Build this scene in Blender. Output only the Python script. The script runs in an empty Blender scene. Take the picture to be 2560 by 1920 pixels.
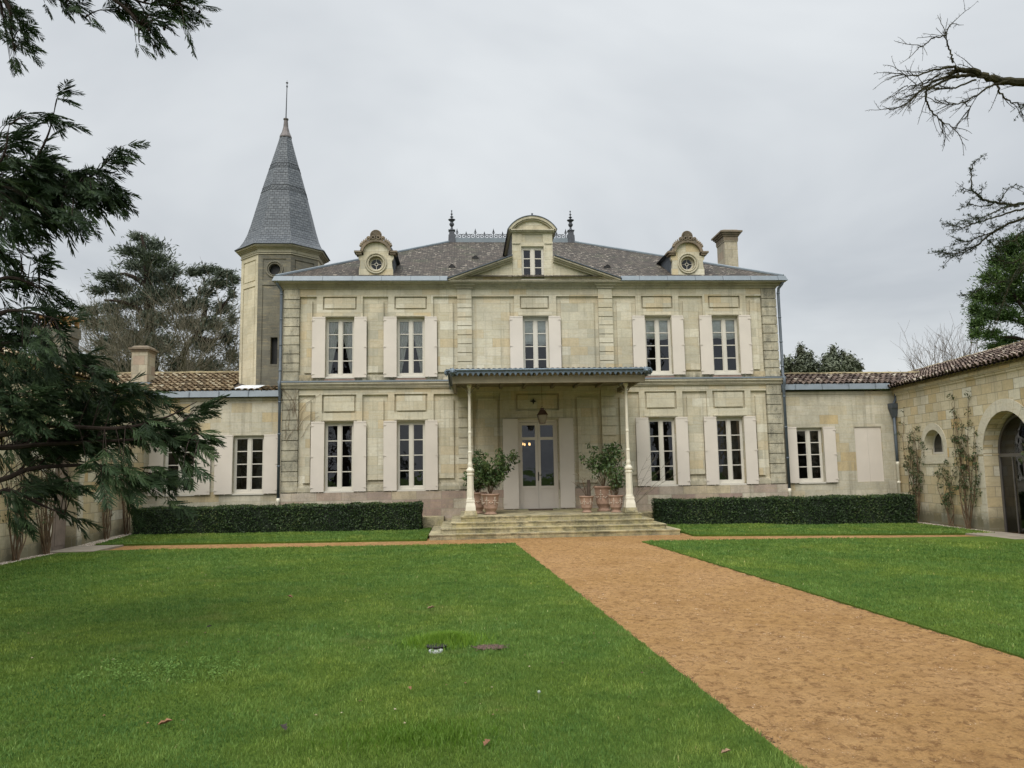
import bpy, math, random
import numpy as np
from math import sin, cos, pi, radians, sqrt, atan2
from mathutils import Vector, Matrix

random.seed(7)
NP = np.random.default_rng(11)
S = bpy.context.scene
COL = S.collection

# ------------------------------------------------------------------ camera
cam_d = bpy.data.cameras.new('camera')
cam_d.sensor_width = 36.0
cam_d.lens = 1924.0 / 2560.0 * 36.0
cam_d.clip_start = 0.05
cam_d.clip_end = 2000
cam = bpy.data.objects.new('camera', cam_d)
COL.objects.link(cam)
yaw, pitch, roll = radians(3.81), radians(6.50), radians(-1.00)
fw = Vector((sin(yaw) * cos(pitch), cos(yaw) * cos(pitch), sin(pitch)))
rt = Vector((cos(yaw), -sin(yaw), 0))
up = rt.cross(fw)
r2 = rt * cos(roll) + up * sin(roll)
u2 = -rt * sin(roll) + up * cos(roll)
cam.matrix_world = Matrix(((r2.x, u2.x, -fw.x, -2.68), (r2.y, u2.y, -fw.y, -27.0), (r2.z, u2.z, -fw.z, 1.88), (0, 0, 0, 1)))
S.camera = cam

# ------------------------------------------------------------------ world: overcast sky
SUN_EL, SUN_AZ = radians(48), radians(205)
world = bpy.data.worlds.new("World")
S.world = world
world.use_nodes = True
nt = world.node_tree
for n in list(nt.nodes): nt.nodes.remove(n)
def N(tree, t, **kw):
    n = tree.nodes.new(t)
    for k, v in kw.items():
        if k == 'inp':
            for a, b in v.items(): n.inputs[a].default_value = b
        else: setattr(n, k, v)
    return n
L = nt.links.new
wo = N(nt, 'ShaderNodeOutputWorld')
bg = N(nt, 'ShaderNodeBackground'); bg.inputs[1].default_value = 0.105
sky = N(nt, 'ShaderNodeTexSky', sky_type='NISHITA', sun_disc=False)
sky.sun_elevation = SUN_EL; sky.sun_rotation = SUN_AZ; sky.dust_density = 4.0
tc = N(nt, 'ShaderNodeTexCoord')
sep = N(nt, 'ShaderNodeSeparateXYZ'); L(tc.outputs['Generated'], sep.inputs[0])
# cloud deck: project the view ray on a flat layer so the cloud bands flatten to the horizon
mx = N(nt, 'ShaderNodeMath', operation='MAXIMUM', inp={1: 0.0}); L(sep.outputs[2], mx.inputs[0])
ad = N(nt, 'ShaderNodeMath', operation='ADD', inp={1: 0.22}); L(mx.outputs[0], ad.inputs[0])
dx = N(nt, 'ShaderNodeMath', operation='DIVIDE'); L(sep.outputs[0], dx.inputs[0]); L(ad.outputs[0], dx.inputs[1])
dy = N(nt, 'ShaderNodeMath', operation='DIVIDE'); L(sep.outputs[1], dy.inputs[0]); L(ad.outputs[0], dy.inputs[1])
cb = N(nt, 'ShaderNodeCombineXYZ'); L(dx.outputs[0], cb.inputs[0]); L(dy.outputs[0], cb.inputs[1])
n1 = N(nt, 'ShaderNodeTexNoise', inp={'Scale': 0.85, 'Detail': 5.0, 'Roughness': 0.52, 'Distortion': 0.5}); L(cb.outputs[0], n1.inputs['Vector'])
cr = N(nt, 'ShaderNodeValToRGB'); L(n1.outputs[0], cr.inputs[0])
cr.color_ramp.elements[0].position = 0.34; cr.color_ramp.elements[0].color = (2.50, 2.63, 2.76, 1)
cr.color_ramp.elements[1].position = 0.66; cr.color_ramp.elements[1].color = (3.66, 3.78, 3.82, 1)
# overcast brightens to the zenith
zr = N(nt, 'ShaderNodeValToRGB'); L(mx.outputs[0], zr.inputs[0]); ze = zr.color_ramp.elements
ze[0].position = 0.0; ze[0].color = (.235, .235, .235, 1); ze[1].position = 1.0; ze[1].color = (1, 1, 1, 1)
for p_, v_ in ((0.25, .25), (0.56, .285), (0.72, .62)): e_ = ze.new(p_); e_.color = (v_, v_, v_, 1)
zm = N(nt, 'ShaderNodeMath', operation='MULTIPLY', inp={1: 4.0}); L(zr.outputs[0], zm.inputs[0]); zr = zm
vm = N(nt, 'ShaderNodeVectorMath', operation='SCALE'); L(cr.outputs[0], vm.inputs[0]); L(zr.outputs[0], vm.inputs['Scale'])
mixw = N(nt, 'ShaderNodeMix', data_type='RGBA'); mixw.inputs[0].default_value = 0.93
L(sky.outputs[0], mixw.inputs[6]); L(vm.outputs[0], mixw.inputs[7])
L(mixw.outputs[2], bg.inputs[0]); L(bg.outputs[0], wo.inputs[0])

# ------------------------------------------------------------------ soft sun through the cloud
sd = bpy.data.lights.new('sun', 'SUN'); sd.energy = 1.1; sd.angle = radians(40); sd.color = (1.0, 0.96, 0.90)
so = bpy.data.objects.new('sun', sd); COL.objects.link(so)
d = Vector((sin(SUN_AZ) * cos(SUN_EL), cos(SUN_AZ) * cos(SUN_EL), sin(SUN_EL)))
so.rotation_euler = (-d).to_track_quat('-Z', 'Y').to_euler()
S.view_settings.view_transform = 'Standard'
S.view_settings.look = 'None'
S.view_settings.exposure = 1.05
S.view_settings.gamma = 1.0

# ------------------------------------------------------------------ materials
MATS = {}
def mat_base(name):
    m = bpy.data.materials.new(name); m.use_nodes = True
    t = m.node_tree; b = t.nodes['Principled BSDF']
    return m, t, b
def ramp(t, fac, stops, interp='LINEAR'):
    c = N(t, 'ShaderNodeValToRGB'); r = c.color_ramp; r.interpolation = interp
    while len(r.elements) < len(stops): r.elements.new(0.5)
    for e, (p, col) in zip(r.elements, stops): e.position = p; e.color = (*col, 1)
    t.links.new(fac, c.inputs[0]); return c.outputs[0]
def noise(t, vec, scale, detail=4, rough=0.55, dist=0.0, out=0):
    n = N(t, 'ShaderNodeTexNoise', inp={'Scale': scale, 'Detail': detail, 'Roughness': rough, 'Distortion': dist})
    if vec is not None: t.links.new(vec, n.inputs['Vector'])
    return n.outputs[out]
def mixc(t, fac, a, b, mode='MIX'):
    m = N(t, 'ShaderNodeMix', data_type='RGBA', blend_type=mode)
    for s, v in ((0, fac), (6, a), (7, b)):
        if hasattr(v, 'links') or hasattr(v, 'is_linked'): t.links.new(v, m.inputs[s])
        else: m.inputs[s].default_value = v if s == 0 else (*v, 1)
    return m.outputs[2]
def maprange(t, v, a, b, c=0.0, d=1.0):
    m = N(t, 'ShaderNodeMapRange', inp={1: a, 2: b, 3: c, 4: d}); m.clamp = True
    t.links.new(v, m.inputs[0]); return m.outputs[0]
def math2(t, op, a, b=None):
    m = N(t, 'ShaderNodeMath', operation=op)
    for i, v in ((0, a), (1, b)):
        if v is None: continue
        if hasattr(v, 'is_linked'): t.links.new(v, m.inputs[i])
        else: m.inputs[i].default_value = v
    return m.outputs[0]
def mapping(t, vec, scale=(1, 1, 1), loc=(0, 0, 0)):
    m = N(t, 'ShaderNodeMapping'); m.inputs['Scale'].default_value = scale; m.inputs['Location'].default_value = loc
    t.links.new(vec, m.inputs[0]); return m.outputs[0]
def bump(t, b, h, strength=0.3, dist=0.02, prev=None):
    n = N(t, 'ShaderNodeBump', inp={'Strength': strength, 'Distance': dist})
    t.links.new(h, n.inputs['Height'])
    if prev is not None: t.links.new(prev, n.inputs['Normal'])
    if b is not None: t.links.new(n.outputs[0], b.inputs['Normal'])
    return n.outputs[0]
def coords(t):
    c = N(t, 'ShaderNodeTexCoord'); return c.outputs['Object'], c.outputs['UV']

def plain(name, col, rough=0.6, metal=0.0, var=0.12, vscale=6.0, bmp=0.0, spec=0.5):
    if name in MATS: return MATS[name]
    m, t, b = mat_base(name)
    o, uv = coords(t)
    f = noise(t, o, vscale, 5, 0.6)
    lo = tuple(c * (1 - var) for c in col); hi = tuple(min(1, c * (1 + var)) for c in col)
    t.links.new(ramp(t, f, [(0.3, lo), (0.7, hi)]), b.inputs['Base Color'])
    b.inputs['Roughness'].default_value = rough; b.inputs['Metallic'].default_value = metal
    b.inputs['Specular IOR Level'].default_value = spec
    if bmp: bump(t, b, noise(t, o, vscale * 6, 4), bmp, 0.01)
    MATS[name] = m; return m

def stone(name, tones, bw=0.62, bh=0.32, joint=0.006, jointdark=0.75, stain=0.35, lichen=None, soot=0.0, off=0.0, seed=0.0, splash=0.0, ledges=()):
    """ashlar limestone: each block draws its own tone, with bedding veins, patches and dark weathering"""
    if name in MATS: return MATS[name]
    m, t, b = mat_base(name)
    o, uv = coords(t)
    uvs = mapping(t, uv, (1, 1, 1), (seed, off, 0))
    br = N(t, 'ShaderNodeTexBrick', offset=0.5, inp={'Scale': 1.0, 'Mortar Size': joint, 'Mortar Smooth': 0.3, 'Bias': 0.0, 'Brick Width': bw, 'Row Height': bh})
    br.inputs['Color1'].default_value = (0, 0, 0, 1); br.inputs['Color2'].default_value = (1, 1, 1, 1); br.inputs['Mortar'].default_value = (0.5, 0.5, 0.5, 1)
    t.links.new(uvs, br.inputs['Vector'])
    base = ramp(t, br.outputs['Color'], tones)
    # horizontal bedding
    bed = noise(t, mapping(t, uv, (1.2, 9.0, 1.0), (seed, 0, 0)), 1.6, 6, 0.65, 0.6)
    base = mixc(t, maprange(t, bed, 0.50, 0.72, 0, 0.5), base, (0.47, 0.375, 0.21))
    bed2 = noise(t, mapping(t, uv, (0.8, 14.0, 1.0), (seed + 5, 2, 0)), 2.4, 7, 0.7, 0.8)
    base = mixc(t, maprange(t, bed2, 0.60, 0.70, 0, 0.45), base, (0.30, 0.25, 0.15))
    grain = noise(t, o, 14, 6, 0.7)
    base = mixc(t, 1.0, base, ramp(t, grain, [(0.25, (0.84, 0.84, 0.84)), (0.75, (1.08, 1.08, 1.08))]), 'MULTIPLY')
    big = noise(t, mapping(t, o, (0.5, 0.5, 0.35)), 1.3, 6, 0.62, 0.3)
    base = mixc(t, maprange(t, big, 0.48, 0.72, 0, stain), base, (0.23, 0.215, 0.165))
    rain = noise(t, mapping(t, o, (7.0, 7.0, 0.30)), 1.0, 6, 0.7, 0.2); rmask = noise(t, mapping(t, o, (0.8, 0.8, 0.5)), 1.4, 4, 0.6)
    base = mixc(t, math2(t, 'MULTIPLY', maprange(t, rain, 0.50, 0.70, 0, stain * 1.1), maprange(t, rmask, 0.42, 0.6, 0, 1)), base, (0.20, 0.19, 0.145))
    if soot > 0:
        s1 = noise(t, mapping(t, o, (1.0, 1.0, 0.45)), 2.6, 8, 0.75)
        s2 = noise(t, o, 22, 5, 0.8)
        f = math2(t, 'MULTIPLY', maprange(t, s1, 0.40, 0.66, 0, soot), maprange(t, s2, 0.35, 0.6, 0.25, 1))
        base = mixc(t, f, base, (0.085, 0.083, 0.07))
    if splash > 0:
        sz = N(t, 'ShaderNodeSeparateXYZ'); t.links.new(o, sz.inputs[0])
        lo = math2(t, 'ADD', maprange(t, sz.outputs[2], 0.0, splash, 1, 0), math2(t, 'MULTIPLY', noise(t, o, 3.0, 6, .7), 0.9))
        base = mixc(t, maprange(t, lo, 0.75, 1.25, 0, 0.8), base, (0.10, 0.10, 0.062))
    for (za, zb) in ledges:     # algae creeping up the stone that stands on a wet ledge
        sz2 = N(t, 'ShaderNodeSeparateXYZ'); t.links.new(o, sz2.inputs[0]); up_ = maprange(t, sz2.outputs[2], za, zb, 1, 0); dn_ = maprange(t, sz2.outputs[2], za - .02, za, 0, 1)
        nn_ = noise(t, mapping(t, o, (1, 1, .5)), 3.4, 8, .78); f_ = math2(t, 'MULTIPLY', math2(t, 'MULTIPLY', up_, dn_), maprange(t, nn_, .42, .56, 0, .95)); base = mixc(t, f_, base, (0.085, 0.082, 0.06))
    if lichen:
        l1 = noise(t, o, 5, 7, 0.7)
        base = mixc(t, maprange(t, l1, 0.50, 0.70, 0, 0.5), base, lichen)
        l2 = noise(t, mapping(t, o, (1, 1, 2.2)), 2.3, 8, 0.8); base = mixc(t, maprange(t, l2, 0.50, 0.60, 0, 0.75), base, (0.105, 0.10, 0.065))
    base = mixc(t, maprange(t, br.outputs['Fac'], 0, 1, 0, jointdark), base, (0.22, 0.20, 0.145))
    t.links.new(base, b.inputs['Base Color'])
    b.inputs['Roughness'].default_value = 0.9; b.inputs['Specular IOR Level'].default_value = 0.15
    h = math2(t, 'SUBTRACT', noise(t, o, 9, 8, 0.7), math2(t, 'MULTIPLY', br.outputs['Fac'], 0.8))
    bump(t, b, h, 0.35, 0.012)
    MATS[name] = m; return m

def tiles(name, tones, bw, bh, lich, lfac, edge=(0.03, 0.028, 0.026), rough=0.8, var=0.5, msize=0.012, moss=None):
    if name in MATS: return MATS[name]
    m, t, b = mat_base(name)
    o, uv = coords(t)
    br = N(t, 'ShaderNodeTexBrick', offset=0.5, inp={'Scale': 1.0, 'Mortar Size': msize, 'Mortar Smooth': 0.1, 'Bias': 0.0, 'Brick Width': bw, 'Row Height': bh})
    br.inputs['Color1'].default_value = (0, 0, 0, 1); br.inputs['Color2'].default_value = (1, 1, 1, 1); br.inputs['Mortar'].default_value = (0.5, 0.5, 0.5, 1)
    t.links.new(uv, br.inputs['Vector'])
    base = ramp(t, br.outputs['Color'], tones)
    pat = noise(t, o, 0.9, 8, 0.7)
    base = mixc(t, maprange(t, pat, 0.4, 0.62, 0, var), base, tones[0][1])
    sp1 = noise(t, mapping(t, uv, (1.0, 2.5, 1)), 9.0, 6, 0.8)
    base = mixc(t, 1.0, base, ramp(t, sp1, [(0.3, (0.45, 0.45, 0.45)), (0.5, (1, 1, 1)), (0.7, (1.75, 1.7, 1.6))]), 'MULTIPLY')
    if lfac > 0:
        a = noise(t, mapping(t, uv, (1.0, 2.6, 1)), 5.0, 3, 0.5)
        c2 = noise(t, o, 0.9, 3, 0.5)
        f = math2(t, 'MULTIPLY', maprange(t, a, 0.61, 0.64, 0, lfac), maprange(t, c2, 0.4, 0.55, 0.3, 1))
        base = mixc(t, f, base, lich)
    if moss:
        ms = noise(t, o, 1.1, 7, 0.7)
        base = mixc(t, maprange(t, ms, 0.52, 0.7, 0, 0.6), base, moss)
    base = mixc(t, br.outputs['Fac'], base, edge)
    t.links.new(base, b.inputs['Base Color'])
    b.inputs['Roughness'].default_value = rough; b.inputs['Specular IOR Level'].default_value = 0.15
    # each course rises towards its lower edge
    sp = N(t, 'ShaderNodeSeparateXYZ'); t.links.new(uv, sp.inputs[0])
    saw = math2(t, 'FRACT', math2(t, 'DIVIDE', sp.outputs[1], bh))
    h = math2(t, 'ADD', math2(t, 'MULTIPLY', saw, -1.0), math2(t, 'MULTIPLY', br.outputs['Color'], 0.35))
    bump(t, b, h, 0.6, 0.02)
    MATS[name] = m; return m

def attr_mat(name, stops, rough=0.8, attr='tone', spec=0.2, trans=0.0, nz=0.25):
    """colour by a per-face random tone attribute, broken up with noise"""
    if name in MATS: return MATS[name]
    m, t, b = mat_base(name)
    a = N(t, 'ShaderNodeAttribute', attribute_name=attr)
    o, uv = coords(t)
    f = math2(t, 'ADD', a.outputs['Fac'], math2(t, 'MULTIPLY', math2(t, 'SUBTRACT', noise(t, o, 5, 5, 0.65), 0.5), nz * 2))
    col = ramp(t, f, stops)
    t.links.new(col, b.inputs['Base Color'])
    b.inputs['Roughness'].default_value = rough; b.inputs['Specular IOR Level'].default_value = spec
    if trans > 0:
        tr = N(t, 'ShaderNodeBsdfTranslucent'); t.links.new(col, tr.inputs[0])
        mx_ = N(t, 'ShaderNodeMixShader'); mx_.inputs[0].default_value = trans
        t.links.new(b.outputs[0], mx_.inputs[1]); t.links.new(tr.outputs[0], mx_.inputs[2])
        t.links.new(mx_.outputs[0], t.nodes['Material Output'].inputs[0])
    MATS[name] = m; return m

TONES = [(0.0, (0.44, 0.415, 0.325)), (0.22, (0.59, 0.55, 0.425)), (0.45, (0.52, 0.47, 0.345)), (0.68, (0.65, 0.615, 0.50)), (0.86, (0.57, 0.50, 0.36)), (1.0, (0.54, 0.445, 0.28))]
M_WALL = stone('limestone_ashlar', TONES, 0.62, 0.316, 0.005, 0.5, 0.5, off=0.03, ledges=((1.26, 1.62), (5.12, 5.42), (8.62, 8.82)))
M_QUOIN = stone('limestone_weathered', [(0, (0.42, 0.395, 0.30)), (1, (0.56, 0.515, 0.39))], 5.0, 0.35, 0.0, 0.1, 0.6, soot=1.0)
M_MOULD = stone('limestone_moulding', [(0, (0.43, 0.40, 0.30)), (1, (0.54, 0.49, 0.37))], 1.6, 4.0, 0.004, 0.5, 0.6, soot=0.3)
M_PLINTH = stone('pink_plinth_stone', [(0, (0.34, 0.245, 0.205)), (0.3, (0.45, 0.37, 0.30)), (0.55, (0.58, 0.53, 0.42)), (0.8, (0.42, 0.32, 0.26)), (1, (0.54, 0.46, 0.31))], 0.85, 0.33, 0.008, 0.8, 0.35, soot=0.55, splash=0.35)
M_WING = stone('annex_limestone', [(0.0, (0.47, 0.44, 0.34)), (0.4, (0.58, 0.54, 0.43)), (0.8, (0.53, 0.49, 0.375)), (1.0, (0.54, 0.42, 0.23))], 0.7, 0.34, 0.006, 0.4, 0.55, soot=0.35, seed=3.3, splash=0.5)
M_YARD = stone('courtyard_wall_limestone', [(0.0, (0.50, 0.39, 0.21)), (0.25, (0.63, 0.56, 0.40)), (0.45, (0.56, 0.45, 0.26)), (0.7, (0.72, 0.68, 0.55)), (0.88, (0.62, 0.52, 0.33)), (1.0, (0.58, 0.40, 0.18))], 0.52, 0.30, 0.009, 0.85, 0.42, seed=1.7, splash=0.9)
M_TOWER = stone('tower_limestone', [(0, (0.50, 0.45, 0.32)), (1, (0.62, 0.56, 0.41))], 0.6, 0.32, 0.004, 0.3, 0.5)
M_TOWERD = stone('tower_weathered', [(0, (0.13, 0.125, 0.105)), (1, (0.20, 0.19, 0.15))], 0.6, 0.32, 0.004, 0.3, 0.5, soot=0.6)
M_ORN = stone('carved_stone', [(0, (0.19, 0.15, 0.11)), (1, (0.27, 0.21, 0.15))], 3, 3, 0, 0, 0.6, soot=0.8)
M_STEP = stone('step_stone', [(0, (0.42, 0.36, 0.19)), (0.5, (0.55, 0.47, 0.28)), (1, (0.47, 0.42, 0.28))], 1.15, 2.0, 0.006, 0.9, 0.5, lichen=(0.27, 0.25, 0.08), soot=1.0)
M_CHIM = stone('chimney_stone', [(0, (0.38, 0.34, 0.26)), (0.6, (0.50, 0.45, 0.34)), (1, (0.38, 0.29, 0.22))], 0.42, 0.33, 0.008, 0.8, 0.6, soot=0.5)
M_ZINC = plain('zinc', (0.17, 0.20, 0.225), 0.5, 0.1, 0.12, 3)
M_ZINCD = plain('dark_zinc', (0.075, 0.09, 0.11), 0.5, 0.2, 0.2, 4)
M_PIPE = plain('grey_blue_pipe', (0.085, 0.105, 0.125), 0.45, 0.0, 0.15, 4)
M_SHUT = plain('pale_beige_paint', (0.60, 0.545, 0.475), 0.5, 0, 0.05, 1.2)
M_FRAME = plain('cream_window_paint', (0.57, 0.54, 0.47), 0.45, 0, 0.05, 2)
M_CREAM = plain('cream_column_paint', (0.66, 0.62, 0.50), 0.45, 0, 0.08, 5)
M_SOFF = plain('shaded_cream_soffit', (0.175, 0.15, 0.092), 0.7, 0, 0.12, 3)  # beams and brackets: shade under the canopy is put into this darkened colour
M_CANO = plain('slate_blue_zinc', (0.115, 0.15, 0.18), 0.45, 0.3, 0.3, 9)
M_IRON = plain('dark_iron', (0.06, 0.065, 0.075), 0.5, 0.3, 0.25, 12)
M_BLACK = plain('black_iron', (0.015, 0.015, 0.015), 0.5, 0.3, 0.2, 12)
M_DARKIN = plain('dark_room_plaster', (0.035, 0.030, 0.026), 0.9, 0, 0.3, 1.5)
M_CURT = plain('white_curtain_cloth', (0.80, 0.80, 0.77), 0.9, 0, 0.06, 8)
M_BLIND = plain('pale_blind_cloth', (0.88, 0.90, 0.88), 0.9, 0, 0.10, 14)
M_DRAPE = plain('brown_drape_cloth', (0.30, 0.22, 0.16), 0.9, 0, 0.1, 8)
M_COPPER = plain('brown_lantern_metal', (0.11, 0.065, 0.045), 0.45, 0.5, 0.3, 15)
M_TERRA = plain('terracotta', (0.33, 0.215, 0.155), 0.85, 0, 0.22, 5, 0.3)
M_LIME = plain('limewashed_relief', (0.46, 0.38, 0.30), 0.9, 0, 0.2, 12, 0.3)
M_BARK = plain('grey_brown_bark', (0.085, 0.065, 0.05), 0.95, 0, 0.4, 9, 0.6, 0.1)
M_BARKD = plain('dark_bark', (0.030, 0.022, 0.018), 0.95, 0, 0.4, 9, 0.6, 0.1)
M_TWIG = plain('pale_bare_twig', (0.135, 0.12, 0.085), 0.9, 0, 0.3, 5, 0, 0.1)
M_ROSE = plain('rose_stem_bark', (0.13, 0.09, 0.055), 0.9, 0, 0.4, 4, 0, 0.1)
M_DOORW = plain('brown_grey_door_paint', (0.21, 0.165, 0.13), 0.8, 0, 0.25, 3)
M_SLATE = tiles('blue_grey_slate', [(0, (0.082, 0.092, 0.104)), (1, (0.125, 0.136, 0.148))], 0.17, 0.105, (0.2, 0.2, 0.2), 0.0, (0.02, 0.022, 0.026), 0.5, 0.3, 0.008)
M_ROOF = tiles('brown_flat_tile', [(0, (0.040, 0.036, 0.030)), (0.5, (0.064, 0.053, 0.045)), (1, (0.105, 0.086, 0.070))], 0.20, 0.13, (0.50, 0.44, 0.36), 1.0, (0.028, 0.024, 0.022), 0.8, 0.5, 0.011, (0.075, 0.085, 0.05))
M_SIDESL = plain('dormer_side_slate', (0.03, 0.034, 0.04), 0.5, 0, 0.3, 6)
M_CANAL = attr_mat('canal_tile', [(0.0, (0.060, 0.045, 0.038)), (0.35, (0.125, 0.09, 0.072)), (0.6, (0.20, 0.148, 0.118)), (0.82, (0.31, 0.26, 0.205)), (1.0, (0.46, 0.42, 0.34))], 0.9)
M_CANALY = attr_mat('canal_tile_golden', [(0.0, (0.09, 0.065, 0.035)), (0.35, (0.22, 0.155, 0.09)), (0.65, (0.33, 0.255, 0.155)), (1.0, (0.50, 0.45, 0.33))], 0.9)

def glass_mat():
    m, t, b = mat_base('window_glass')
    gl = N(t, 'ShaderNodeBsdfGlossy', inp={'Roughness': 0.015}); gl.inputs[0].default_value = (0.9, 0.93, 1.0, 1)
    tr = N(t, 'ShaderNodeBsdfTransparent'); tr.inputs[0].default_value = (0.88, 0.89, 0.89, 1)
    o, uv = coords(t)
    nb = bump(t, None, noise(t, o, 2.2, 2, 0.5, 0.4), 0.35, 0.012)
    t.links.new(nb, gl.inputs['Normal'])
    fr = N(t, 'ShaderNodeFresnel', inp={'IOR': 1.7})
    mxx = N(t, 'ShaderNodeMixShader'); t.links.new(fr.outputs[0], mxx.inputs[0])
    t.links.new(tr.outputs[0], mxx.inputs[1]); t.links.new(gl.outputs[0], mxx.inputs[2])
    t.links.new(mxx.outputs[0], t.nodes['Material Output'].inputs[0])
    return m
M_GLASS = glass_mat()
def emis(name, col, s):
    m, t, b = mat_base(name); b.inputs['Emission Color'].default_value = (*col, 1); b.inputs['Emission Strength'].default_value = s
    b.inputs['Base Color'].default_value = (*col, 1); return m
M_LIT = emis('lit_bulb', (1.0, 0.62, 0.25), 1.6)

# ------------------------------------------------------------------ object helpers
ROOT = {}
def empty(name, loc, label=None, cat=None, group=None, kind=None):
    o = bpy.data.objects.new(name, None); COL.objects.link(o); o.location = loc; o.empty_display_size = 0.3
    ROOT[o.name] = Vector(loc); tag(o, label, cat, group, kind); return o
def tag(o, label=None, cat=None, group=None, kind=None):
    if label: o['label'] = label
    if cat: o['category'] = cat
    if group: o['group'] = group
    if kind: o['kind'] = kind
    return o
class MB:
    def __init__(s): s.v = []; s.f = []
    def add(s, vs, fs):
        k = len(s.v); s.v += [tuple(v) for v in vs]; s.f += [tuple(k + i for i in f) for f in fs]; return s
    def quad(s, a, b, c, d): return s.add([a, b, c, d], [(0, 1, 2, 3)])
    def box(s, x0, x1, y0, y1, z0, z1, fr=None):
        vs = [(x, y, z) for z in (z0, z1) for y in (y0, y1) for x in (x0, x1)]
        if fr: vs = [fr(*p) for p in vs]
        return s.add(vs, [(0, 2, 3, 1), (4, 5, 7, 6), (0, 1, 5, 4), (2, 6, 7, 3), (0, 4, 6, 2), (1, 3, 7, 5)])
    def taper(s, cx, cy, z0, z1, a0, b0, a1, b1):
        vs = [(cx + sx * a, cy + sy * b, z) for z, a, b in ((z0, a0, b0), (z1, a1, b1)) for sx, sy in ((-1, -1), (1, -1), (1, 1), (-1, 1))]
        return s.add(vs, [(3, 2, 1, 0), (4, 5, 6, 7), (0, 1, 5, 4), (1, 2, 6, 5), (2, 3, 7, 6), (3, 0, 4, 7)])
    def extrude(s, poly, y0, y1, fr=None):
        """poly in (x,z), extruded along depth"""
        n = len(poly); vs = [(x, y0, z) for x, z in poly] + [(x, y1, z) for x, z in poly]
        if fr: vs = [fr(*p) for p in vs]
        return s.add(vs, [tuple(range(n)), tuple(range(2 * n - 1, n - 1, -1))] + [(i, i + n, (i + 1) % n + n, (i + 1) % n) for i in range(n)])
    def lathe(s, cx, cy, prof, n=16, phase=0.0, sx=1.0, sy=1.0):
        vs = []; fs = []; m = len(prof)
        for r, z in prof:
            for i in range(n):
                a = 2 * pi * i / n + phase; vs.append((cx + r * cos(a) * sx, cy + r * sin(a) * sy, z))
        for j in range(m - 1):
            for i in range(n): fs.append((j * n + i, j * n + (i + 1) % n, (j + 1) * n + (i + 1) % n, (j + 1) * n + i))
        if prof[0][0] > 1e-4: fs.append(tuple(range(n - 1, -1, -1)))
        if prof[-1][0] > 1e-4: fs.append(tuple((m - 1) * n + i for i in range(n)))
        return s.add(vs, fs)
    def tube(s, pts, radii, n=6, cap=True):
        pts = [Vector(p) for p in pts]
        if not hasattr(radii, '__len__'): radii = [radii] * len(pts)
        vs = []; fs = []; pa = None
        for i, p in enumerate(pts):
            t = (pts[min(i + 1, len(pts) - 1)] - pts[max(i - 1, 0)])
            t = t.normalized() if t.length > 1e-9 else Vector((0, 0, 1))
            if pa is None: a = t.orthogonal().normalized()
            else:
                a = pa - t * pa.dot(t); a = a.normalized() if a.length > 1e-6 else t.orthogonal().normalized()
            pa = a; b = t.cross(a)
            for k in range(n):
                w = 2 * pi * k / n; vs.append(p + (a * cos(w) + b * sin(w)) * radii[i])
        for i in range(len(pts) - 1):
            for k in range(n): fs.append((i * n + k, i * n + (k + 1) % n, (i + 1) * n + (k + 1) % n, (i + 1) * n + k))
        if cap: fs += [tuple(range(n - 1, -1, -1)), tuple((len(pts) - 1) * n + k for k in range(n))]
        return s.add(vs, fs)
    def torus(s, c, ex, ez, R, r, n=28, m=8):
        c = Vector(c); ex = Vector(ex); ez = Vector(ez); ey = ex.cross(ez)
        vs = []; fs = []
        for i in range(n):
            a = 2 * pi * i / n; u = ex * cos(a) + ez * sin(a)
            for k in range(m):
                w = 2 * pi * k / m; vs.append(c + u * (R + r * cos(w)) + ey * (r * sin(w)))
        for i in range(n):
            for k in range(m): fs.append((i * m + k, ((i + 1) % n) * m + k, ((i + 1) % n) * m + (k + 1) % m, i * m + (k + 1) % m))
        return s.add(vs, fs)
    def ball(s, c, rx, ry, rz, n=10, m=7):
        cx, cy, cz = c; vs = [(cx, cy, cz - rz)]; fs = []
        for j in range(1, m):
            p = -pi / 2 + pi * j / m
            for i in range(n): a = 2 * pi * i / n; vs.append((cx + rx * cos(p) * cos(a), cy + ry * cos(p) * sin(a), cz + rz * sin(p)))
        vs.append((cx, cy, cz + rz)); T = len(vs) - 1
        for i in range(n): fs.append((0, 1 + (i + 1) % n, 1 + i)); fs.append((T, T - n + i, T - n + (i + 1) % n))
        for j in range(m - 2):
            for i in range(n): fs.append((1 + j * n + i, 1 + j * n + (i + 1) % n, 1 + (j + 1) * n + (i + 1) % n, 1 + (j + 1) * n + i))
        return s.add(vs, fs)
    def build(s, name, mat, parent=None, smooth=False, uv=True, kind=None):
        off = base_of(parent) if parent else Vector((0, 0, 0))
        me = bpy.data.meshes.new(name)
        me.from_pydata([(x - off.x, y - off.y, z - off.z) for x, y, z in s.v], [], s.f)
        me.materials.append(mat)
        if uv: auto_uv(me, off)
        if smooth:
            me.polygons.foreach_set('use_smooth', [True] * len(me.polygons))
        me.update()
        o = bpy.data.objects.new(name, me); COL.objects.link(o)
        if parent: o.parent = parent
        if kind: o['kind'] = kind
        return o
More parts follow.
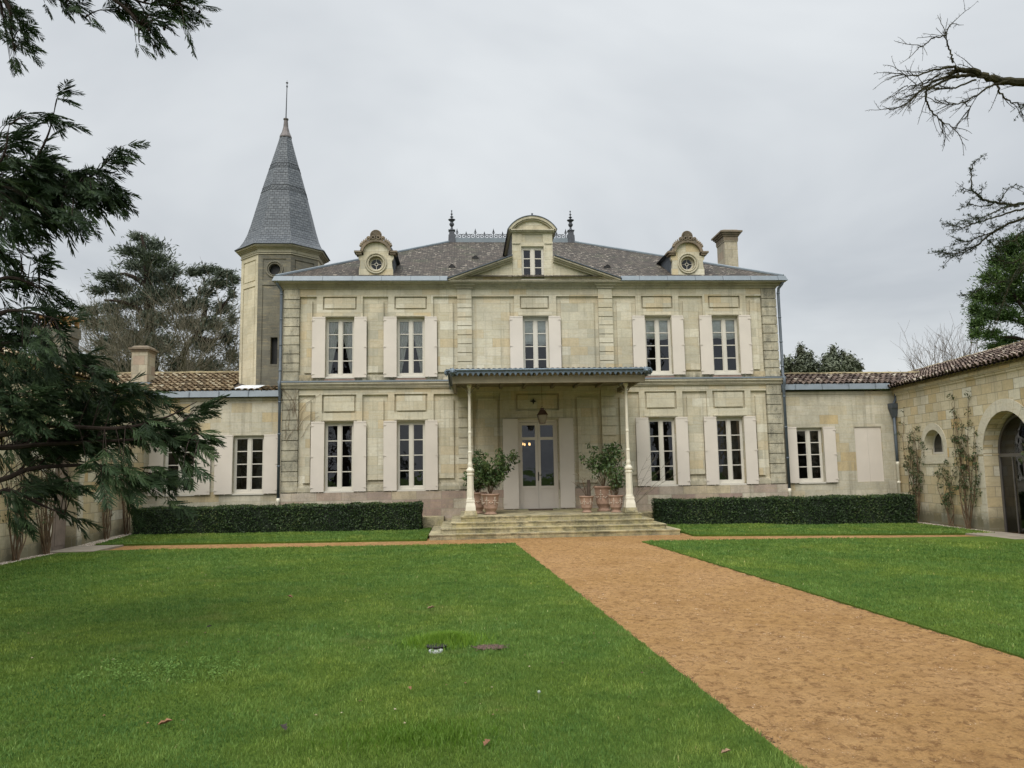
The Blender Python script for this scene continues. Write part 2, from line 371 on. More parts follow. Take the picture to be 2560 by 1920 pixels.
    def parts(s, name, mat, parent=None, gap=.02, **kw):
        """build every separate piece of this mesh as an object of its own"""
        n = len(s.v); p = list(range(n))
        def find(i):
            while p[i] != i: p[i] = p[p[i]]; i = p[i]
            return i
        for f in s.f:
            a = find(f[0])
            for i in f[1:]: p[find(i)] = a
        comp = {}
        for i in range(n): comp.setdefault(find(i), []).append(i)
        bx = {}
        for c, vs in comp.items():
            q = np.array([tuple(s.v[i]) for i in vs]); bx[c] = (q.min(0) - gap / 2, q.max(0) + gap / 2)
        ks = list(comp); par = {c: c for c in ks}
        def fd(c):
            while par[c] != c: c = par[c]
            return c
        for i, a in enumerate(ks):
            for b in ks[i + 1:]:
                if (bx[a][0] <= bx[b][1]).all() and (bx[b][0] <= bx[a][1]).all(): par[fd(b)] = fd(a)
        out = []
        for r in sorted({fd(c) for c in ks}, key=lambda c: tuple(bx[c][0])):
            ids = [i for i in range(n) if fd(find(i)) == r]; mp = {i: k for k, i in enumerate(ids)}; st = set(ids)
            m = MB(); m.v = [s.v[i] for i in ids]; m.f = [tuple(mp[i] for i in f) for f in s.f if f[0] in st]; out.append(m.build(name, mat, parent, **kw))
        return out
def base_of(o):
    while o.parent: o = o.parent
    return ROOT.get(o.name, Vector((0, 0, 0)))
def auto_uv(me, off):
    uvl = me.uv_layers.new(name='UVMap')
    nl = len(me.loops); co = np.zeros(len(me.vertices) * 3); me.vertices.foreach_get('co', co); co = co.reshape(-1, 3) + np.array(off)
    vi = np.zeros(nl, dtype=np.int32); me.loops.foreach_get('vertex_index', vi)
    npoly = len(me.polygons); nr = np.zeros(npoly * 3); me.polygons.foreach_get('normal', nr); nr = nr.reshape(-1, 3)
    lt = np.zeros(npoly, dtype=np.int32); me.polygons.foreach_get('loop_total', lt)
    pn = np.repeat(nr, lt, axis=0)
    ua = np.stack([-pn[:, 1], pn[:, 0], np.zeros(nl)], 1); ln = np.linalg.norm(ua, axis=1)
    flat = ln < 0.05; ua[flat] = (1, 0, 0); ua[~flat] /= ln[~flat][:, None]
    va = np.cross(pn, ua); va[flat] = (0, 1, 0)
    neg = va[:, 2] < 0; va[neg & ~flat] *= -1
    p = co[vi]
    uvs = np.stack([(p * ua).sum(1), (p * va).sum(1)], 1).astype(np.float32)
    uvl.data.foreach_set('uv', uvs.ravel())
def fast_mesh(name, V, F, mat, parent=None, tone=None, smooth=False, uv=False):
    """numpy arrays -> one mesh object (F is n x 3 or n x 4)"""
    off = np.array(base_of(parent)) if parent else np.zeros(3)
    V = np.asarray(V, dtype=np.float32) - off.astype(np.float32); F = np.asarray(F, dtype=np.int32); k = F.shape[1]
    me = bpy.data.meshes.new(name)
    me.vertices.add(len(V)); me.vertices.foreach_set('co', V.ravel())
    me.loops.add(F.size); me.loops.foreach_set('vertex_index', F.ravel())
    me.polygons.add(len(F)); me.polygons.foreach_set('loop_start', np.arange(0, F.size, k, dtype=np.int32))
    me.polygons.foreach_set('loop_total', np.full(len(F), k, dtype=np.int32))
    me.materials.append(mat); me.update(calc_edges=True)
    if tone is not None:
        a = me.attributes.new('tone', 'FLOAT', 'FACE'); a.data.foreach_set('value', np.asarray(tone, dtype=np.float32))
    if smooth: me.polygons.foreach_set('use_smooth', [True] * len(F))
    if uv: auto_uv(me, off)
    o = bpy.data.objects.new(name, me); COL.objects.link(o)
    if parent: o.parent = parent
    return o
def copy_tree(o, parent=None):
    c = o.copy(); COL.objects.link(c)
    if parent: c.parent = parent
    else: ROOT[c.name] = ROOT.get(o.name, Vector((0, 0, 0)))
    for ch in [q for q in bpy.data.objects if q.parent == o]: copy_tree(ch, c)
    return c

def frame(O, ex, nin):
    O = Vector(O); ex = Vector(ex).normalized(); nin = Vector(nin).normalized()
    return lambda x, d, z: O + ex * x + nin * d + Vector((0, 0, z))
FRONT = frame((0, 0, 0), (1, 0, 0), (0, 1, 0))
HOLE = 'hole'
def relief(mb, fr, x0, x1, z0, z1, rects, hole_depth=0.28, skips=()):
    """wall face as a grid of cells, each with its own depth; sides close every step"""
    xs = sorted({x0, x1} | {min(max(v, x0), x1) for r in rects for v in r[:2]})
    zs = sorted({z0, z1} | {min(max(v, z0), z1) for r in rects for v in r[2:4]})
    nx, nz = len(xs) - 1, len(zs) - 1
    D = [[0.0] * nz for _ in range(nx)]
    for i in range(nx):
        cx = (xs[i] + xs[i + 1]) / 2
        for j in range(nz):
            cz = (zs[j] + zs[j + 1]) / 2
            for r in rects:
                if r[0] < cx < r[1] and r[2] < cz < r[3]: D[i][j] = r[4]
    dep = lambda v: hole_depth if v == HOLE else v
    for i in range(nx):
        for j in range(nz):
            v = D[i][j]; a, b, c, e = xs[i], xs[i + 1], zs[j], zs[j + 1]
            if v != HOLE and v is not None: mb.quad(fr(a, v, c), fr(b, v, c), fr(b, v, e), fr(a, v, e))
            if v is None: continue
            if i + 1 < nx and D[i + 1][j] is not None and dep(D[i + 1][j]) != dep(v):
                p, q = dep(v), dep(D[i + 1][j]); mb.quad(fr(b, p, c), fr(b, q, c), fr(b, q, e), fr(b, p, e))
            if j + 1 < nz and D[i][j + 1] is not None and dep(D[i][j + 1]) != dep(v):
                p, q = dep(v), dep(D[i][j + 1]); mb.quad(fr(a, p, e), fr(b, p, e), fr(b, q, e), fr(a, q, e))
def arch_fns(xc, hw, zb, zs, rise):
    hi = lambda x: zs + rise * sqrt(max(0.0, 1 - ((x - xc) / hw) ** 2))
    return (xc - hw, xc + hw, (lambda x: zb), hi)
def circ_fns(xc, zc, r):
    q = lambda x: sqrt(max(0.0, r * r - (x - xc) ** 2))
    return (xc - r, xc + r, (lambda x: zc - q(x)), (lambda x: zc + q(x)))
def wall_holes(mb, fr, x0, x1, z0, z1, holes, d0=0.0, depth=0.3, n=20):
    holes = sorted(holes, key=lambda h: h[0]); x = x0
    q = lambda a, b, c, e: mb.quad(fr(a, d0, c), fr(b, d0, c), fr(b, d0, e), fr(a, d0, e))
    for xl, xr, lo, hi in holes:
        if xl > x: q(x, xl, z0, z1)
        c = (xl + xr) / 2; h = (xr - xl) / 2
        X = [c - h * cos(pi * i / n) for i in range(n + 1)]
        for a, b in zip(X[:-1], X[1:]):
            mb.quad(fr(a, d0, hi(a)), fr(b, d0, hi(b)), fr(b, d0, z1), fr(a, d0, z1))
            if lo(a) > z0 + 1e-4 or lo(b) > z0 + 1e-4: mb.quad(fr(a, d0, z0), fr(b, d0, z0), fr(b, d0, lo(b)), fr(a, d0, lo(a)))
            mb.quad(fr(a, d0, hi(a)), fr(b, d0, hi(b)), fr(b, d0 + depth, hi(b)), fr(a, d0 + depth, hi(a)))
            mb.quad(fr(a, d0, lo(a)), fr(b, d0, lo(b)), fr(b, d0 + depth, lo(b)), fr(a, d0 + depth, lo(a)))
        for xx in (xl, xr):
            if hi(xx) - lo(xx) > 1e-3: mb.quad(fr(xx, d0, lo(xx)), fr(xx, d0 + depth, lo(xx)), fr(xx, d0 + depth, hi(xx)), fr(xx, d0, hi(xx)))
        x = xr
    if x < x1: q(x, x1, z0, z1)

# ------------------------------------------------------------------ windows and shutters
def window(par, fr, xa, xb, za, zb, rows=4, d=0.13, curtain=None, name='window', room=True, back=0.285):
    """french casement: outer frame, two leaves, glazing bars; panes, sill, cloth and the dark room behind are its own pieces"""
    w = MB(); o = 0.055
    w.box(xa, xa + o, d, d + .07, za, zb, fr).box(xb - o, xb, d, d + .07, za, zb, fr)
    w.box(xa + o, xb - o, d, d + .07, zb - .075, zb, fr).box(xa + o, xb - o, d - .01, d + .07, za, za + .085, fr)
    xm = (xa + xb) / 2; w.box(xm - .055, xm + .055, d - .012, d + .06, za + .085, zb - .075, fr)
    z0, z1 = za + .085, zb - .075
    for (p, q) in ((xa + o, xm - .055), (xm + .055, xb - o)):
        w.box(p, p + .03, d + .01, d + .055, z0, z1, fr)
        w.box(q - .03, q, d + .012, d + .055, z0, z1, fr)
        w.box(p + .03, q - .03, d + .01, d + .055, z1 - .045, z1, fr)
        w.box(p + .03, q - .03, d + .01, d + .055, z0, z0 + .05, fr)
        for i in range(1, rows):
            z = z0 + .03 + (z1 - z0 - .06) * i / rows
            w.box(p + .03, q - .03, d + .015, d + .045, z - .016, z + .016, fr)
    W = w.build(name, M_FRAME, par)
    g = MB(); g.quad(fr(xa + .03, d + .035, za + .04), fr(xb - .03, d + .035, za + .04), fr(xb - .03, d + .035, zb - .04), fr(xa + .03, d + .035, zb - .04)); g.build('glass', M_GLASS, W)
    s = MB(); s.box(xa - .02, xb + .02, -.035, d - .012, za - .055, za - .002, fr); s.build('sill', M_FRAME, W)
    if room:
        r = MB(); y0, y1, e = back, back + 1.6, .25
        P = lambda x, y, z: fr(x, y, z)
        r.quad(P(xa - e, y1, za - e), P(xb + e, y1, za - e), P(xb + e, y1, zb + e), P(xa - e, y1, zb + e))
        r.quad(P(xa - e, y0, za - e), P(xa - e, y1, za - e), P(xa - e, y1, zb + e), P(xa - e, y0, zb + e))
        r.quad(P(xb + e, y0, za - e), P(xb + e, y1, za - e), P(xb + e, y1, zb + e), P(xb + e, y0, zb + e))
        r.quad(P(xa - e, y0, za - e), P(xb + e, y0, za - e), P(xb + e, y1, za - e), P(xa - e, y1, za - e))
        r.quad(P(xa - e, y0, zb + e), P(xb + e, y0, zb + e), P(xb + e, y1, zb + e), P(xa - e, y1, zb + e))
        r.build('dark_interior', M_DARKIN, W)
    if curtain: cloth(W, fr, xa + .04, xb - .04, za + .05, zb - .06, curtain, d + .078)
    return W
def cloth(W, fr, xa, xb, za, zb, kind, d):
    def sheet(fn, nu, nv, name, mat):
        V = [fn(i / nu, j / nv) for j in range(nv + 1) for i in range(nu + 1)]
        F = [(j * (nu + 1) + i, j * (nu + 1) + i + 1, (j + 1) * (nu + 1) + i + 1, (j + 1) * (nu + 1) + i) for j in range(nv) for i in range(nu)]
        m = MB(); m.add(V, F); m.build(name, mat, W, smooth=True)
    xm = (xa + xb) / 2
    if kind == 'swag':      # net curtains drawn aside, narrowing downwards
        for s in (-1, 1):
            e = xa if s < 0 else xb
            def fn(u, v, s=s, e=e):
                z = zb - v * (zb - za); w = (xb - xa) / 2 * (1 - .80 * min(1, max(0, v - .18) / .82) ** .8)
                return fr(e - s * w * u, d + .015 * sin(u * 34 + v * 2), z)
            sheet(fn, 44, 14, 'curtain', M_CURT)
    if kind == 'drape':
        def fn(u, v): return fr(xb - (.13 - .07 * v) * (1 - u), d + .02 * sin(u * 22), zb - v * (zb - za))
        sheet(fn, 20, 10, 'drape', M_DRAPE)
    if kind == 'net':
        def fn(u, v): return fr(xa + (xb - xa) * u, d + .012 * sin(u * 60), zb - v * (zb - za))
        sheet(fn, 80, 2, 'curtain', M_DRAPE)
    if kind in ('blind', 'lace'):
        dep = .37 if kind == 'blind' else .46
        def fn(u, v):
            z = zb - v * (zb - za) * dep + (.03 * sin(u * 7) if v > .95 else 0)
            return fr(xa + (xb - xa) * u, d + .02 * sin(v * 14) + .01 * sin(u * 9 + v * 5), z)
        sheet(fn, 24, 24, 'blind', M_BLIND)
def shutter(par, fr, xa, xb, za, zb, hinge, d=-.07, th=.035):
    m = MB(); m.box(xa, xb, d, d + th, za, zb, fr)
    n = 3; w = (xb - xa) / n            # board joints: shallow battens proud of the leaf
    m.box(xa + .004, xb - .004, d - .008, d - .0005, zb - .05, zb - .012, fr)
    P = m.build('shutter', M_SHUT, par)
    h = MB(); x = xa if hinge < 0 else xb
    s = 1 if hinge < 0 else -1
    for q in (.06, .5, .94):
        z = za + (zb - za) * q; h.box(min(x, x + s * .09), max(x, x + s * .09), d - .016, d - .004, z - .012, z + .012, fr)
        h.tube([fr(x + s * .0, d - .02, z - .03), fr(x + s * .0, d - .02, z + .03)], .012, 6)
    h.parts('hinge', M_SHUT, P)
    h = MB(); h.tube([fr((xa + xb) / 2 + .06 * s, d - .01, za - .03), fr((xa + xb) / 2 + .1 * s, d - .05, za + .015)], .009, 5); h.build('shutter_catch', M_FRAME, P)
    return P

# ------------------------------------------------------------------ the mansion
mansion = empty('mansion', (0, 0, 0), 'pale limestone two storey mansion with hipped brown roof, beige shutters and central arched dormer', 'house')
XH = 8.84
def mirror(rs): return rs + [(-b, -a, c, d_, e) for a, b, c, d_, e in rs]
rects = []
lefts = []
lefts += [(-8.31, -7.73, 5.35, 8.13, .085), (-8.14, -7.88, 5.42, 7.97, .010)]
lefts += [(-6.12, -5.23, 5.33, 8.13, .085), (-5.94, -5.39, 5.42, 7.95, .010)]
lefts += [(-3.65, -2.79, 5.33, 8.13, .085), (-3.49, -2.95, 5.42, 7.95, .010)]
lefts += [(-2.28, -.76, 5.33, 8.13, .085), (-2.11, -.92, 5.42, 7.95, .010)]
for a, b in ((-7.51, -6.33), (-5.01, -3.86)):
    lefts += [(a, b, 7.66, 8.13, .085), (a + .055, b - .055, 7.715, 8.075, .010)]
    lefts += [(a, b, 4.01, 4.65, .085), (a + .07, b - .07, 4.07, 4.59, .010)]
lefts += [(-8.31, -7.73, 1.50, 4.64, .085), (-8.15, -7.90, 1.61, 4.46, .010)]
lefts += [(-6.12, -5.23, 1.50, 4.64, .085), (-5.94, -5.39, 1.68, 4.46, .010)]
lefts += [(-3.65, -2.79, 1.50, 4.64, .085), (-3.49, -2.95, 1.70, 4.46, .010)]
lefts += [(-2.28, -1.32, 1.30, 4.64, .085), (-2.11, -1.42, 1.45, 4.46, .010)]
for a, b in ((-7.40, -6.41), (-4.92, -3.95)):
    lefts += [(a, b, 5.25, 7.37, HOLE), (a, b, 1.31, 3.69, HOLE)]
rects = mirror(lefts)
rects += [(-.55, .50, 7.66, 8.13, .085), (-.50, .45, 7.715, 8.075, .010), (-.77, .77, 4.01, 4.62, .085), (-.70, .70, 4.07, 4.56, .010)]
rects += [(-.46, .46, 5.25, 7.37, HOLE), (-.70, .70, .57, 3.69, HOLE)]
# pilasters stand proud: leave their cells out of the wall sheet and build them as parts
mb = MB(); relief(mb, FRONT, -8.31, 8.31, 1.29, 8.40, rects)
mb.quad((-8.31, 0, .57), (-.70, 0, .57), (-.70, 0, 1.29), (-8.31, 0, 1.29)); mb.quad((.70, 0, .57), (8.31, 0, .57), (8.31, 0, 1.29), (.70, 0, 1.29))
mb.quad((-.70, 0, .57), (-.70, .28, .57), (-.70, .28, 1.29), (-.70, 0, 1.29)); mb.quad((.70, 0, .57), (.70, .28, .57), (.70, .28, 1.29), (.70, 0, 1.29))
YB = 12.4
mb.quad((-XH, .02, 0), (-XH, YB, 0), (-XH, YB, 8.4), (-XH, .02, 8.4)); mb.quad((XH, .02, 0), (XH, YB, 0), (XH, YB, 8.4), (XH, .02, 8.4)); mb.quad((-XH, YB, 0), (XH, YB, 0), (XH, YB, 8.4), (-XH, YB, 8.4))
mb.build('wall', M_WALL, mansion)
# quoins and pilasters of separate rusticated blocks
gu = [8.40, 8.02, 7.70, 7.37, 7.06, 6.73, 6.41, 6.09, 5.77, 5.46, 5.14]
gl = [4.86, 4.48, 4.13, 3.78, 3.43, 3.08, 2.73, 2.37, 2.01, 1.67, 1.29]
def blocks(levels, x0, x1, y0, y1, mat, name, jut=0.0):
    m = MB(); rr = random.Random(x0)
    for a, b in zip(levels[:-1], levels[1:]):
        m.box(x0, x1, y0 + rr.uniform(-.006, .006), y1, b + .014, a - .014)
    m.box(x0 + .03, x1 - .03, y0 + .05, y1 + .001, levels[-1], levels[0])
    return m.build(name, mat, mansion)
for sx in (-1, 1):
    a, b = sorted((sx * 8.86, sx * 8.315))
    for lv in (gu, gl): blocks(lv, a, b, -.03, .30, M_QUOIN, 'quoin')
    c = sx * 2.535
    for lv in (gu, gl): blocks(lv, c - .255, c + .255, -.055, .002, M_WALL, 'pilaster')
# plinth
m = MB()
for a, b in ((-8.90, -3.65), (3.65, 8.90)): m.box(a, b, -.055, .25, -.05, 1.27)
for a, b in ((-3.65, -.74), (.74, 3.65)): m.box(a, b, -.045, -.003, -.05, 1.26)
m.parts('plinth', M_PLINTH, mansion)
m = MB()
for a, b in ((-8.31, -7.85), (-5.96, -5.36), (-3.5, -2.8), (2.8, 3.5), (5.36, 5.96), (7.85, 8.31)): m.box(a, b, -.02, -.003, 1.30, 1.44)
m.parts('base_moulding', M_MOULD, mansion)
# string course
m = MB()
for i, (z0, z1, p) in enumerate(((4.86, 4.90, .035), (4.902, 4.955, .06), (4.957, 5.0, .085), (5.002, 5.07, .12))): m.box(-8.86 - p, 8.86 + p, -.03 - p, .0 if i else -.001, z0, z1)
m.build('string_course', M_MOULD, mansion)
m = MB(); m.box(-9.0, 9.0, -.17, -.0005, 5.072, 5.125); m.build('string_course_flashing', M_ZINC, mansion)
# sills of pink stone under the upper windows
m = MB()
for c in (-6.905, -4.435, 4.435, 6.905, 0): m.box(c - .53, c + .53, -.045, -.002, 5.128, 5.19)
m.parts('window_apron', plain('pink_stone', (0.26, 0.18, 0.145), .9, 0, .25, 6), mansion)
# hood mouldings
m = MB()
for c, w in ((-6.92, .60), (-4.435, .58), (4.435, .58), (6.92, .60)):
    for z in (7.405, 3.735): m.box(c - w, c + w, -.05, -.002, z, z + .035)
m.box(-.62, .58, -.05, -.002, 7.405, 7.44); m.box(-.78, .78, -.05, -.002, 3.735, 3.77)
m.parts('hood_moulding', M_MOULD, mansion)
# main cornice, stepped outwards; juts over the pilasters
m = MB()
prof = ((8.40, 8.45, .05), (8.452, 8.49, .08), (8.492, 8.545, .14), (8.547, 8.575, .24), (8.577, 8.62, .31))
for z0, z1, p in prof: m.box(-8.84 - p, 8.84 + p, -p, YB + p, z0, z1)
for c in (-2.535, 2.535):
    for z0, z1, p in prof[:3]: m.box(c - .27 - p * .8, c + .27 + p * .8, -p - .055, -p - .0005, z0 - .003, z1 + .003)
m.build('cornice', M_MOULD, mansion)
# box gutter, slightly raked
def gutter_run(P, L_, name='gutter'):
    """raked zinc box gutter: P(a, out, z), a along, out away from the wall"""
    m = MB(); pr = [(.37, 8.622), (.30, 8.80), (.12, 8.801), (.12, 8.79), (.29, 8.79), (.30, 8.622)]
    V = [P(a_, o_, z_) for a_ in (0, L_) for o_, z_ in pr]; n = len(pr)
    m.add(V, [(i, (i + 1) % n, (i + 1) % n + n, i + n) for i in range(n)] + [tuple(range(n)), tuple(range(2 * n - 1, n - 1, -1))]); return m.build(name, M_ZINC, mansion)
gutter_run(lambda a_, o_, z_: (-8.84 - (o_ if a_ == 0 else -a_), -o_, z_), 5.72)
gutter_run(lambda a_, o_, z_: (8.84 + (o_ if a_ == 0 else -a_), -o_, z_), 5.76)
for sx in (-1, 1): gutter_run(lambda a_, o_, z_: (sx * (8.84 + o_), (-o_ if a_ == 0 else YB + o_), z_), 1)
m = MB(); x = -8.5
while x < 9: 
    if abs(x) > 3.2: m.add([(x, -.373, 8.624), (x + .018, -.373, 8.624), (x + .018, -.303, 8.803), (x, -.303, 8.803), (x, -.36, 8.624), (x + .018, -.36, 8.624), (x + .018, -.29, 8.803), (x, -.29, 8.803)], [(0, 1, 2, 3), (7, 6, 5, 4), (1, 5, 6, 2), (0, 3, 7, 4), (3, 2, 6, 7)])
    x += 1.02
m.parts('gutter_seam', M_ZINCD, mansion)
for sx in (-1, 1):
    x = sx * 8.93
    m = MB(); m.tube([(x + sx * .15, -.27, 8.62), (x + sx * .1, -.2, 8.5), (x + sx * .02, -.10, 8.38), (x, -.09, 8.2), (x, -.09, 5.2), (x + sx * .0, -.19, 5.05), (x, -.19, 4.9), (x, -.09, 4.7), (x, -.09, 1.1)], .05, 10)
    for z in (8.2, 7.3, 6.4, 5.5, 4.4, 3.3, 2.2, 1.1): m.lathe(x, -.09, [(.05, z - .03), (.06, z - .025), (.06, z + .025), (.05, z + .03)], 10)
    P = m.build('downpipe', M_PIPE, mansion, smooth=True)
    m = MB(); m.lathe(x, -.09, [(.062, 1.12), (.062, 1.0), (.05, .98), (.05, 0)], 10); m.build('pipe_foot', M_CREAM, P, smooth=True)
# roof
RY, RZ, RXL, RXR = 6.05, 11.99, -3.04, 2.28
e0 = (-9.09, -.26, 8.79); e1 = (9.09, -.26, 8.79); e2 = (9.09, YB + .26, 8.79); e3 = (-9.09, YB + .26, 8.79)
rl, rr_ = (RXL, RY, RZ), (RXR, RY, RZ)
m = MB(); m.add([e0, e1, e2, e3, rl, rr_], [(0, 1, 5, 4), (1, 2, 5), (2, 3, 4, 5), (3, 0, 4)])
roof = m.build('roof', M_ROOF, mansion)
def strip(a, b, r): return [Vector(a) + (Vector(b) - Vector(a)) * t + Vector((0, 0, .02)) for t in (0, .5, 1)], r
m = MB()
for a in (e0, e3): m.tube(*strip(a, rl, .055), 6)
for a in (e1, e2): m.tube(*strip(a, rr_, .055), 6)
m.parts('hip_flashing', M_ZINC, roof)
m = MB(); m.box(RXL - .05, RXR + .05, RY - .12, RY + .12, RZ - .08, RZ + .14); m.build('ridge_flashing', M_ZINC, roof)
def rz(y): return 8.79 + (y + .26) / (RY + .26) * (RZ - 8.79)
for x, z in ((-2.98, 9.50), (-2.07, 10.27), (.93, 10.27), (2.86, 9.47)):
    y = -.26 + (z - 8.79) / (RZ - 8.79) * (RY + .26)
    m = MB(); V = []
    for i in range(9):
        a = pi * i / 8; V.append((x + .13 * cos(a), y - .07, rz(y - .07) + .01 + .13 * sin(a)))
    for i in range(9):
        a = pi * i / 8; V.append((x + .13 * cos(a), y + .22, rz(y + .22) + .06 * sin(a)))
    m.add(V, [(i, i + 1, i + 10, i + 9) for i in range(8)])
    P = m.build('roof_vent', M_ROOF, roof, smooth=True)
    m = MB(); m.add([(x + .11 * cos(pi * i / 8), y - .055, rz(y - .07) + .02 + .11 * sin(pi * i / 8)) for i in range(9)], [tuple(range(9))]); m.build('vent_opening', M_BLACK, roof)
# cresting and finials
m = MB()
n = 12; w = (RXR - RXL - .5) / n; zb = RZ + .14; yc = RY
def scroll(mb, cx, cz, r, s):
    pts = [(cx + s * r * (1 - t * .75) * cos(pi * 1.0 - t * 4.6), yc, cz + r * (1 - t * .75) * sin(pi * 1.0 - t * 4.6) * -1) for t in [i / 10 for i in range(11)]]
    mb.tube(pts, .014, 4)
for i in range(n + 1):
    x = RXL + .25 + i * w
    h = .40 if i % 2 == 0 else .27
    m.tube([(x, yc, zb), (x, yc, zb + h)], .02, 5)
    m.add([(x - .045, yc, zb + h * .72), (x, yc - .01, zb + h * .62), (x + .045, yc, zb + h * .72), (x, yc, zb + h + .07)], [(0, 1, 2, 3)])
    m.ball((x, yc, zb + h * .86), .026, .02, .03, 6, 4)
    for s in (-1, 1):
        m.tube([(x + s * w * .5 * u, yc, zb + .02 + .17 * sin(u * pi * .5) ** 2 * (1 if u < 1 else 1)) for u in (0.1, .4, .7, 1.0)], .013, 4)
        c = (x + s * w * .30, zb + .125)
        m.tube([(c[0] + s * .095 * (1 - t / 15) * cos(t * .55), yc, c[1] + .095 * (1 - t / 15) * sin(t * .55)) for t in range(-3, 11)], .018, 4)
        m.tube([(x, yc, zb + h * .55), (x + s * .05, yc, zb + h * .62), (x + s * .06, yc, zb + h * .78)], [.016, .014, .006], 4)
m.box(RXL + .2, RXR - .2, yc - .015, yc + .015, zb, zb + .03)
m.build('roof_cresting', M_IRON, mansion)
for x in (RXL + .02, RXR - .02):
    z = RZ - .02
    m = MB(); m.taper(x, yc, z - .1, z + .30, .16, .16, .145, .145); m.taper(x, yc, z + .30, z + .50, .12, .12, .11, .11)
    m.taper(x, yc, z + .5, z + .53, .15, .15, .15, .15)
    m.lathe(x, yc, [(.13, z + .53), (.05, z + .62), (.04, z + .68), (.10, z + .76), (.11, z + .82), (.06, z + .90), (.085, z + .94), (.16, z + 1.0), (.16, z + 1.02), (.05, z + 1.06), (.03, z + 1.10), (.085, z + 1.14), (.03, z + 1.18), (.02, z + 1.24), (.06, z + 1.27), (.02, z + 1.30), (.015, z + 1.38), (.035, z + 1.42), (.0, z + 1.47)], 10)
    m.build('roof_finial', M_IRON, mansion, smooth=False)
# chimney on the right
m = MB(); cx, cy = 8.56, 3.9
m.box(cx - .28, cx + .28, cy - .45, cy + .45, 8.8, 11.22)
m.box(cx - .30, cx + .30, cy - .47, cy + .47, 11.222, 11.27)
C = m.build('chimney', M_CHIM, mansion)
m = MB(); m.box(cx - .31, cx + .31, cy - .48, cy + .48, 11.272, 11.45)
for i, p in enumerate((.04, .09, .15)): m.box(cx - .31 - p, cx + .31 + p, cy - .48 - p, cy + .48 + p, 11.452 + i * .07, 11.52 + i * .07)
m.taper(cx, cy, 11.662, 11.75, .40, .57, .28, .42); m.build('chimney_cap', M_ORN, C)
# pediment
def rake(mb, x0, z0, x1, z1, w, y0, y1):
    dx_, dz_ = x1 - x0, z1 - z0; l = sqrt(dx_ * dx_ + dz_ * dz_); nx_, nz_ = dz_ / l, -dx_ / l
    if nz_ > 0: nx_, nz_ = -nx_, -nz_
    mb.extrude([(x0, z0), (x1, z1), (x1 + nx_ * w * 0, z1 - w / abs(dx_ / l)), (x0, z0 - w / abs(dx_ / l))], y0, y1)
m = MB(); m.extrude([(-2.95, 8.625), (-.795, 8.625), (-.795, 9.42)], -.10, 1.4); m.extrude([(2.93, 8.625), (.665, 9.42), (.665, 8.625)], -.10, 1.4); P = m.parts('pediment', M_WALL, mansion)[0]
m = MB()
for s in (-1, 1):
    xa, xb = (-3.10, -.80) if s < 0 else (3.06, .67)
    rake(m, xa, 8.68, xb, 9.52, .05, -.36, 1.3); rake(m, xa + s * -.06, 8.652, xb, 9.468, .05, -.29, -.11); rake(m, xa - s * .14, 8.63, xb, 9.41, .06, -.2, -.105)
m.box(-3.08, 3.06, -.345, -.001, 8.622, 8.64)
m.build('raking_cornice', M_MOULD, P)
m = MB()
for s in (-1, 1):
    xa, xb = (-3.14, -.80) if s < 0 else (3.10, .69)
    rake(m, xa, 8.71, xb, 9.56, .03, -.40, 1.6)
m.parts('pediment_flashing', M_ZINCD, P)
# central dormer
D = MB(); xc = -.065
relief(D, frame((0, -.12, 0), (1, 0, 0), (0, 1, 0)), -.79, .66, 8.64, 10.44, [(-.49, .36, 10.0, 10.44, .0), (-.44, .31, 10.10, 10.38, .03), (-.47, .34, 8.73, 9.94, HOLE), (-.755, -.535, 8.80, 10.02, .012), (.405, .625, 8.80, 10.02, .012)], .22)
D.box(-.79, -.785, -.119, 3.0, 8.64, 10.44); D.box(.655, .66, -.119, 3.0, 8.64, 10.44)
D.box(-.80, -.49, -.145, -.121, 10.03, 10.08); D.box(.36, .67, -.145, -.121, 10.03, 10.08)
dorm = D.build('dormer', M_WALL, mansion)
m = MB(); m.box(-.787, -.783, .1, 3.4, 9.0, 10.44); m.box(-.81, -.788, .12, 3.4, 8.9, 10.42); m.build('dormer_side_cladding', M_SIDESL, dorm)
m = MB(); m.box(-.86, .73, -.20, 3.0, 10.442, 10.49); m.box(-.90, .80, -.26, 3.0, 10.492, 10.535)
R0 = 1.02; cz = 11.02 - R0
def arc(r, a0, a1, n=18): return [(xc + r * sin(a0 + (a1 - a0) * i / n), cz + r * cos(a0 + (a1 - a0) * i / n)) for i in range(n + 1)]
am = math.acos((10.537 - cz) / R0)
o_, i_ = arc(R0, -am, am), arc(R0 - .09, -am * 1.0, am * 1.0)
m.extrude(o_ + i_[::-1], -.26, .6)
i2 = arc(R0 - .14, -am, am); m.extrude(arc(R0 - .092, -am, am) + i2[::-1], -.21, .5)
m.build('dormer_cornice', M_MOULD, dorm)
m = MB(); am2 = math.acos((10.537 - cz) / (R0 - .145)); m.extrude(arc(R0 - .145, -am2, am2), -.13, .3); m.build('tympanum', M_WALL, dorm)
m = MB(); o_ = arc(R0 + .028, -am * 1.02, am * 1.02); i_ = arc(R0 + .002, -am * 1.02, am * 1.02)
m.extrude(o_ + i_[::-1], -.28, 3.6); m.box(-.03 + xc, .03 + xc, -.27, -.2, 11.04, 11.12); m.build('dormer_roof', M_ZINCD, dorm)
window(mansion, frame((0, -.12, 0), (1, 0, 0), (0, 1, 0)), -.47, .34, 8.73, 9.94, rows=3, d=.09, name='dormer_window', back=.225)
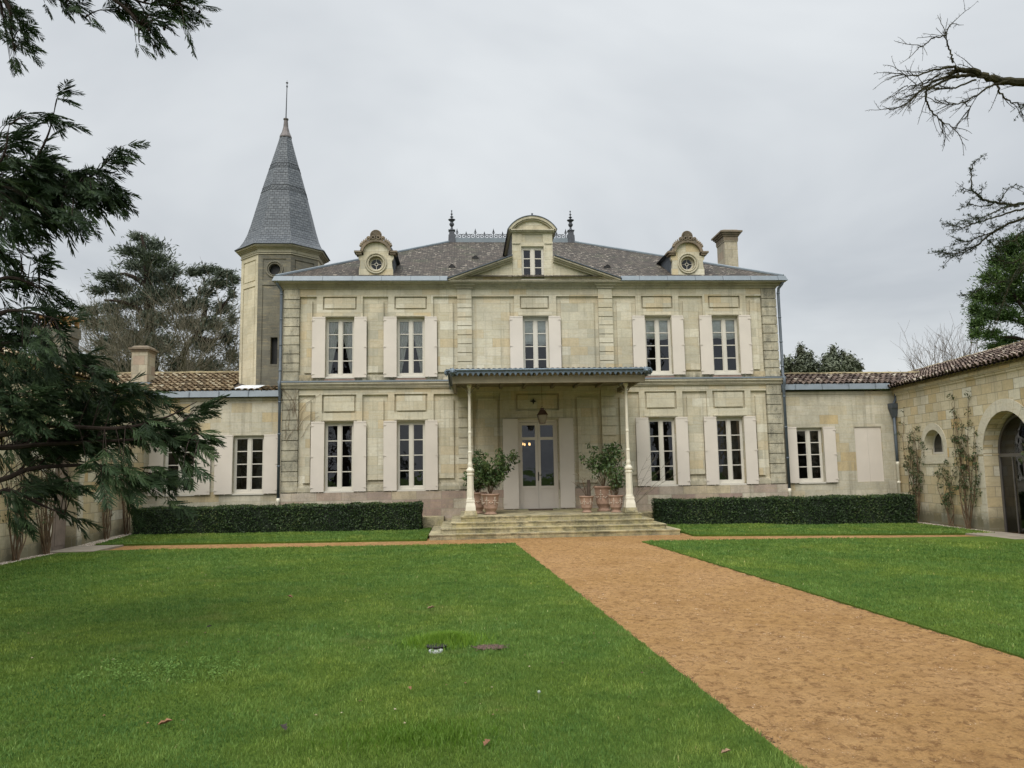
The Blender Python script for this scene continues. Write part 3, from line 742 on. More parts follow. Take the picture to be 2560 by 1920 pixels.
# round-window dormers with a carved shell
def oculus(xc, skew):
    fr = frame((xc, -.02, 0), (1, 0, 0), (0, 1, 0)); zc = 9.33
    m = MB()
    wall_holes(m, fr, -.44, .44, 8.80, 9.72, [circ_fns(0, zc, .27)], 0, .16, 24)
    m.extrude([(-.60, 8.80), (-.44, 8.80), (-.44, 9.62), (-.62, 9.62), (-.62, 9.5), (-.56, 9.42), (-.57, 9.22), (-.60, 9.12)], 0, .16, fr)
    m.extrude([(.60, 8.80), (.44, 8.80), (.44, 9.62), (.62, 9.62), (.62, 9.5), (.56, 9.42), (.57, 9.22), (.60, 9.12)][::-1], 0, .16, fr)
    m.extrude([(.47 * cos(a), 9.72 + .43 * sin(a)) for a in [pi * i / 16 for i in range(17)]], 0, .16, fr)
    m.box(-.55, .55, .16, 2.2, 8.8, 9.7, fr)
    B = m.build('round_window_dormer', M_WALL, mansion)
    m = MB(); c = fr(0, -.015, zc); m.torus(c, (1, 0, 0), (0, 0, 1), .36, .035, 32, 8); m.torus(fr(0, 0, zc), (1, 0, 0), (0, 0, 1), .285, .03, 32, 8); m.torus(fr(0, .12, zc), (1, 0, 0), (0, 0, 1), .235, .03, 32, 8)
    m.build('round_moulding', M_MOULD, B, smooth=True)
    m = MB()
    oo = [(.56 * cos(a), 9.70 + .48 * sin(a)) for a in [pi * (i + .6) / 17.2 for i in range(17)]]; ii = [(.46 * cos(a), 9.70 + .40 * sin(a)) for a in [pi * (i + .6) / 17.2 for i in range(17)]]
    m.extrude(oo + ii[::-1], -.12, .3, fr)
    for s in (-1, 1):
        a, b = sorted((s * .50, s * .76)); m.box(a, b, -.12, .3, 9.71, 9.77, fr); m.box(*sorted((s * .50, s * .70)), -.08, .3, 9.64, 9.708, fr)
        for k in range(4):
            an = pi / 2 - s * (.62 + .14 * k); p = fr(.60 * cos(an), -.06, 9.70 + .52 * sin(an)); m.ball(p, .07, .07, .06, 7, 5)
            m.add([p + Vector((-.05, 0, .02)), p + Vector((.05, 0, .02)), p + Vector((s * .03, 0, .12))], [(0, 1, 2)])
        m.torus(fr(s * .25, -.1, 10.22), (1, 0, 0), (0, 0, 1), .055, .03, 14, 6); m.ball(fr(s * .25, -.1, 10.22), .04, .06, .04, 8, 5)
        m.torus(fr(s * .09, -.12, 10.24), (1, 0, 0), (0, 0, 1), .055, .025, 14, 6)
    m.box(-.26, .26, -.08, .05, 10.12, 10.22, fr)
    m.build('carved_scrolls', M_ORN, B)
    m = MB(); cs = fr(0, -.06, 10.34); m.lathe(0, 0, [], 3) if False else None
    m.extrude([(.19 * cos(2 * pi * i / 24), 10.34 + .19 * sin(2 * pi * i / 24)) for i in range(24)], -.05, .06, fr); m.torus(fr(0, -.05, 10.34), (1, 0, 0), (0, 0, 1), .19, .022, 24, 6)
    for i in range(13):
        a = -.35 + (pi + .7) * i / 12; m.tube([fr(.03 * cos(a), -.07, 10.28 + .03 * sin(a)), fr(.165 * cos(a), -.075, 10.34 + .165 * sin(a))], [.01, .02], 5)
    m.build('carved_shell', M_ORN, B)
    m = MB()      # lead roof and dark cheeks
    for s in (-1, 1): m.box(*sorted((s * .555, s * .60)), .17, 2.4, 8.85, 9.75, fr)
    pp = [(.60 * cos(a), 9.72 + .46 * sin(a)) for a in [pi * i / 14 for i in range(15)]]
    m.extrude([(-.72, 9.76), (.72, 9.76)][::-1] + [(.72, 9.80)] + [(.60 * cos(a), 9.80 + .41 * sin(a)) for a in [pi * i / 14 for i in range(15)]] + [(-.72, 9.80)], .301, 2.6, fr)
    m.parts('dormer_cheeks', M_ZINCD, B)
    m = MB(); m.torus(fr(0, .15, zc), (1, 0, 0), (0, 0, 1), .20, .014, 24, 6); m.torus(fr(0, .15, zc), (1, 0, 0), (0, 0, 1), .055, .014, 16, 6)
    for k in range(4):
        a = k * pi / 2; m.tube([fr(.055 * cos(a), .15, zc + .055 * sin(a)), fr(.2 * cos(a), .15, zc + .2 * sin(a))], .010, 5)
    W = m.build('round_window', M_FRAME, mansion)
    m = MB(); m.add([fr(.24 * cos(2 * pi * i / 24), .158, zc + .24 * sin(2 * pi * i / 24)) for i in range(24)], [tuple(range(24))]); m.build('glass', plain('dark_glass', (.012, .013, .016), .08), W)
oculus(-5.66, 0); oculus(5.64, 0)
# windows
cur = {(-6.905, 1): 'swag', (-4.435, 1): 'swag', (4.435, 1): 'blind', (6.905, 1): 'blind', (-6.905, 0): 'drape', (6.905, 0): 'drape'}
for c in (-6.905, -4.435, 4.435, 6.905):
    hw = .495 if abs(c) > 5 else .485
    xa, xb = c - hw, c + hw
    for lvl, (za, zb) in enumerate(((1.31, 3.69), (5.25, 7.37))):
        window(mansion, FRONT, xa, xb, za + .02, zb, 4, curtain=cur.get((c, lvl)))
        shutter(mansion, FRONT, xa - .46, xa - .008, za - .01, zb + .02, -1, -.085)
        shutter(mansion, FRONT, xb + .008, xb + .435, za - .01, zb + .02, 1, -.085)
window(mansion, FRONT, -.46, .46, 5.27, 7.37, 4, curtain='lace')
shutter(mansion, FRONT, -.93, -.468, 5.24, 7.39, -1, -.085); shutter(mansion, FRONT, .468, .89, 5.24, 7.39, 1, -.085)
# entrance door
m = MB(); o = .06
m.box(-.70, -.64, .10, .17, .57, 3.69); m.box(.64, .70, .10, .17, .57, 3.69); m.box(-.64, .64, .10, .17, 3.61, 3.69)
for (a, b) in ((-.64, -.004), (.004, .64)):
    m.box(a, a + .09, .12, .165, .58, 3.60); m.box(b - .09, b, .12, .165, .58, 3.60)
    m.box(a + .09, b - .09, .12, .165, 3.50, 3.60); m.box(a + .09, b - .09, .12, .165, 2.98, 3.08); m.box(a + .09, b - .09, .12, .165, 1.28, 1.37)
    m.box(a + .09, b - .09, .135, .16, .80, 1.28); m.box(a + .09, b - .09, .12, .165, .58, .80)
    m.box(a + .12, b - .12, .128, .134, .84, 1.24)
door = m.build('door', M_SHUT, mansion)
m = MB(); m.quad((-.56, .145, 1.36), (.56, .145, 1.36), (.56, .145, 3.52), (-.56, .145, 3.52)); m.build('glass', M_GLASS, door)
m = MB(); m.box(-.015, .02, .105, .119, 1.55, 1.85); m.tube([(0, .1, 1.75), (0, .06, 1.75), (.1, .06, 1.74)], .01, 6); m.build('handle', M_BLACK, door)
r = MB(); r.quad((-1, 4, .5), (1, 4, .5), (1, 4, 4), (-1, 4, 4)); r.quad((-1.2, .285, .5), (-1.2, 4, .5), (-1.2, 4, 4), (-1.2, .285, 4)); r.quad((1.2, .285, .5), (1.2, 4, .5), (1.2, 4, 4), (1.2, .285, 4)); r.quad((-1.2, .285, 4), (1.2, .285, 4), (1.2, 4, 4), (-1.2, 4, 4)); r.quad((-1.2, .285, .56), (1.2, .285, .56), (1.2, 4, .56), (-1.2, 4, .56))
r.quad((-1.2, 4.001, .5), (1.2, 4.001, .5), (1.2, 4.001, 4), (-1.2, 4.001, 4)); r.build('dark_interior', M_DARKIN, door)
shutter(mansion, FRONT, -1.24, -.71, .60, 3.72, -1, -.09); shutter(mansion, FRONT, .74, 1.25, .60, 3.72, 1, -.09)
# lit chandelier seen through the door
ch = empty('chandelier', (-.37, 1.6, 2.9), 'small lit crystal chandelier seen through the upper left glass of the entrance door', 'chandelier')
m = MB(); m.tube([(-.37, 1.6, 4.0), (-.37, 1.6, 2.95)], .008, 5)
for k in range(6):
    a = k * pi / 3 + .3; m.tube([(-.37, 1.6, 2.82), (-.37 + .15 * cos(a), 1.6 + .15 * sin(a), 2.74), (-.37 + .24 * cos(a), 1.6 + .24 * sin(a), 2.84)], .008, 4)
m.build('frame', M_COPPER, ch)
m = MB()
for k in range(6):
    a = k * pi / 3 + .3; m.lathe(-.37 + .24 * cos(a), 1.6 + .24 * sin(a), [(.012, 2.84), (.016, 2.90), (.0, 2.95)], 6)
m.parts('candle_bulb', M_LIT, ch)
# star shaped wall anchor above the door
m = MB()
for k in range(4):
    a = k * pi / 2; c, s = cos(a), sin(a); m.extrude([(-.14 + .045 * -s - .0 * c, 4.34 + .045 * c), (-.14 + .115 * c, 4.34 + .115 * s), (-.14 + .045 * s, 4.34 - .045 * c)], -.035, .008)
m.extrude([(-.14 + .05 * cos(i * pi / 4), 4.34 + .05 * sin(i * pi / 4)) for i in range(8)], -.045, .0)
m.build('wall_anchor', M_BLACK, mansion)

# ------------------------------------------------------------------ tower
tower = empty('tower', (-9.43, 2.31, 0), 'octagonal limestone stair tower with tall blue-grey slate spire behind the left corner of the mansion', 'tower')
tc_ = Vector((-9.43, 2.31, 0)); R = 1.53; ap = R * cos(pi / 8); hw = R * sin(pi / 8)
lightm = MB(); darkm = MB(); cm = MB(); ring = MB()
for k in range(8):
    a = -pi / 2 + k * pi / 4; nout = Vector((cos(a), sin(a), 0)); ex = Vector((-sin(a), cos(a), 0)) ; ex = ex
    fr = frame(tc_ + nout * ap, ex, -nout)
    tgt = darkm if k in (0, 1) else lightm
    rr = [(-hw + .17, hw - .17, 4.4, 8.78, .03), (-hw + .17, hw - .17, 8.95, 9.76, .03)]
    if k in (0, 1, 7): rr += [(-hw + .21, hw - .21, 4.4, 8.72, .008)]
    if k != 0: rr += [(-hw + .21, hw - .21, 9.0, 9.71, .008)]
    if k == 0:
        rr += [(-.15, .21, 5.80, 6.93, .0), (-.09, .16, 5.87, 6.85, HOLE), (-.32, .32, 9.02, 9.71, None)]
        wall_holes(tgt, fr, -.32, .32, 9.02, 9.71, [circ_fns(0, 9.37, .21)], .03, .2, 20)
        ring.torus(fr(0, .02, 9.37), ex, (0, 0, 1), .29, .035, 28, 8); ring.torus(fr(0, .03, 9.37), ex, (0, 0, 1), .225, .02, 28, 6)
    relief(tgt, fr, -hw, hw, 4.2, 10.02, rr, .2)
    pr = ((9.93, 9.965, .04), (9.967, 10.10, .02), (10.102, 10.14, .06), (10.142, 10.19, .12), (10.192, 10.25, .19))
for z0, z1, p in ((9.93, 9.965, .035), (10.0, 10.12, .02), (10.122, 10.16, .06), (10.162, 10.20, .12), (10.202, 10.26, .19)):
    rr_2 = (ap + p) / cos(pi / 8); cm.lathe(tc_.x, tc_.y, [(rr_2, z0), (rr_2, z1)], 8, pi / 8)
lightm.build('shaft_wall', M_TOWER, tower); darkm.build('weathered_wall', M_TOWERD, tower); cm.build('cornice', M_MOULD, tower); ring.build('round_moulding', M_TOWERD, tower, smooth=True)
m = MB(); m.lathe(tc_.x, tc_.y, [(R - .22, 4.2), (R - .22, 10.0)], 8, pi / 8); m.build('dark_interior', M_BLACK, tower)
prof = [(1.80, 10.262), (1.79, 10.285), (1.62, 10.42), (1.47, 10.65), (1.34, 10.95), (1.22, 11.35), (1.09, 11.85), (.97, 12.3), (.84, 12.8), (.685, 13.35), (.525, 13.9), (.34, 14.55), (.215, 15.02)]
m = MB(); m.lathe(tc_.x, tc_.y, prof, 8, pi / 8); sp = m.build('spire_roof', M_SLATE, tower)
# diamond courses
m = MB()
for (za, zb) in ((12.62, 12.82), (13.62, 13.80)):
    def rad(z):
        for (r0, z0), (r1, z1) in zip(prof[:-1], prof[1:]):
            if z0 <= z <= z1: return r0 + (r1 - r0) * (z - z0) / (z1 - z0)
    for k in range(8):
        def P(u, z):
            r_ = rad(z) + .006; p0 = Vector((r_ * cos(pi / 8 + k * pi / 4), r_ * sin(pi / 8 + k * pi / 4), 0)); p1 = Vector((r_ * cos(pi / 8 + (k + 1) * pi / 4), r_ * sin(pi / 8 + (k + 1) * pi / 4), 0))
            return tc_ + p0.lerp(p1, u) + Vector((0, 0, z))
        for z in (za, zb): m.tube([P(0, z), P(1, z)], .005, 4)
        for i in range(4):
            m.tube([P(i / 4, za), P((i + 1) / 4, zb)], .0045, 4); m.tube([P(i / 4, zb), P((i + 1) / 4, za)], .0045, 4)
m.parts('diamond_slate_course', plain('slate_joint', (.045, .05, .058), .7), tower)
m = MB(); m.lathe(tc_.x, tc_.y, [(.235, 14.98), (.235, 15.03), (.15, 15.22), (.10, 15.42), (.075, 15.72), (.10, 15.74), (.10, 15.78), (.03, 15.80)], 12); m.build('spire_cap', plain('brown_lead', (.12, .105, .10), .5, .4, .2, 6), tower, smooth=False)
m = MB(); m.tube([(tc_.x, tc_.y, 15.78), (tc_.x + .02, tc_.y, 17.2)], [.026, .018], 6); m.ball((tc_.x + .02, tc_.y, 17.12), .035, .035, .05); m.ball((tc_.x + .02, tc_.y, 17.27), .05, .05, .03); m.tube([(tc_.x + .02, tc_.y, 17.2), (tc_.x + .02, tc_.y, 17.38)], [.012, .004], 5); m.build('spire_rod', M_IRON, tower)

# ------------------------------------------------------------------ canal tile roofs
def canal(name, fr, x0, x1, run, rise, mat, par, seed=1, period=.21, rl=.34, skip=None):
    """rows of half-round tiles; fr(x, d, z): x along the eave, d up the slope horizontally"""
    rg = np.random.default_rng(seed); sl = sqrt(run * run + rise * rise); ud, uz = run / sl, rise / sl
    nr = int(sl / rl) + 1; nc = int((x1 - x0) / period); V = []; F = []; T = []
    for c in range(nc):
        xc = x0 + (c + .5) * period
        for r in range(nr):
            s0 = r * rl - .04; s1 = min(s0 + rl + .07, sl + .02)
            if skip and skip(xc, (s0 + s1) / 2 * ud): continue
            jx, jl, jr = rg.uniform(-.012, .012), rg.uniform(-.02, .02), rg.uniform(-.02, .02); tone = rg.beta(1.6, 2.0)
            b = len(V); K = 5
            for (s, w, h, lift) in ((s0 + jl, .088, .078, .035), (s1, .070, .060, .0)):
                for i in range(K + 1):
                    a = pi * i / K; X = xc + jx + (jr if lift else 0) - w * cos(a); Hh = h * sin(a) + lift + .01
                    V.append(fr(X, s * ud - Hh * uz, s * uz + Hh * ud))
            for i in range(K): F.append((b + i, b + i + 1, b + K + 2 + i, b + K + 1 + i)); T.append(tone + rg.uniform(-.05, .05))
            # thickness at the lower lip
            b2 = len(V)
            for i in range(K + 1):
                a = pi * i / K; X = xc + jx + jr - .070 * cos(a); Hh = .060 * sin(a) + .035 + .01; V.append(fr(X, (s0 + jl) * ud - Hh * uz, (s0 + jl) * uz + Hh * ud))
            for i in range(K): F.append((b + i, b + i + 1, b2 + i + 1, b2 + i)); T.append(max(0, tone - .3))
            # pan tile beside it
            b3 = len(V); tn = rg.beta(1.2, 3.0) * .7
            for (s, lift) in ((s0, .012), (s1, -.008)):
                for q, hq in ((.05, .03), (.08, .0), (.13, -.0), (.16, .03)):
                    V.append(fr(xc + q, s * ud - (lift + hq) * uz, s * uz + (lift + hq) * ud))
            for i in range(3): F.append((b3 + i, b3 + i + 1, b3 + 5 + i, b3 + 4 + i)); T.append(tn)
    return fast_mesh(name, [tuple(v) for v in V], F, mat, par, tone=T)
def under(mb, fr, x0, x1, run, rise, t=.03):
    mb.quad(fr(x0, 0, -t), fr(x1, 0, -t), fr(x1, run, rise - t), fr(x0, run, rise - t))

def annex(side):
    if side < 0:
        nm = 'left_annex'; x0, x1 = -13.55, -8.93
        E_ = empty('low_annex', (-11.2, .25, 0), 'single storey limestone annex with golden tile roof and zinc gutter left of the mansion', 'house annex')
    else:
        x0, x1 = 8.93, 13.35
        E_ = empty('low_annex', (11.1, .25, 0), 'single storey limestone annex right of the mansion with one window shuttered closed', 'house annex')
    fr = frame((0, .25, 0), (1, 0, 0), (0, 1, 0)); m = MB()
    wins = ((-10.55, -9.51), (-12.87, -11.83)) if side < 0 else ((9.44, 10.42), (11.63, 12.65))
    relief(m, fr, x0, x1, 0, 4.60, [(a, b, 1.30, 3.29, HOLE) for a, b in wins] + [(x0, x1, 4.50, 4.60, -.03)], .26)
    m.quad((x0, 6.2, 0), (x1, 6.2, 0), (x1, 6.2, 4.6), (x0, 6.2, 4.6)); m.quad((x0, .52, 0), (x0, 6.2, 0), (x0, 6.2, 4.6), (x0, .52, 4.6)); m.quad((x0, .25, 0), (x0, .52, 0), (x0, .52, 4.6), (x0, .25, 4.6))
    if side < 0: m.quad((x0, .25, 4.6), (x0, 6.2, 4.6), (x0, 3.3, 5.8), (x0, 3.2, 5.8))
    m.build('wall', M_WING, E_)
    m = MB(); z0, z1 = (4.62, 4.84) if side < 0 else (4.66, 4.87)
    zz = z0
    m.extrude([(0, zz), (.05, z1), (.30, z1 - .002), (.33, zz)], x0 + (.15 if side < 0 else 0), x1 - (0 if side < 0 else .35), lambda x, y, z: Vector((y, .05 + x, z)))
    x = x0 + .5
    while x < x1 - .4: m.box(x, x + .015, .036, .06, zz + .01, z1 - .01); x += 1.0
    m.build('gutter', M_ZINC, E_)
    g = frame((0, .14, z1 - .03), (1, 0, 0), (0, 1, 0))
    run, rise = (3.2, 1.03) if side < 0 else (1.80, .56)
    sk = (lambda x, d_: (-10.9 < x < -8.0 and d_ > .78)) if side < 0 else None
    canal('roof_tiles', g, x0 - 2.6 if side < 0 else x0, x1 + (3.0 if side > 0 else 0), run, rise, M_CANALY if side < 0 else M_CANAL, E_, 5 + side, skip=sk)
    m = MB(); under(m, g, x0 - 2.6 if side < 0 else x0, x1 + (3.0 if side > 0 else 0), run, rise)
    m.quad(g(x0 - 2.6, run, rise), g(x1 + 3, run, rise), g(x1 + 3, 2 * run, 0), g(x0 - 2.6, 2 * run, 0)) if side < 0 else m.quad(g(x0, run, rise), g(x1 + 3, run, rise), g(x1 + 3, 7, -.2), g(x0, 7, -.2))
    m.build('roof_boards', plain('dark_tile_bed', (.05, .04, .032), .95), E_)
    # ridge tiles
    V = MB(); x = x0 - 2.5 if side < 0 else x0; rg = random.Random(4)
    while x < x1 + (3 if side > 0 else -2.2):
        p0, p1 = g(x, run, rise + .02 + rg.uniform(-.012, .012)), g(x + .42, run, rise + .045 + rg.uniform(-.012, .012))
        V.tube([p0, p1], [.10, .085], 10); x += .37
    V.build('ridge_tiles', M_CANALT if False else plain('mossy_ridge_tile', (.22, .18, .10), .95, 0, .5, 4), E_)
    if side < 0:
        window(E_, fr, -10.55, -9.51, 1.30, 3.29, 4, d=.12, back=.265, curtain=None); window(E_, fr, -12.87, -11.83, 1.30, 3.29, 4, d=.12, back=.265)
        for a, b, h in ((-11.16, -10.56, -1), (-9.50, -9.02, 1), (-13.35, -12.88, -1), (-11.82, -11.30, 1)): shutter(E_, fr, a, b, 1.28, 3.31, h, -.08)
        m = MB(); q = frame((0, .16, 4.84), (1, 0, 0), (0, 1, 0)); k_ = .322
        m.add([q(-10.55, .02, .10), q(-9.72, .02, .10), q(-9.60, .42, .24), q(-10.40, .42, .24), q(-10.55, .02, .05), q(-9.72, .02, .05)], [(0, 1, 2, 3), (0, 4, 5, 1)]); m.build('roof_flashing', plain('white_metal_sheet', (.62, .64, .66), .5), E_)
        cxx, cyy = -14.25, 1.6
        m = MB(); m.box(cxx - .28, cxx + .28, cyy - .3, cyy + .4, 5.0, 6.42); C_ = m.build('chimney', M_CHIM, E_)
        m = MB(); m.box(cxx - .31, cxx + .31, cyy - .33, cyy + .43, 6.422, 6.50); m.box(cxx - .37, cxx + .37, cyy - .39, cyy + .49, 6.502, 6.57); m.taper(cxx, cyy + .1, 6.572, 6.66, .33, .42, .22, .30); m.build('chimney_cap', M_ORN, C_)
        m = MB(); m.box(cxx - .40, cxx + .42, cyy - .36, cyy + .3, 5.22, 5.30); m.build('chimney_flashing', M_ZINC, C_)
    else:
        window(E_, fr, 9.44, 10.42, 1.32, 3.29, 4, d=.12, back=.265)
        shutter(E_, fr, 9.00, 9.43, 1.30, 3.31, -1, -.08); shutter(E_, fr, 10.43, 10.87, 1.30, 3.31, 1, -.08)
        for a, b in ((11.632, 12.139), (12.143, 12.648)):
            m = MB(); m.box(a, b, .04, .08, 1.302, 3.288, fr); m.parts('closed_shutter', M_SHUT, E_)
        # corner downpipe with its hopper
        x = 13.10; m = MB()
        m.lathe(x, .12, [(.05, 1.95), (.055, 2.6), (.055, 3.7)], 10); P = m.build('downpipe', M_PIPE, E_, smooth=True)
        m = MB(); m.taper(x, .12, 3.62, 3.95, .06, .06, .14, .12); m.box(x - .15, x + .15, -.02, .24, 3.952, 4.12); m.tube([(x, .1, 4.1), (x + .1, .1, 4.3), (x + .12, .14, 4.55)], .05, 8); m.build('hopper_head', M_ZINCD, P)
        m = MB(); m.lathe(x, .12, [(.064, 2.0), (.064, 1.9), (.052, 1.88), (.052, -.1)], 10); 
        m.lathe(x, .12, [(.062, 1.3), (.062, 1.2)], 10); m.build('pipe_foot', M_CREAM, P, smooth=True)
    return E_
annex(-1); annex(1)

# ------------------------------------------------------------------ courtyard wings
def genoise(mb, fr, x0, x1, z, depth0, rg):
    x = x0
    while x < x1:
        V = []; K = 6
        for dd in (-depth0, .02):
            for i in range(K + 1):
                a = pi * i / K; V.append(fr(x + .1 - .095 * cos(a), dd, z - .07 + .075 * sin(a)))
            for i in range(K + 1):
                a = pi * i / K; V.append(fr(x + .1 - .078 * cos(a), dd, z - .07 + .058 * sin(a)))
        n = 2 * (K + 1)
        F = [(i, i + 1, n + i + 1, n + i) for i in range(K)] + [(K + 1 + i, K + 2 + i, i + 1, i) for i in range(K)]
        mb.add(V, F); x += .205
# right wing: corner (13.2,.2) running towards the camera
eR = Vector((-.102, -1, 0)).normalized(); nR = Vector((1, -.102, 0)).normalized()
frR = frame((13.22, .25, 0), eR, nR)
rw = empty('courtyard_wing', (13.22, .25, 0), 'cream stone courtyard wing with glazed arch and small niche window under pink tiles', 'outbuilding')
LR = 15.0
ZG = -.25
A1 = arch_fns(6.62, 1.18, ZG, 2.14, 1.20)
A2 = arch_fns(2.60, .62, 2.20, 2.46, .56)
m = MB(); wall_holes(m, frR, 0, LR, ZG, 4.62, [A2, A1, arch_fns(12.0, 1.18, ZG, 2.10, 1.16)], 0, .50, 26)
m.quad(frR(0, 8, ZG), frR(LR, 8, ZG), frR(LR, 8, 4.6), frR(0, 8, 4.6)); m.quad(frR(LR, 0, ZG), frR(LR, 8, ZG), frR(LR, 8, 4.6), frR(LR, 0, 4.6))
m.box(0, LR, -.03, -.001, 4.40, 4.47, frR); m.box(0, LR, -.06, -.001, 4.472, 4.60, frR)
m.build('wall', M_YARD, rw)
def voussoirs(mb, fr, xc, zs, hw, rise, t, d0, d1, n=11, a0=0.0, a1=pi):
    for i in range(n):
        a, b = a0 + (a1 - a0) * i / n + .004, a0 + (a1 - a0) * (i + 1) / n - .004; P = []
        for k in range(5): w = a + (b - a) * k / 4; P.append((xc + hw * cos(w), zs + rise * sin(w)))
        for k in range(4, -1, -1): w = a + (b - a) * k / 4; P.append((xc + (hw + t) * cos(w), zs + (rise + t) * sin(w)))
        mb.extrude(P, d0, d1, fr)
for xc_ in (6.62, 12.0):
    m = MB(); voussoirs(m, frR, xc_, 2.14, 1.182, 1.202, .34, -.018, .02, 13)
    z = ZG
    for i, hh in enumerate((.48, .45, .47, .46, .49)):
        w = .34 if i % 2 else .26
        for s in (-1, 1): a, b = sorted((xc_ + s * 1.182, xc_ + s * (1.182 + w))); m.box(a, b, -.018, .02, z + .005, z + hh - .005, frR)
        z += hh
    m.build('arch_surround', stone('arch_stone', [(0, (.58, .53, .41)), (.5, (.66, .61, .49)), (1, (.72, .68, .57))], 9, 9, 0, 0, .35, splash=.7), rw)
m = MB(); voussoirs(m, frR, 2.60, 2.46, .622, .562, .22, -.014, .02, 7)
for s in (-1, 1): a, b = sorted((2.60 + s * .622, 2.60 + s * .84)); m.box(a, b, -.014, .02, 2.2, 2.455, frR)
m.box(1.76, 3.44, -.03, .02, 1.90, 2.198, frR); m.box(1.985, 3.215, .021, .495, 2.201, 2.22, frR)
m.build('niche_surround', MATS['arch_stone'], rw)
# niche: the small arched window stands deep in its opening
m = MB(); f2 = frame(frR(0, .27, 0), eR, nR)
oo = [(2.60 + .62 * cos(w), 2.46 + .56 * sin(w)) for w in [pi * i / 16 for i in range(17)]]; ii = [(2.60 + .56 * cos(w), 2.46 + .50 * sin(w)) for w in [pi * i / 16 for i in range(17)]]
for i in range(16): m.extrude([oo[i], oo[i + 1], ii[i + 1], ii[i]], 0, .05, f2)
m.box(1.98, 2.04, 0, .05, 2.23, 2.46, f2); m.box(3.16, 3.22, 0, .05, 2.23, 2.46, f2); m.box(2.04, 3.16, 0, .05, 2.23, 2.29, f2); m.box(2.585, 2.615, .005, .045, 2.29, 2.96, f2)
nw = m.build('niche_window', M_FRAME, rw)
m = MB(); m.box(1.9, 3.3, .03, .04, 2.15, 3.1, f2); m.build('glass', plain('dark_glass', (.012, .013, .016), .08), nw)
# glazed arch
for xc_ in (6.62, 12.0):
    f3 = frame(frR(0, .42, 0), eR, nR); m = MB(); a0, b0 = xc_ - 1.18, xc_ + 1.18
    m.box(a0, a0 + .07, 0, .06, ZG, 2.12, f3); m.box(b0 - .07, b0, 0, .06, ZG, 2.12, f3); m.box(a0 + .07, b0 - .07, 0, .06, 2.06, 2.16, f3)
    m.box(xc_ - .04, xc_ + .04, 0, .055, ZG, 2.06, f3); m.box(a0 + .07, b0 - .07, .002, .055, ZG, ZG + .10, f3)
    m.box(a0 + .62, a0 + .66, .01, .05, ZG + .1, 2.06, f3)
    ou = [(xc_ + 1.18 * cos(w), 2.16 + 1.10 * sin(w)) for w in [pi * i / 20 for i in range(21)]]; inn = [(xc_ + 1.11 * cos(w), 2.16 + 1.03 * sin(w)) for w in [pi * i / 20 for i in range(21)]]
    for i in range(20): m.extrude([ou[i], ou[i + 1], inn[i + 1], inn[i]], 0, .06, f3)
    gd = m.build('glazed_door', plain('grey_metal_frame', (.13, .12, .11), .45, .3), rw)
    m = MB(); m.quad(f3(a0, .03, ZG), f3(b0, .03, ZG), f3(b0, .03, 3.3), f3(a0, .03, 3.3)); m.build('glass', M_GLASS, gd)
    m = MB(); P = lambda x, y, z: f3(x, y, z)
    m.quad(P(a0 - .8, 3, ZG), P(b0 + .8, 3, ZG), P(b0 + .8, 3, 3.6), P(a0 - .8, 3, 3.6)); m.quad(P(a0 - .8, .09, ZG), P(a0 - .8, 3, ZG), P(a0 - .8, 3, 3.6), P(a0 - .8, .09, 3.6)); m.quad(P(b0 + .8, .09, ZG), P(b0 + .8, 3, ZG), P(b0 + .8, 3, 3.6), P(b0 + .8, .09, 3.6)); m.quad(P(a0 - .8, .09, 3.6), P(b0 + .8, .09, 3.6), P(b0 + .8, 3, 3.6), P(a0 - .8, 3, 3.6)); m.quad(P(a0 - .8, .09, ZG + .01), P(b0 + .8, .09, ZG + .01), P(b0 + .8, 3, ZG + .01), P(a0 - .8, 3, ZG + .01))
    m.build('dark_interior', plain('dim_hall_plaster', (.10, .085, .06), .9, 0, .3, 1.5), gd)
m = MB(); m.box(6.0, 6.42, 1.2, 1.25, 1.72, 1.92, frR); m.build('lit_wall_lamp', emis('warm_lamp', (1.0, .5, .18), .35), rw)
gR = frame(frR(0, -.24, 4.70), eR, nR)
canal('roof_tiles', gR, -8.0, LR + .2, 3.75, 1.22, M_CANAL, rw, 21)
m = MB(); under(m, gR, -8, LR + .2, 3.75, 1.22); m.quad(gR(-8, 3.75, 1.22), gR(LR, 3.75, 1.22), gR(LR, 7.6, 0), gR(-8, 7.6, 0)); m.build('roof_boards', MATS['dark_tile_bed'], rw)
V = MB(); x = -7.9; rg = random.Random(9)
while x < LR: V.tube([gR(x, 3.75, 1.24 + rg.uniform(-.012, .012)), gR(x + .42, 3.75, 1.26 + rg.uniform(-.012, .012))], [.10, .085], 10); x += .37
V.build('ridge_tiles', MATS['mossy_ridge_tile'], rw)
m = MB(); genoise(m, frR, .1, LR, 4.70, .17, rg); m.box(0, LR, -.10, .05, 4.602, 4.63, frR); m.build('eave_tiles', plain('ochre_eave_tile', (.27, .21, .12), .9, 0, .45, 6), rw)

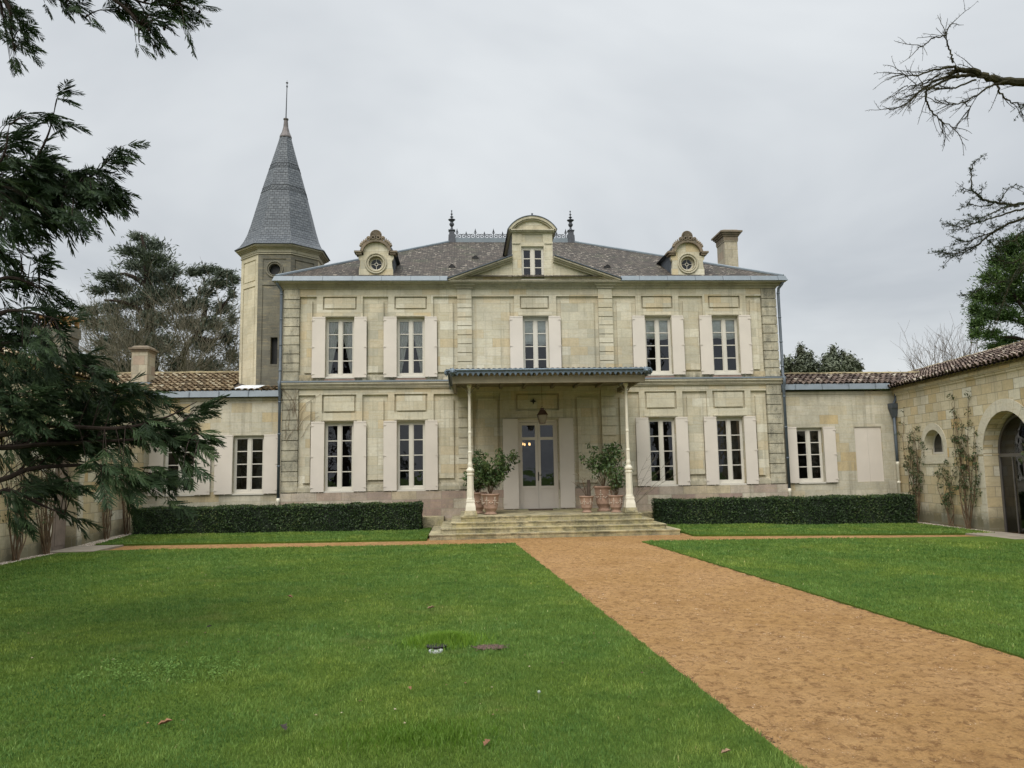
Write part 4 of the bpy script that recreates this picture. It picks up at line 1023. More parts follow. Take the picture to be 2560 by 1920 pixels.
# left wing
eL = Vector((-.035, 1, 0)).normalized(); nL = Vector((-1, -.035, 0)).normalized()
frL = frame((-13.55, .25, 0), eL, nL)      # x negative towards the camera
lw = empty('courtyard_wing', (-13.55, .25, 0), 'cream stone courtyard wing half hidden by the dark conifer, with a brown doorway', 'outbuilding')
m = MB(); DX = -5.55
wall_holes(m, frL, -17, 0, -.2, 4.62, [arch_fns(DX, .72, -.2, 2.3, .7), arch_fns(-12.0, .72, -.2, 2.3, .7)], 0, .35, 18)
m.quad(frL(-17, 8, -.2), frL(0, 8, -.2), frL(0, 8, 4.6), frL(-17, 8, 4.6)); m.quad(frL(-17, 0, -.2), frL(-17, 8, -.2), frL(-17, 8, 4.6), frL(-17, 0, 4.6))
m.box(-17, 0, -.03, -.001, 4.40, 4.47, frL); m.box(-17, 0, -.06, -.001, 4.472, 4.60, frL)
m.build('wall', M_YARD, lw)
for q in (DX, -12.0):
    m = MB(); f4 = frame(frL(0, .28, 0), eL, nL); m.box(q - .72, q - .005, 0, .06, -.2, 3.0, f4); m.box(q + .005, q + .72, 0, .06, -.2, 3.0, f4)
    for s in (-1, 1):
        for z0, z1 in ((.1, 1.1), (1.3, 2.8)): m.box(*sorted((q + s * .10, q + s * .60)), -.012, -.001, z0, z1, f4)
    m.build('door', M_DOORW, lw)
    m = MB(); voussoirs(m, frL, q, 2.3, .722, .702, .26, -.03, .02, 9)
    z = -.2
    for i in range(5):
        for s in (-1, 1): a, b = sorted((q + s * .722, q + s * (.96 if i % 2 else 1.02))); m.box(a, b, -.03, .02, z + .004, z + .496, frL)
        z += .5
    m.build('door_surround', MATS['arch_stone'], lw)
gL = frame(frL(0, -.24, 4.70), eL, nL)
canal('roof_tiles', gL, -17, 6.0, 3.75, 1.22, M_CANALY, lw, 31)
m = MB(); under(m, gL, -17, 6, 3.75, 1.22); m.quad(gL(-17, 3.75, 1.22), gL(6, 3.75, 1.22), gL(6, 7.6, 0), gL(-17, 7.6, 0)); m.build('roof_boards', MATS['dark_tile_bed'], lw)
V = MB(); x = -17
while x < 6: V.tube([gL(x, 3.75, 1.24 + rg.uniform(-.012, .012)), gL(x + .42, 3.75, 1.26 + rg.uniform(-.012, .012))], [.10, .085], 10); x += .37
V.build('ridge_tiles', MATS['mossy_ridge_tile'], lw)
m = MB(); genoise(m, frL, -17, -.1, 4.70, .17, rg); m.box(-17, 0, -.10, .05, 4.602, 4.63, frL); m.build('eave_tiles', MATS['ochre_eave_tile'], lw)
m = MB(); cxx, cyy = -17.4, 2.0      # far chimney with an open brick cap
m.box(cxx - .5, cxx + .5, cyy - .35, cyy + .35, 5.0, 7.05); m.box(cxx - .55, cxx + .55, cyy - .4, cyy + .4, 7.052, 7.42); C_ = m.build('chimney', M_TOWERD, lw)
m = MB()
for i in range(4):
    x = cxx - .5 + i * .29
    for y in (cyy - .36, cyy + .22): m.box(x, x + .12, y, y + .13, 7.422, 7.74)
m.box(cxx - .62, cxx + .60, cyy - .46, cyy + .46, 7.742, 7.80); m.build('brick_chimney_top', plain('orange_brick', (.42, .25, .11), .9, 0, .35, 8), C_)

# ------------------------------------------------------------------ entrance steps and porch
steps = empty('entrance_steps', (0, -2, 0), 'four broad mossy stone steps rising to the front door under the canopy', 'steps')
for i, (hwid, yf, z0, z1) in enumerate(((3.62, 4.66, -.12, .135), (3.30, 4.36, .13, .275), (3.0, 4.05, .27, .415), (2.72, 3.75, .41, .57))):
    m = MB(); m.box(-hwid, hwid, -yf, -.06, z0, z1 - .035); m.box(-hwid - .02, hwid + .02, -yf - .02, -.06, z1 - .034, z1); m.build('step', M_STEP, steps)
m = MB(); m.box(-4.25, -3.3, -.9, -.06, -.1, .42); m.box(3.3, 4.2, -.9, -.06, -.1, .42); m.parts('side_ledge', M_STEP, steps)
mt = empty('doormat', (-.02, -.55, .57), 'thin dark doormat lying in front of the entrance door', 'doormat')
m = MB(); m.box(-.42, .38, -.85, -.30, .574, .60); m.build('mat', plain('dark_coir', (.09, .06, .04), .95, 0, .4, 40, .4), mt)
porch = empty('porch_canopy', (0, -2, .57), 'slate blue corrugated porch canopy with scalloped edge on two slender cream columns before the door', 'canopy')
CX0, CX1, CY = -3.04, 3.04, -3.98
V = []; F = []; nx = int((CX1 - CX0) / .02); rows_ = [(-4.06, 4.955), (-2, 5.02), (0, 5.09)]
for y, z in rows_:
    for i in range(nx + 1):
        x = CX0 + (CX1 - CX0) * i / nx; V.append((x, y, z + .035 * abs(sin(pi * (x - CX0) / .16)) ** .7))
for j in range(2):
    for i in range(nx): F.append((j * (nx + 1) + i, j * (nx + 1) + i + 1, (j + 1) * (nx + 1) + i + 1, (j + 1) * (nx + 1) + i))
m = MB(); m.add(V, F); m.box(CX0, CX1, -4.0, -.13, 4.90, 4.94); m.build('canopy_roof', M_CANO, porch)
def valance(m, P, L_):
    n = int(round(L_ / .16)); w = L_ / n
    for i in range(n):
        a = i * w; pts = [(a, 0), (a + w, 0), (a + w, -.055), (a + w * .80, -.062), (a + w * .72, -.10), (a + w * .5, -.155), (a + w * .28, -.10), (a + w * .2, -.062), (a, -.055)]
        q = [P(x, z) for x, z in pts]; m.add(q, [tuple(range(9))])
        pts2 = [P(x, z, .012) for x, z in pts]; m.add(pts2, [tuple(range(8, -1, -1))])
        k = len(pts); m.add(q + pts2, [(t, (t + 1) % k, (t + 1) % k + k, t + k) for t in range(k)])
        # raised rim of each leaf
        c = [P(a + w * .5 + (x - a - w * .5) * .72, z * .82 - .008, -.008) for x, z in pts[3:8]]
        m.tube(c, .006, 4)
m = MB()
valance(m, lambda x, z, o=0: Vector((CX0 + x, -4.09 + o, 4.895 + z)), CX1 - CX0)
valance(m, lambda x, z, o=0: Vector((CX0 - .02 + o, -4.06 + x, 4.895 + z)), 3.9)
valance(m, lambda x, z, o=0: Vector((CX1 + .02 - o, -4.06 + x, 4.895 + z)), 3.9)
m.tube([(CX0, -4.11, 4.93), (CX1, -4.11, 4.93)], .034, 8); m.tube([(CX0 - .03, -4.1, 4.93), (CX0 - .03, -.15, 4.93)], .034, 8); m.tube([(CX1 + .03, -4.1, 4.93), (CX1 + .03, -.15, 4.93)], .034, 8)
m.build('scalloped_valance', M_CANO, porch)
for sx in (-1, 1):
    c = Vector((sx * 2.93, -4.17, 4.88)); m = MB(); m.ball(c, .085, .07, .09, 10, 8); m.ball(c + Vector((0, -.06, -.02)), .045, .05, .04, 8, 6)
    for k in range(9):
        a = k * 2 * pi / 9; m.tube([c + Vector((.06 * cos(a), 0, .06 * sin(a))), c + Vector((.12 * cos(a), .01, .125 * sin(a)))], [.03, .008], 5)
    m.tube([c + Vector((0, -.1, -.03)), c + Vector((0, -.14, -.05))], [.02, .015], 6)
    c2 = Vector((sx * 3.12, -3.9, 4.88)); m.ball(c2, .07, .085, .09, 10, 8)
    for k in range(9):
        a = k * 2 * pi / 9; m.tube([c2 + Vector((0, .06 * cos(a), .06 * sin(a))), c2 + Vector((0, .12 * cos(a), .125 * sin(a)))], [.03, .008], 5)
    m.build('lion_head_spout', M_CANO, porch)
m = MB(); m.box(-2.94, 2.94, -3.92, -3.80, 4.57, 4.76); m.box(-2.94, 2.94, -3.94, -3.795, 4.545, 4.568); m.box(-2.94, -2.84, -3.79, -.13, 4.60, 4.76); m.box(2.84, 2.94, -3.79, -.13, 4.60, 4.76)
for x in (-2.1, -1.3, -.5, .5, 1.3, 2.1): m.box(x - .05, x + .05, -3.79, -.13, 4.77, 4.86)
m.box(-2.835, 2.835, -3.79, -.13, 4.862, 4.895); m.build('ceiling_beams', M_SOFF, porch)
m = MB()
for s in (-1, 1):
    for t in (-1, 1):
        m.tube([(s * 2.43 + t * .05, -3.5, 4.3), (s * 2.43 + t * .12, -3.5, 4.42), (s * 2.43 + t * .3, -3.5, 4.54)], .018, 6)
m.parts('bracket', M_SOFF, porch)
for sx in (-1, 1):
    x, y = sx * 2.43, -3.48; m = MB()
    m.taper(x, y, .74, .86, .155, .155, .145, .145); m.taper(x, y, .86, 1.0, .145, .145, .115, .115); m.taper(x, y, 1.0, 1.06, .13, .13, .12, .12)
    m.lathe(x, y, [(.125, 1.06), (.125, 1.10), (.112, 1.12), (.10, 1.78), (.115, 1.80), (.115, 1.85), (.09, 1.87), (.125, 1.91), (.125, 1.95), (.07, 2.03), (.07, 2.06)], 8, pi / 8)
    m.lathe(x, y, [(.072, 2.06), (.075, 2.12), (.058, 2.2), (.058, 2.45), (.066, 2.47), (.066, 2.50), (.05, 2.53), (.046, 3.04), (.056, 3.06), (.056, 3.10), (.046, 3.13), (.040, 4.20), (.05, 4.22), (.05, 4.25), (.042, 4.27), (.045, 4.44), (.075, 4.50), (.075, 4.56)], 14)
    P = m.build('column', M_CREAM, porch, smooth=False)
    m = MB(); m.taper(x, y, .571, .60, .19, .19, .20, .20); m.taper(x, y, .60, .738, .20, .20, .17, .17); m.build('column_plinth', M_STEP, P)
# hanging lantern
ln = empty('hanging_lantern', (-.03, -1.9, 3.43), 'brown metal lantern with clear panes hanging on a thin rod under the canopy', 'lantern')
x, y = -.03, -1.9; z = 3.43
m = MB(); m.tube([(x, y, 4.86), (x, y, z + .56)], .007, 5); m.torus((x, y, z + .54), (1, 0, 0), (0, 0, 1), .03, .007, 12, 5)
m.taper(x, y, z + .30, z + .45, .165, .165, .07, .07); m.taper(x, y, z + .28, z + .30, .175, .175, .165, .165); m.taper(x, y, z + .45, z + .50, .055, .055, .05, .05); m.taper(x, y, z + .50, z + .52, .085, .085, .03, .03)
m.taper(x, y, z, z + .02, .10, .10, .10, .10)
for sx in (-1, 1):
    for sy in (-1, 1): m.tube([(x + sx * .095, y + sy * .095, z + .02), (x + sx * .15, y + sy * .15, z + .28)], .008, 4)
m.build('lantern_frame', M_COPPER, ln)
m = MB(); m.taper(x, y, z + .02, z + .28, .088, .088, .143, .143); 
mg, tg, bgd = mat_base('frosted_lantern_glass'); bgd.inputs['Base Color'].default_value = (.45, .43, .36, 1); bgd.inputs['Roughness'].default_value = .25; bgd.inputs['Transmission Weight'].default_value = .6
m.build('lantern_panes', mg, ln)

# ------------------------------------------------------------------ planters
def planter(x, y, s, label, tall=1.0, dec=True):
    E_ = empty('planter', (x, y, .57), label, 'planter', 'terracotta garden pots on the porch')
    h = .64 * s * tall; r = .29 * s
    m = MB(); m.lathe(x, y, [(r * .68, .572), (r * .70, .572 + h * .05), (r * .52, .572 + h * .10), (r * .55, .572 + h * .16), (r * .72, .572 + h * .28), (r * .76, .572 + h * .30), (r * .74, .572 + h * .33), (r * .84, .572 + h * .60), (r * .88, .572 + h * .86), (r * .92, .572 + h * .9), (r * 1.03, .572 + h * .94), (r * 1.03, .572 + h), (r * .9, .572 + h), (r * .86, .572 + h * .9), (0, .572 + h * .9)], 24)
    m.build('pot', M_TERRA, E_, smooth=True)
    m = MB(); g = random.Random(int(x * 100))
    for k in range(6):
        a0 = k * pi / 3
        for t in range(7):
            u = t / 6; a = a0 + u * pi / 3; z = .572 + h * (.80 - .26 * sin(pi * u)); rr = r * .855
            m.ball((x + rr * cos(a), y + rr * sin(a), z), .022 * s, .022 * s, .02 * s, 5, 4)
        for t in range(5): m.ball((x + r * .87 * cos(a0), y + r * .87 * sin(a0), .572 + h * (.82 - t * .08)), .026 * s * (1 - t * .1), .026 * s, .03 * s, 5, 4)
    m.build('garland_relief', M_LIME, E_)
    return .572 + h * .9
# generic leaves: small folded leaf cards spread through a volume
def leaf_cloud(name, centers, radii, n, size, mat, par, seed, flat=1.0, up=0.3, elong=1.6, soft=None):
    rg = np.random.default_rng(seed); centers = np.array(centers, float); radii = np.array(radii, float)
    if radii.ndim == 1: radii = np.stack([radii] * 3, 1)
    w = radii.prod(1) ** (2 / 3); w /= w.sum()
    idx = rg.choice(len(centers), n, p=w)
    dv = rg.normal(size=(n, 3)); dv /= np.linalg.norm(dv, axis=1)[:, None]
    rr = rg.uniform(.25, 1.0, n) ** .5
    P = centers[idx] + dv * radii[idx] * rr[:, None] * (1 if soft is None else np.abs(rg.normal(0, soft, n)).clip(0, 1.8)[:, None])
    nrm = dv * .6 + rg.normal(size=(n, 3)) * .6 + np.array([0, 0, up]); nrm /= np.linalg.norm(nrm, axis=1)[:, None]
    t = np.cross(nrm, rg.normal(size=(n, 3))); t /= np.linalg.norm(t, axis=1)[:, None] + 1e-9; b = np.cross(nrm, t)
    s = size * rg.uniform(.6, 1.35, n)[:, None]
    V = np.stack([P - t * s * elong * .5, P + b * s * .33 + nrm * s * .12, P + t * s * elong * .5, P - b * s * .33 + nrm * s * .12], 1).reshape(-1, 3)
    F = np.arange(4 * n).reshape(-1, 4)
    cl = rg.uniform(0, 1, len(centers)); tone = np.clip(cl[idx] * .5 + rg.uniform(0, .5, n), 0, 1)
    return fast_mesh(name, V, F, mat, par, tone=tone)
M_LEAF = attr_mat('shrub_leaf', [(0, (.022, .042, .014)), (.5, (.060, .105, .032)), (1, (.14, .20, .065))], .45, spec=.4, trans=.12)
M_HEDGE = attr_mat('hedge_leaf', [(0, (.010, .024, .008)), (.5, (.030, .058, .016)), (.85, (.070, .112, .030)), (1, (.14, .15, .05))], .5, spec=.3, trans=.08)
def stemset(m, x, y, z, n, h, spread, rg, r=.012):
    tips = []
    for i in range(n):
        a = rg.uniform(0, 2 * pi); l = h * rg.uniform(.6, 1.0); sp_ = spread * rg.uniform(.3, 1.0)
        pts = [(x, y, z)]; 
        for k in range(1, 5):
            u = k / 4; pts.append((x + sp_ * u ** 1.3 * cos(a) + rg.uniform(-.03, .03), y + sp_ * u ** 1.3 * sin(a) + rg.uniform(-.03, .03), z + l * u))
        m.tube(pts, [r, r * .8, r * .6, r * .45, r * .2], 5); tips.append(pts)
    return tips
def potted(x, y, zt, label, h, spread, leaves, seed, dense, group='potted shrubs on the porch', size=.075, bare=False):
    E_ = empty('potted_shrub', (x, y, zt), label, 'shrub', group); rg = random.Random(seed); m = MB()
    tips = stemset(m, x, y, zt - .02, 11 if not bare else 5, h, spread, rg)
    extra = []
    for pts in list(tips):
        for k in (2, 3, 4):
            for _ in range(2):
                p = Vector(pts[k]); q = p + Vector((rg.uniform(-.2, .2), rg.uniform(-.2, .2), rg.uniform(0, .2))); m.tube([p, q], [.006, .003], 4); extra.append(q)
    m.build('stems', M_ROSE, E_)
    if leaves:
        cs = [tuple(q) for q in extra] + [tuple(p[k]) for p in tips for k in (2, 3, 4)]
        leaf_cloud('foliage', cs, [dense * rg.uniform(.6, 1.2) for _ in cs], leaves, size, M_LEAF, E_, seed)
zt = planter(-1.80, -2.75, 1.0, 'round terracotta pot with garland relief, front one of the pair left of the door')
zt2 = planter(-2.19, -2.05, 1.05, 'terracotta pot partly hidden behind the left porch column')
zt3 = planter(1.22, -2.75, .80, 'small terracotta pot with a bare branching shrub, leftmost of the three right of the door')
zt4 = planter(1.86, -2.25, 1.12, 'largest terracotta pot, tall and plain, in the middle right of the door', 1.12)
zt5 = planter(2.10, -3.0, .82, 'small terracotta pot directly beside the right porch column')
potted(-1.80, -2.72, zt, 'wide bushy green shrub growing in the left porch pots', 1.22, .75, 2300, 41, .16)
potted(-2.19, -2.05, zt2, 'low green shrub showing behind the left porch column', .80, .50, 700, 42, .15)
potted(1.86, -2.25, zt4, 'tallest green shrub, open crowned, in the large pot right of the door', 1.42, .72, 1500, 43, .15)
potted(2.10, -3.0, zt5, 'sparse upright green shrub touching the right porch column', 1.05, .40, 520, 44, .13)
potted(1.22, -2.75, zt3, 'nearly leafless shrub with one thick stub in the small pot right of the door', .75, .62, 0, 45, .1, bare=True)
m = MB(); m.tube([(1.30, -2.72, zt3), (1.31, -2.72, zt3 + .55)], [.065, .05], 8); m.build('cut_stub', M_BARK, [o for o in bpy.data.objects if o.name.startswith('potted_shrub')][-1])
bs = empty('bare_shrub', (2.75, -2.6, .3), 'thin leafless twigs reaching up in front of the window right of the porch', 'shrub')
m = MB(); rg = random.Random(5)
for i in range(5):
    p = Vector((2.5, -2.9, .57)); a = Vector((.12 + .1 * i, .1, .5)).normalized(); pts = [p]
    for k in range(6): a = (a + Vector((rg.uniform(0, .16), rg.uniform(-.1, .1), rg.uniform(-.1, .12)))).normalized(); p = p + a * .36; pts.append(p)
    m.tube(pts, [.009, .008, .007, .006, .005, .004, .003], 4)
    for k in range(2, 6):
        for _ in range(2): m.tube([pts[k], pts[k] + Vector((rg.uniform(.0, .3), rg.uniform(-.1, .1), rg.uniform(.05, .22)))], [.004, .002], 4)
m.build('twigs', M_TWIG, bs)

# ------------------------------------------------------------------ hedges
def hedge(x0, x1, y0, y1, ztop, zb, label, seed):
    E_ = empty('clipped_hedge', ((x0 + x1) / 2, (y0 + y1) / 2, zb), label, 'hedge'); rg = np.random.default_rng(seed)
    i = .05; m = MB(); m.box(x0 + i, x1 - i, y0 + i, y1 - i, zb, ztop - i); m.build('dark_core', plain('hedge_core', (.008, .014, .006), .95), E_)
    faces = [((x0, x1), (y0, y0), (zb, ztop), (0, -1, 0)), ((x0, x1), (y0, y1), (ztop, ztop), (0, 0, 1)), ((x0, x0), (y0, y1), (zb, ztop), (-1, 0, 0)), ((x1, x1), (y0, y1), (zb, ztop), (1, 0, 0)), ((x0, x1), (y1, y1), (zb, ztop), (0, 1, 0))]
    VV = []; TT = []
    for (a, b, c, nrm) in faces:
        A = max((a[1] - a[0]) * (b[1] - b[0]), (a[1] - a[0]) * (c[1] - c[0]), (b[1] - b[0]) * (c[1] - c[0])); n = int(A * 1500 * (.4 if nrm[1] > 0 else 1))
        P = np.stack([rg.uniform(*a, n) if a[0] != a[1] else np.full(n, a[0]), rg.uniform(*b, n) if b[0] != b[1] else np.full(n, b[0]), rg.uniform(*c, n) if c[0] != c[1] else np.full(n, c[0])], 1)
        wob = .022 * np.sin(P[:, 0] * 3.1 + seed) + .016 * np.sin(P[:, 0] * 9 + P[:, 2] * 7) + rg.normal(0, .018, n)
        P = P + np.array(nrm) * (wob[:, None] - .015)
        nn = np.array(nrm) * .5 + rg.normal(size=(n, 3)) * .7 + np.array([0, 0, .3]); nn /= np.linalg.norm(nn, axis=1)[:, None]
        t = np.cross(nn, rg.normal(size=(n, 3))); t /= np.linalg.norm(t, axis=1)[:, None]; bb = np.cross(nn, t); s = rg.uniform(.012, .026, n)[:, None]
        VV.append(np.stack([P - t * s * 1.5, P + bb * s * .7, P + t * s * 1.5, P - bb * s * .7], 1).reshape(-1, 3)); TT.append(np.clip(rg.beta(2, 2.6, n) + .12 * np.sin(P[:, 0] * 2.3 + seed) , 0, 1))
    n = 420; P = np.stack([rg.uniform(x0, x1, n), rg.uniform(y0, y0 + .4, n), np.full(n, ztop - .02)], 1); hh = rg.uniform(.02, .085, n)
    for q in range(3):
        C_ = P + np.stack([rg.normal(0, .012, n), rg.normal(0, .012, n), hh * (q + .5) / 2.5], 1); nn = rg.normal(size=(n, 3)); nn /= np.linalg.norm(nn, axis=1)[:, None]; t = np.cross(nn, rg.normal(size=(n, 3))); t /= np.linalg.norm(t, axis=1)[:, None]; bb = np.cross(nn, t); s = rg.uniform(.010, .020, n)[:, None]
        VV.append(np.stack([C_ - t * s * 1.5, C_ + bb * s * .7, C_ + t * s * 1.5, C_ - bb * s * .7], 1).reshape(-1, 3)); TT.append(rg.uniform(.5, 1, n))
    V = np.concatenate(VV); fast_mesh('foliage', V, np.arange(len(V)).reshape(-1, 4), M_HEDGE, E_, tone=np.concatenate(TT))

# ------------------------------------------------------------------ ground
def g(x, y):
    """height of the yard: falls a little to the right and rises gently towards the house front"""
    x = np.asarray(x, float); y = np.asarray(y, float)
    t = np.clip((y + 5.0) / 3.0, 0, 1); t = t * t * (3 - 2 * t)
    r = -.010 * np.clip(x - 3, 0, 11); l = .006 * np.clip(-x - 3, 0, 11) 
    near = np.clip((y + 7) / 7, 0, 1)
    return .05 * t * np.clip(8 - x, 0, 1) + (r + l * near) * np.clip((y + 30) / 15, 0, 1)
hedge(-13.0, -4.02, -1.95, -1.0, .93, .03, 'long clipped dark green hedge in front of the left half of the mansion', 1)
hedge(3.72, 12.45, -1.95, -1.05, .86, -.06, 'long clipped dark green hedge in front of the right half of the mansion', 2)
def gravel_mat():
    m, t, b = mat_base('ochre_gravel'); o, uv = coords(t)
    big = noise(t, o, .55, 6, .6); mid = noise(t, o, 3.2, 6, .7); fine = noise(t, o, 45, 5, .85)
    c = ramp(t, mid, [(.25, (.24, .136, .052)), (.5, (.315, .185, .074)), (.75, (.385, .238, .102))])
    c = mixc(t, maprange(t, big, .42, .68, 0, .4), c, (.41, .26, .135))
    c = mixc(t, 1.0, c, ramp(t, fine, [(.25, (.60, .57, .54)), (.5, (1, 1, 1)), (.78, (1.30, 1.28, 1.24))]), 'MULTIPLY')
    dk = noise(t, o, 10.0, 8, .82, .4); c = mixc(t, maprange(t, dk, .51, .58, 0, .85), c, (.15, .078, .032)); dk2 = noise(t, o, 1.2, 7, .7, .3); c = mixc(t, maprange(t, dk2, .50, .66, 0, .32), c, (.19, .10, .042)); dk3 = noise(t, o, 16.0, 5, .8); c = mixc(t, maprange(t, dk3, .58, .66, 0, .6), c, (.13, .068, .03))  # damp scuffs, plus the shade of small hollows put into the colour
    vo = N(t, 'ShaderNodeTexVoronoi', inp={'Scale': 34.0}); t.links.new(o, vo.inputs['Vector'])
    c = mixc(t, maprange(t, vo.outputs['Distance'], .0, .22, .35, 0), c, (.46, .33, .20))
    t.links.new(c, b.inputs['Base Color']); b.inputs['Roughness'].default_value = .95; b.inputs['Specular IOR Level'].default_value = .1
    n1_ = bump(t, None, fine, .8, .02); bump(t, b, math2(t, 'ADD', noise(t, o, 5, 6, .7), math2(t, 'MULTIPLY', noise(t, o, 16, 4, .7), .5)), .8, .05, n1_)
    return m
def soil_grass_mat():
    m, t, b = mat_base('lawn_turf'); o, uv = coords(t)
    a = noise(t, o, .30, 6, .6); c1 = noise(t, o, 2.0, 6, .7); f = noise(t, mapping(t, o, (1, .6, 1)), 60, 4, .8)
    c = ramp(t, c1, [(.25, (.058, .105, .014)), (.5, (.088, .145, .022)), (.8, (.13, .19, .036))])
    c = mixc(t, maprange(t, a, .45, .65, 0, .5), c, (.075, .135, .026))
    c = mixc(t, 1.0, c, ramp(t, f, [(.3, (.55, .55, .5)), (.7, (1.35, 1.3, 1.2))]), 'MULTIPLY')
    t.links.new(c, b.inputs['Base Color']); b.inputs['Roughness'].default_value = .9; b.inputs['Specular IOR Level'].default_value = .1
    bump(t, b, f, 1.0, .03); return m
M_GRAVEL = gravel_mat(); M_TURF = soil_grass_mat()
def sheet(name, corners_fn, nu, nv, dz, mat, skirt=0.0):
    """grid sheet; corners_fn(u, v) -> (x, y)"""
    m = MB(); V = []
    for j in range(nv + 1):
        for i in range(nu + 1):
            x, y = corners_fn(i / nu, j / nv); V.append((x, y, float(g(x, y)) + dz))
    F = [(j * (nu + 1) + i, j * (nu + 1) + i + 1, (j + 1) * (nu + 1) + i + 1, (j + 1) * (nu + 1) + i) for j in range(nv) for i in range(nu)]
    m.add(V, F)
    if skirt:
        ring_ = [i for i in range(nu + 1)] + [(j) * (nu + 1) + nu for j in range(1, nv + 1)] + [nv * (nu + 1) + i for i in range(nu - 1, -1, -1)] + [j * (nu + 1) for j in range(nv - 1, 0, -1)]
        for a, b in zip(ring_, ring_[1:] + ring_[:1]):
            A, B = V[a], V[b]; m.quad(A, B, (B[0], B[1], B[2] - skirt), (A[0], A[1], A[2] - skirt))
    o = m.build(name, mat, None, smooth=False); o['kind'] = 'structure'; return o
def xl(y): return -1.33 + (-6.68 - y) * (.73 / 15.37)
def xr(y): return 1.96 + (-7.0 - y) * (.73 / 12.68)
def ytl(x): return -5.95 - (x + 13) * (.72 / 11.6)
def ytr(x): return -6.92 + 0 * x
def xwl(y): return -13.55 + .035 * (.25 - y) * 1.0 + .38
def xwr(y): return 13.22 - .102 * (.25 - y) - .55
def gr(u, v):
    s = lambda q: (q * 2 - 1); return (s(u) ** 3 * 380 + s(u) * 20, s(v) ** 3 * 380 + s(v) * 20)
m = MB(); V = []; n = 40
for j in range(n + 1):
    for i in range(n + 1):
        x, y = gr(i / n, j / n); V.append((x, y, float(g(x, y)) - .30 if abs(x) < 60 and abs(y) < 60 else -.3))
m.add(V, [(j * (n + 1) + i, j * (n + 1) + i + 1, (j + 1) * (n + 1) + i + 1, (j + 1) * (n + 1) + i) for j in range(n) for i in range(n)])
o = m.build('ground', M_TURF); o['kind'] = 'structure'
sheet('gravel_path', lambda u, v: (-13.4 + 26.6 * u, -34 + 29.8 * v), 54, 60, -0.02, M_GRAVEL)
from mathutils import noise as mnoise
def trodden():
    V = []; n1_, n2_ = 96, 620
    for j in range(n2_ + 1):
        t = j / n2_; y = -34 + 28.6 * t
        for i in range(n1_ + 1):
            x = xl(y) - .15 + (xr(y) - xl(y) + .3) * i / n1_
            p = Vector((x * 4.2, y * 4.2, 0)); h = -abs(mnoise.fractal(p, 1.0, 2.1, 4)) * .030 + .010 + mnoise.noise(Vector((x * 13, y * 13, 5))) * .007
            V.append((x, y, float(g(x, y)) + .004 + h))
    F = [(j * (n1_ + 1) + i, j * (n1_ + 1) + i + 1, (j + 1) * (n1_ + 1) + i + 1, (j + 1) * (n1_ + 1) + i) for j in range(n2_) for i in range(n1_)]
    o = fast_mesh('trodden_path', V, F, M_GRAVEL, None, smooth=True, uv=False); o['kind'] = 'structure'
trodden()
lawnL = sheet('lawn', lambda u, v: ((lambda y: (xwl(y) + (xl(y) - xwl(y)) * u, y))(-34 + (34 + ytl(-13 + 11.6 * u)) * v)), 40, 60, .028, M_TURF, .05)
lawnR = sheet('lawn', lambda u, v: ((lambda y: (xr(y) + (xwr(y) - xr(y)) * u, y))(-34 + (34 + -6.95) * v)), 40, 60, .028, M_TURF, .05)
def bedL(u, v):
    x = -12.95 + (9.25) * u; yf = -4.40 - .45 * u; return (x, yf + (0.1 - yf) * v)
def bedR(u, v):
    x = 3.85 + 8.75 * u - .35 * u * (1 - v); yf = -5.25 - .75 * u; return (x, yf + (0.1 - yf) * v)
sheet('lawn_border', bedL, 30, 12, .03, M_TURF, .06); sheet('lawn_border', bedR, 30, 12, .03, M_TURF, .06)
M_PEB = attr_mat('pale_pebble', [(0, (.16, .12, .085)), (.5, (.34, .28, .21)), (1, (.58, .53, .45))], .9)
st = plain('pale_gravel', (.17, .14, .10), .95, 0, .4, 30, .6)
sheet('gravel_strip', lambda u, v: (xwl(-34 + 34.2 * v) - .45 + .50 * u, -34 + 34.2 * v), 3, 60, .012, st)
sheet('gravel_strip', lambda u, v: (xwr(-34 + 34.2 * v) - .12 + .80 * u, -34 + 34.2 * v), 3, 60, .012, st)
slab = plain('pale_threshold_stone', (.25, .215, .165), .85, 0, .2, 3, .2)
for sgn, x0, x1, y0, y1 in ((-1, -13.3, -12.1, -6.35, -4.55), (1, 11.4, 12.6, -7.9, -5.7)):
    m = MB(); z = float(g((x0 + x1) / 2, (y0 + y1) / 2)) + .034
    for i in range(3):
        a = y0 + (y1 - y0) * i / 3; m.box(x0, x1, a + .006, a + (y1 - y0) / 3 - .006, z - .08, z)
    o = m.build('stone_paving', slab); o['kind'] = 'structure'

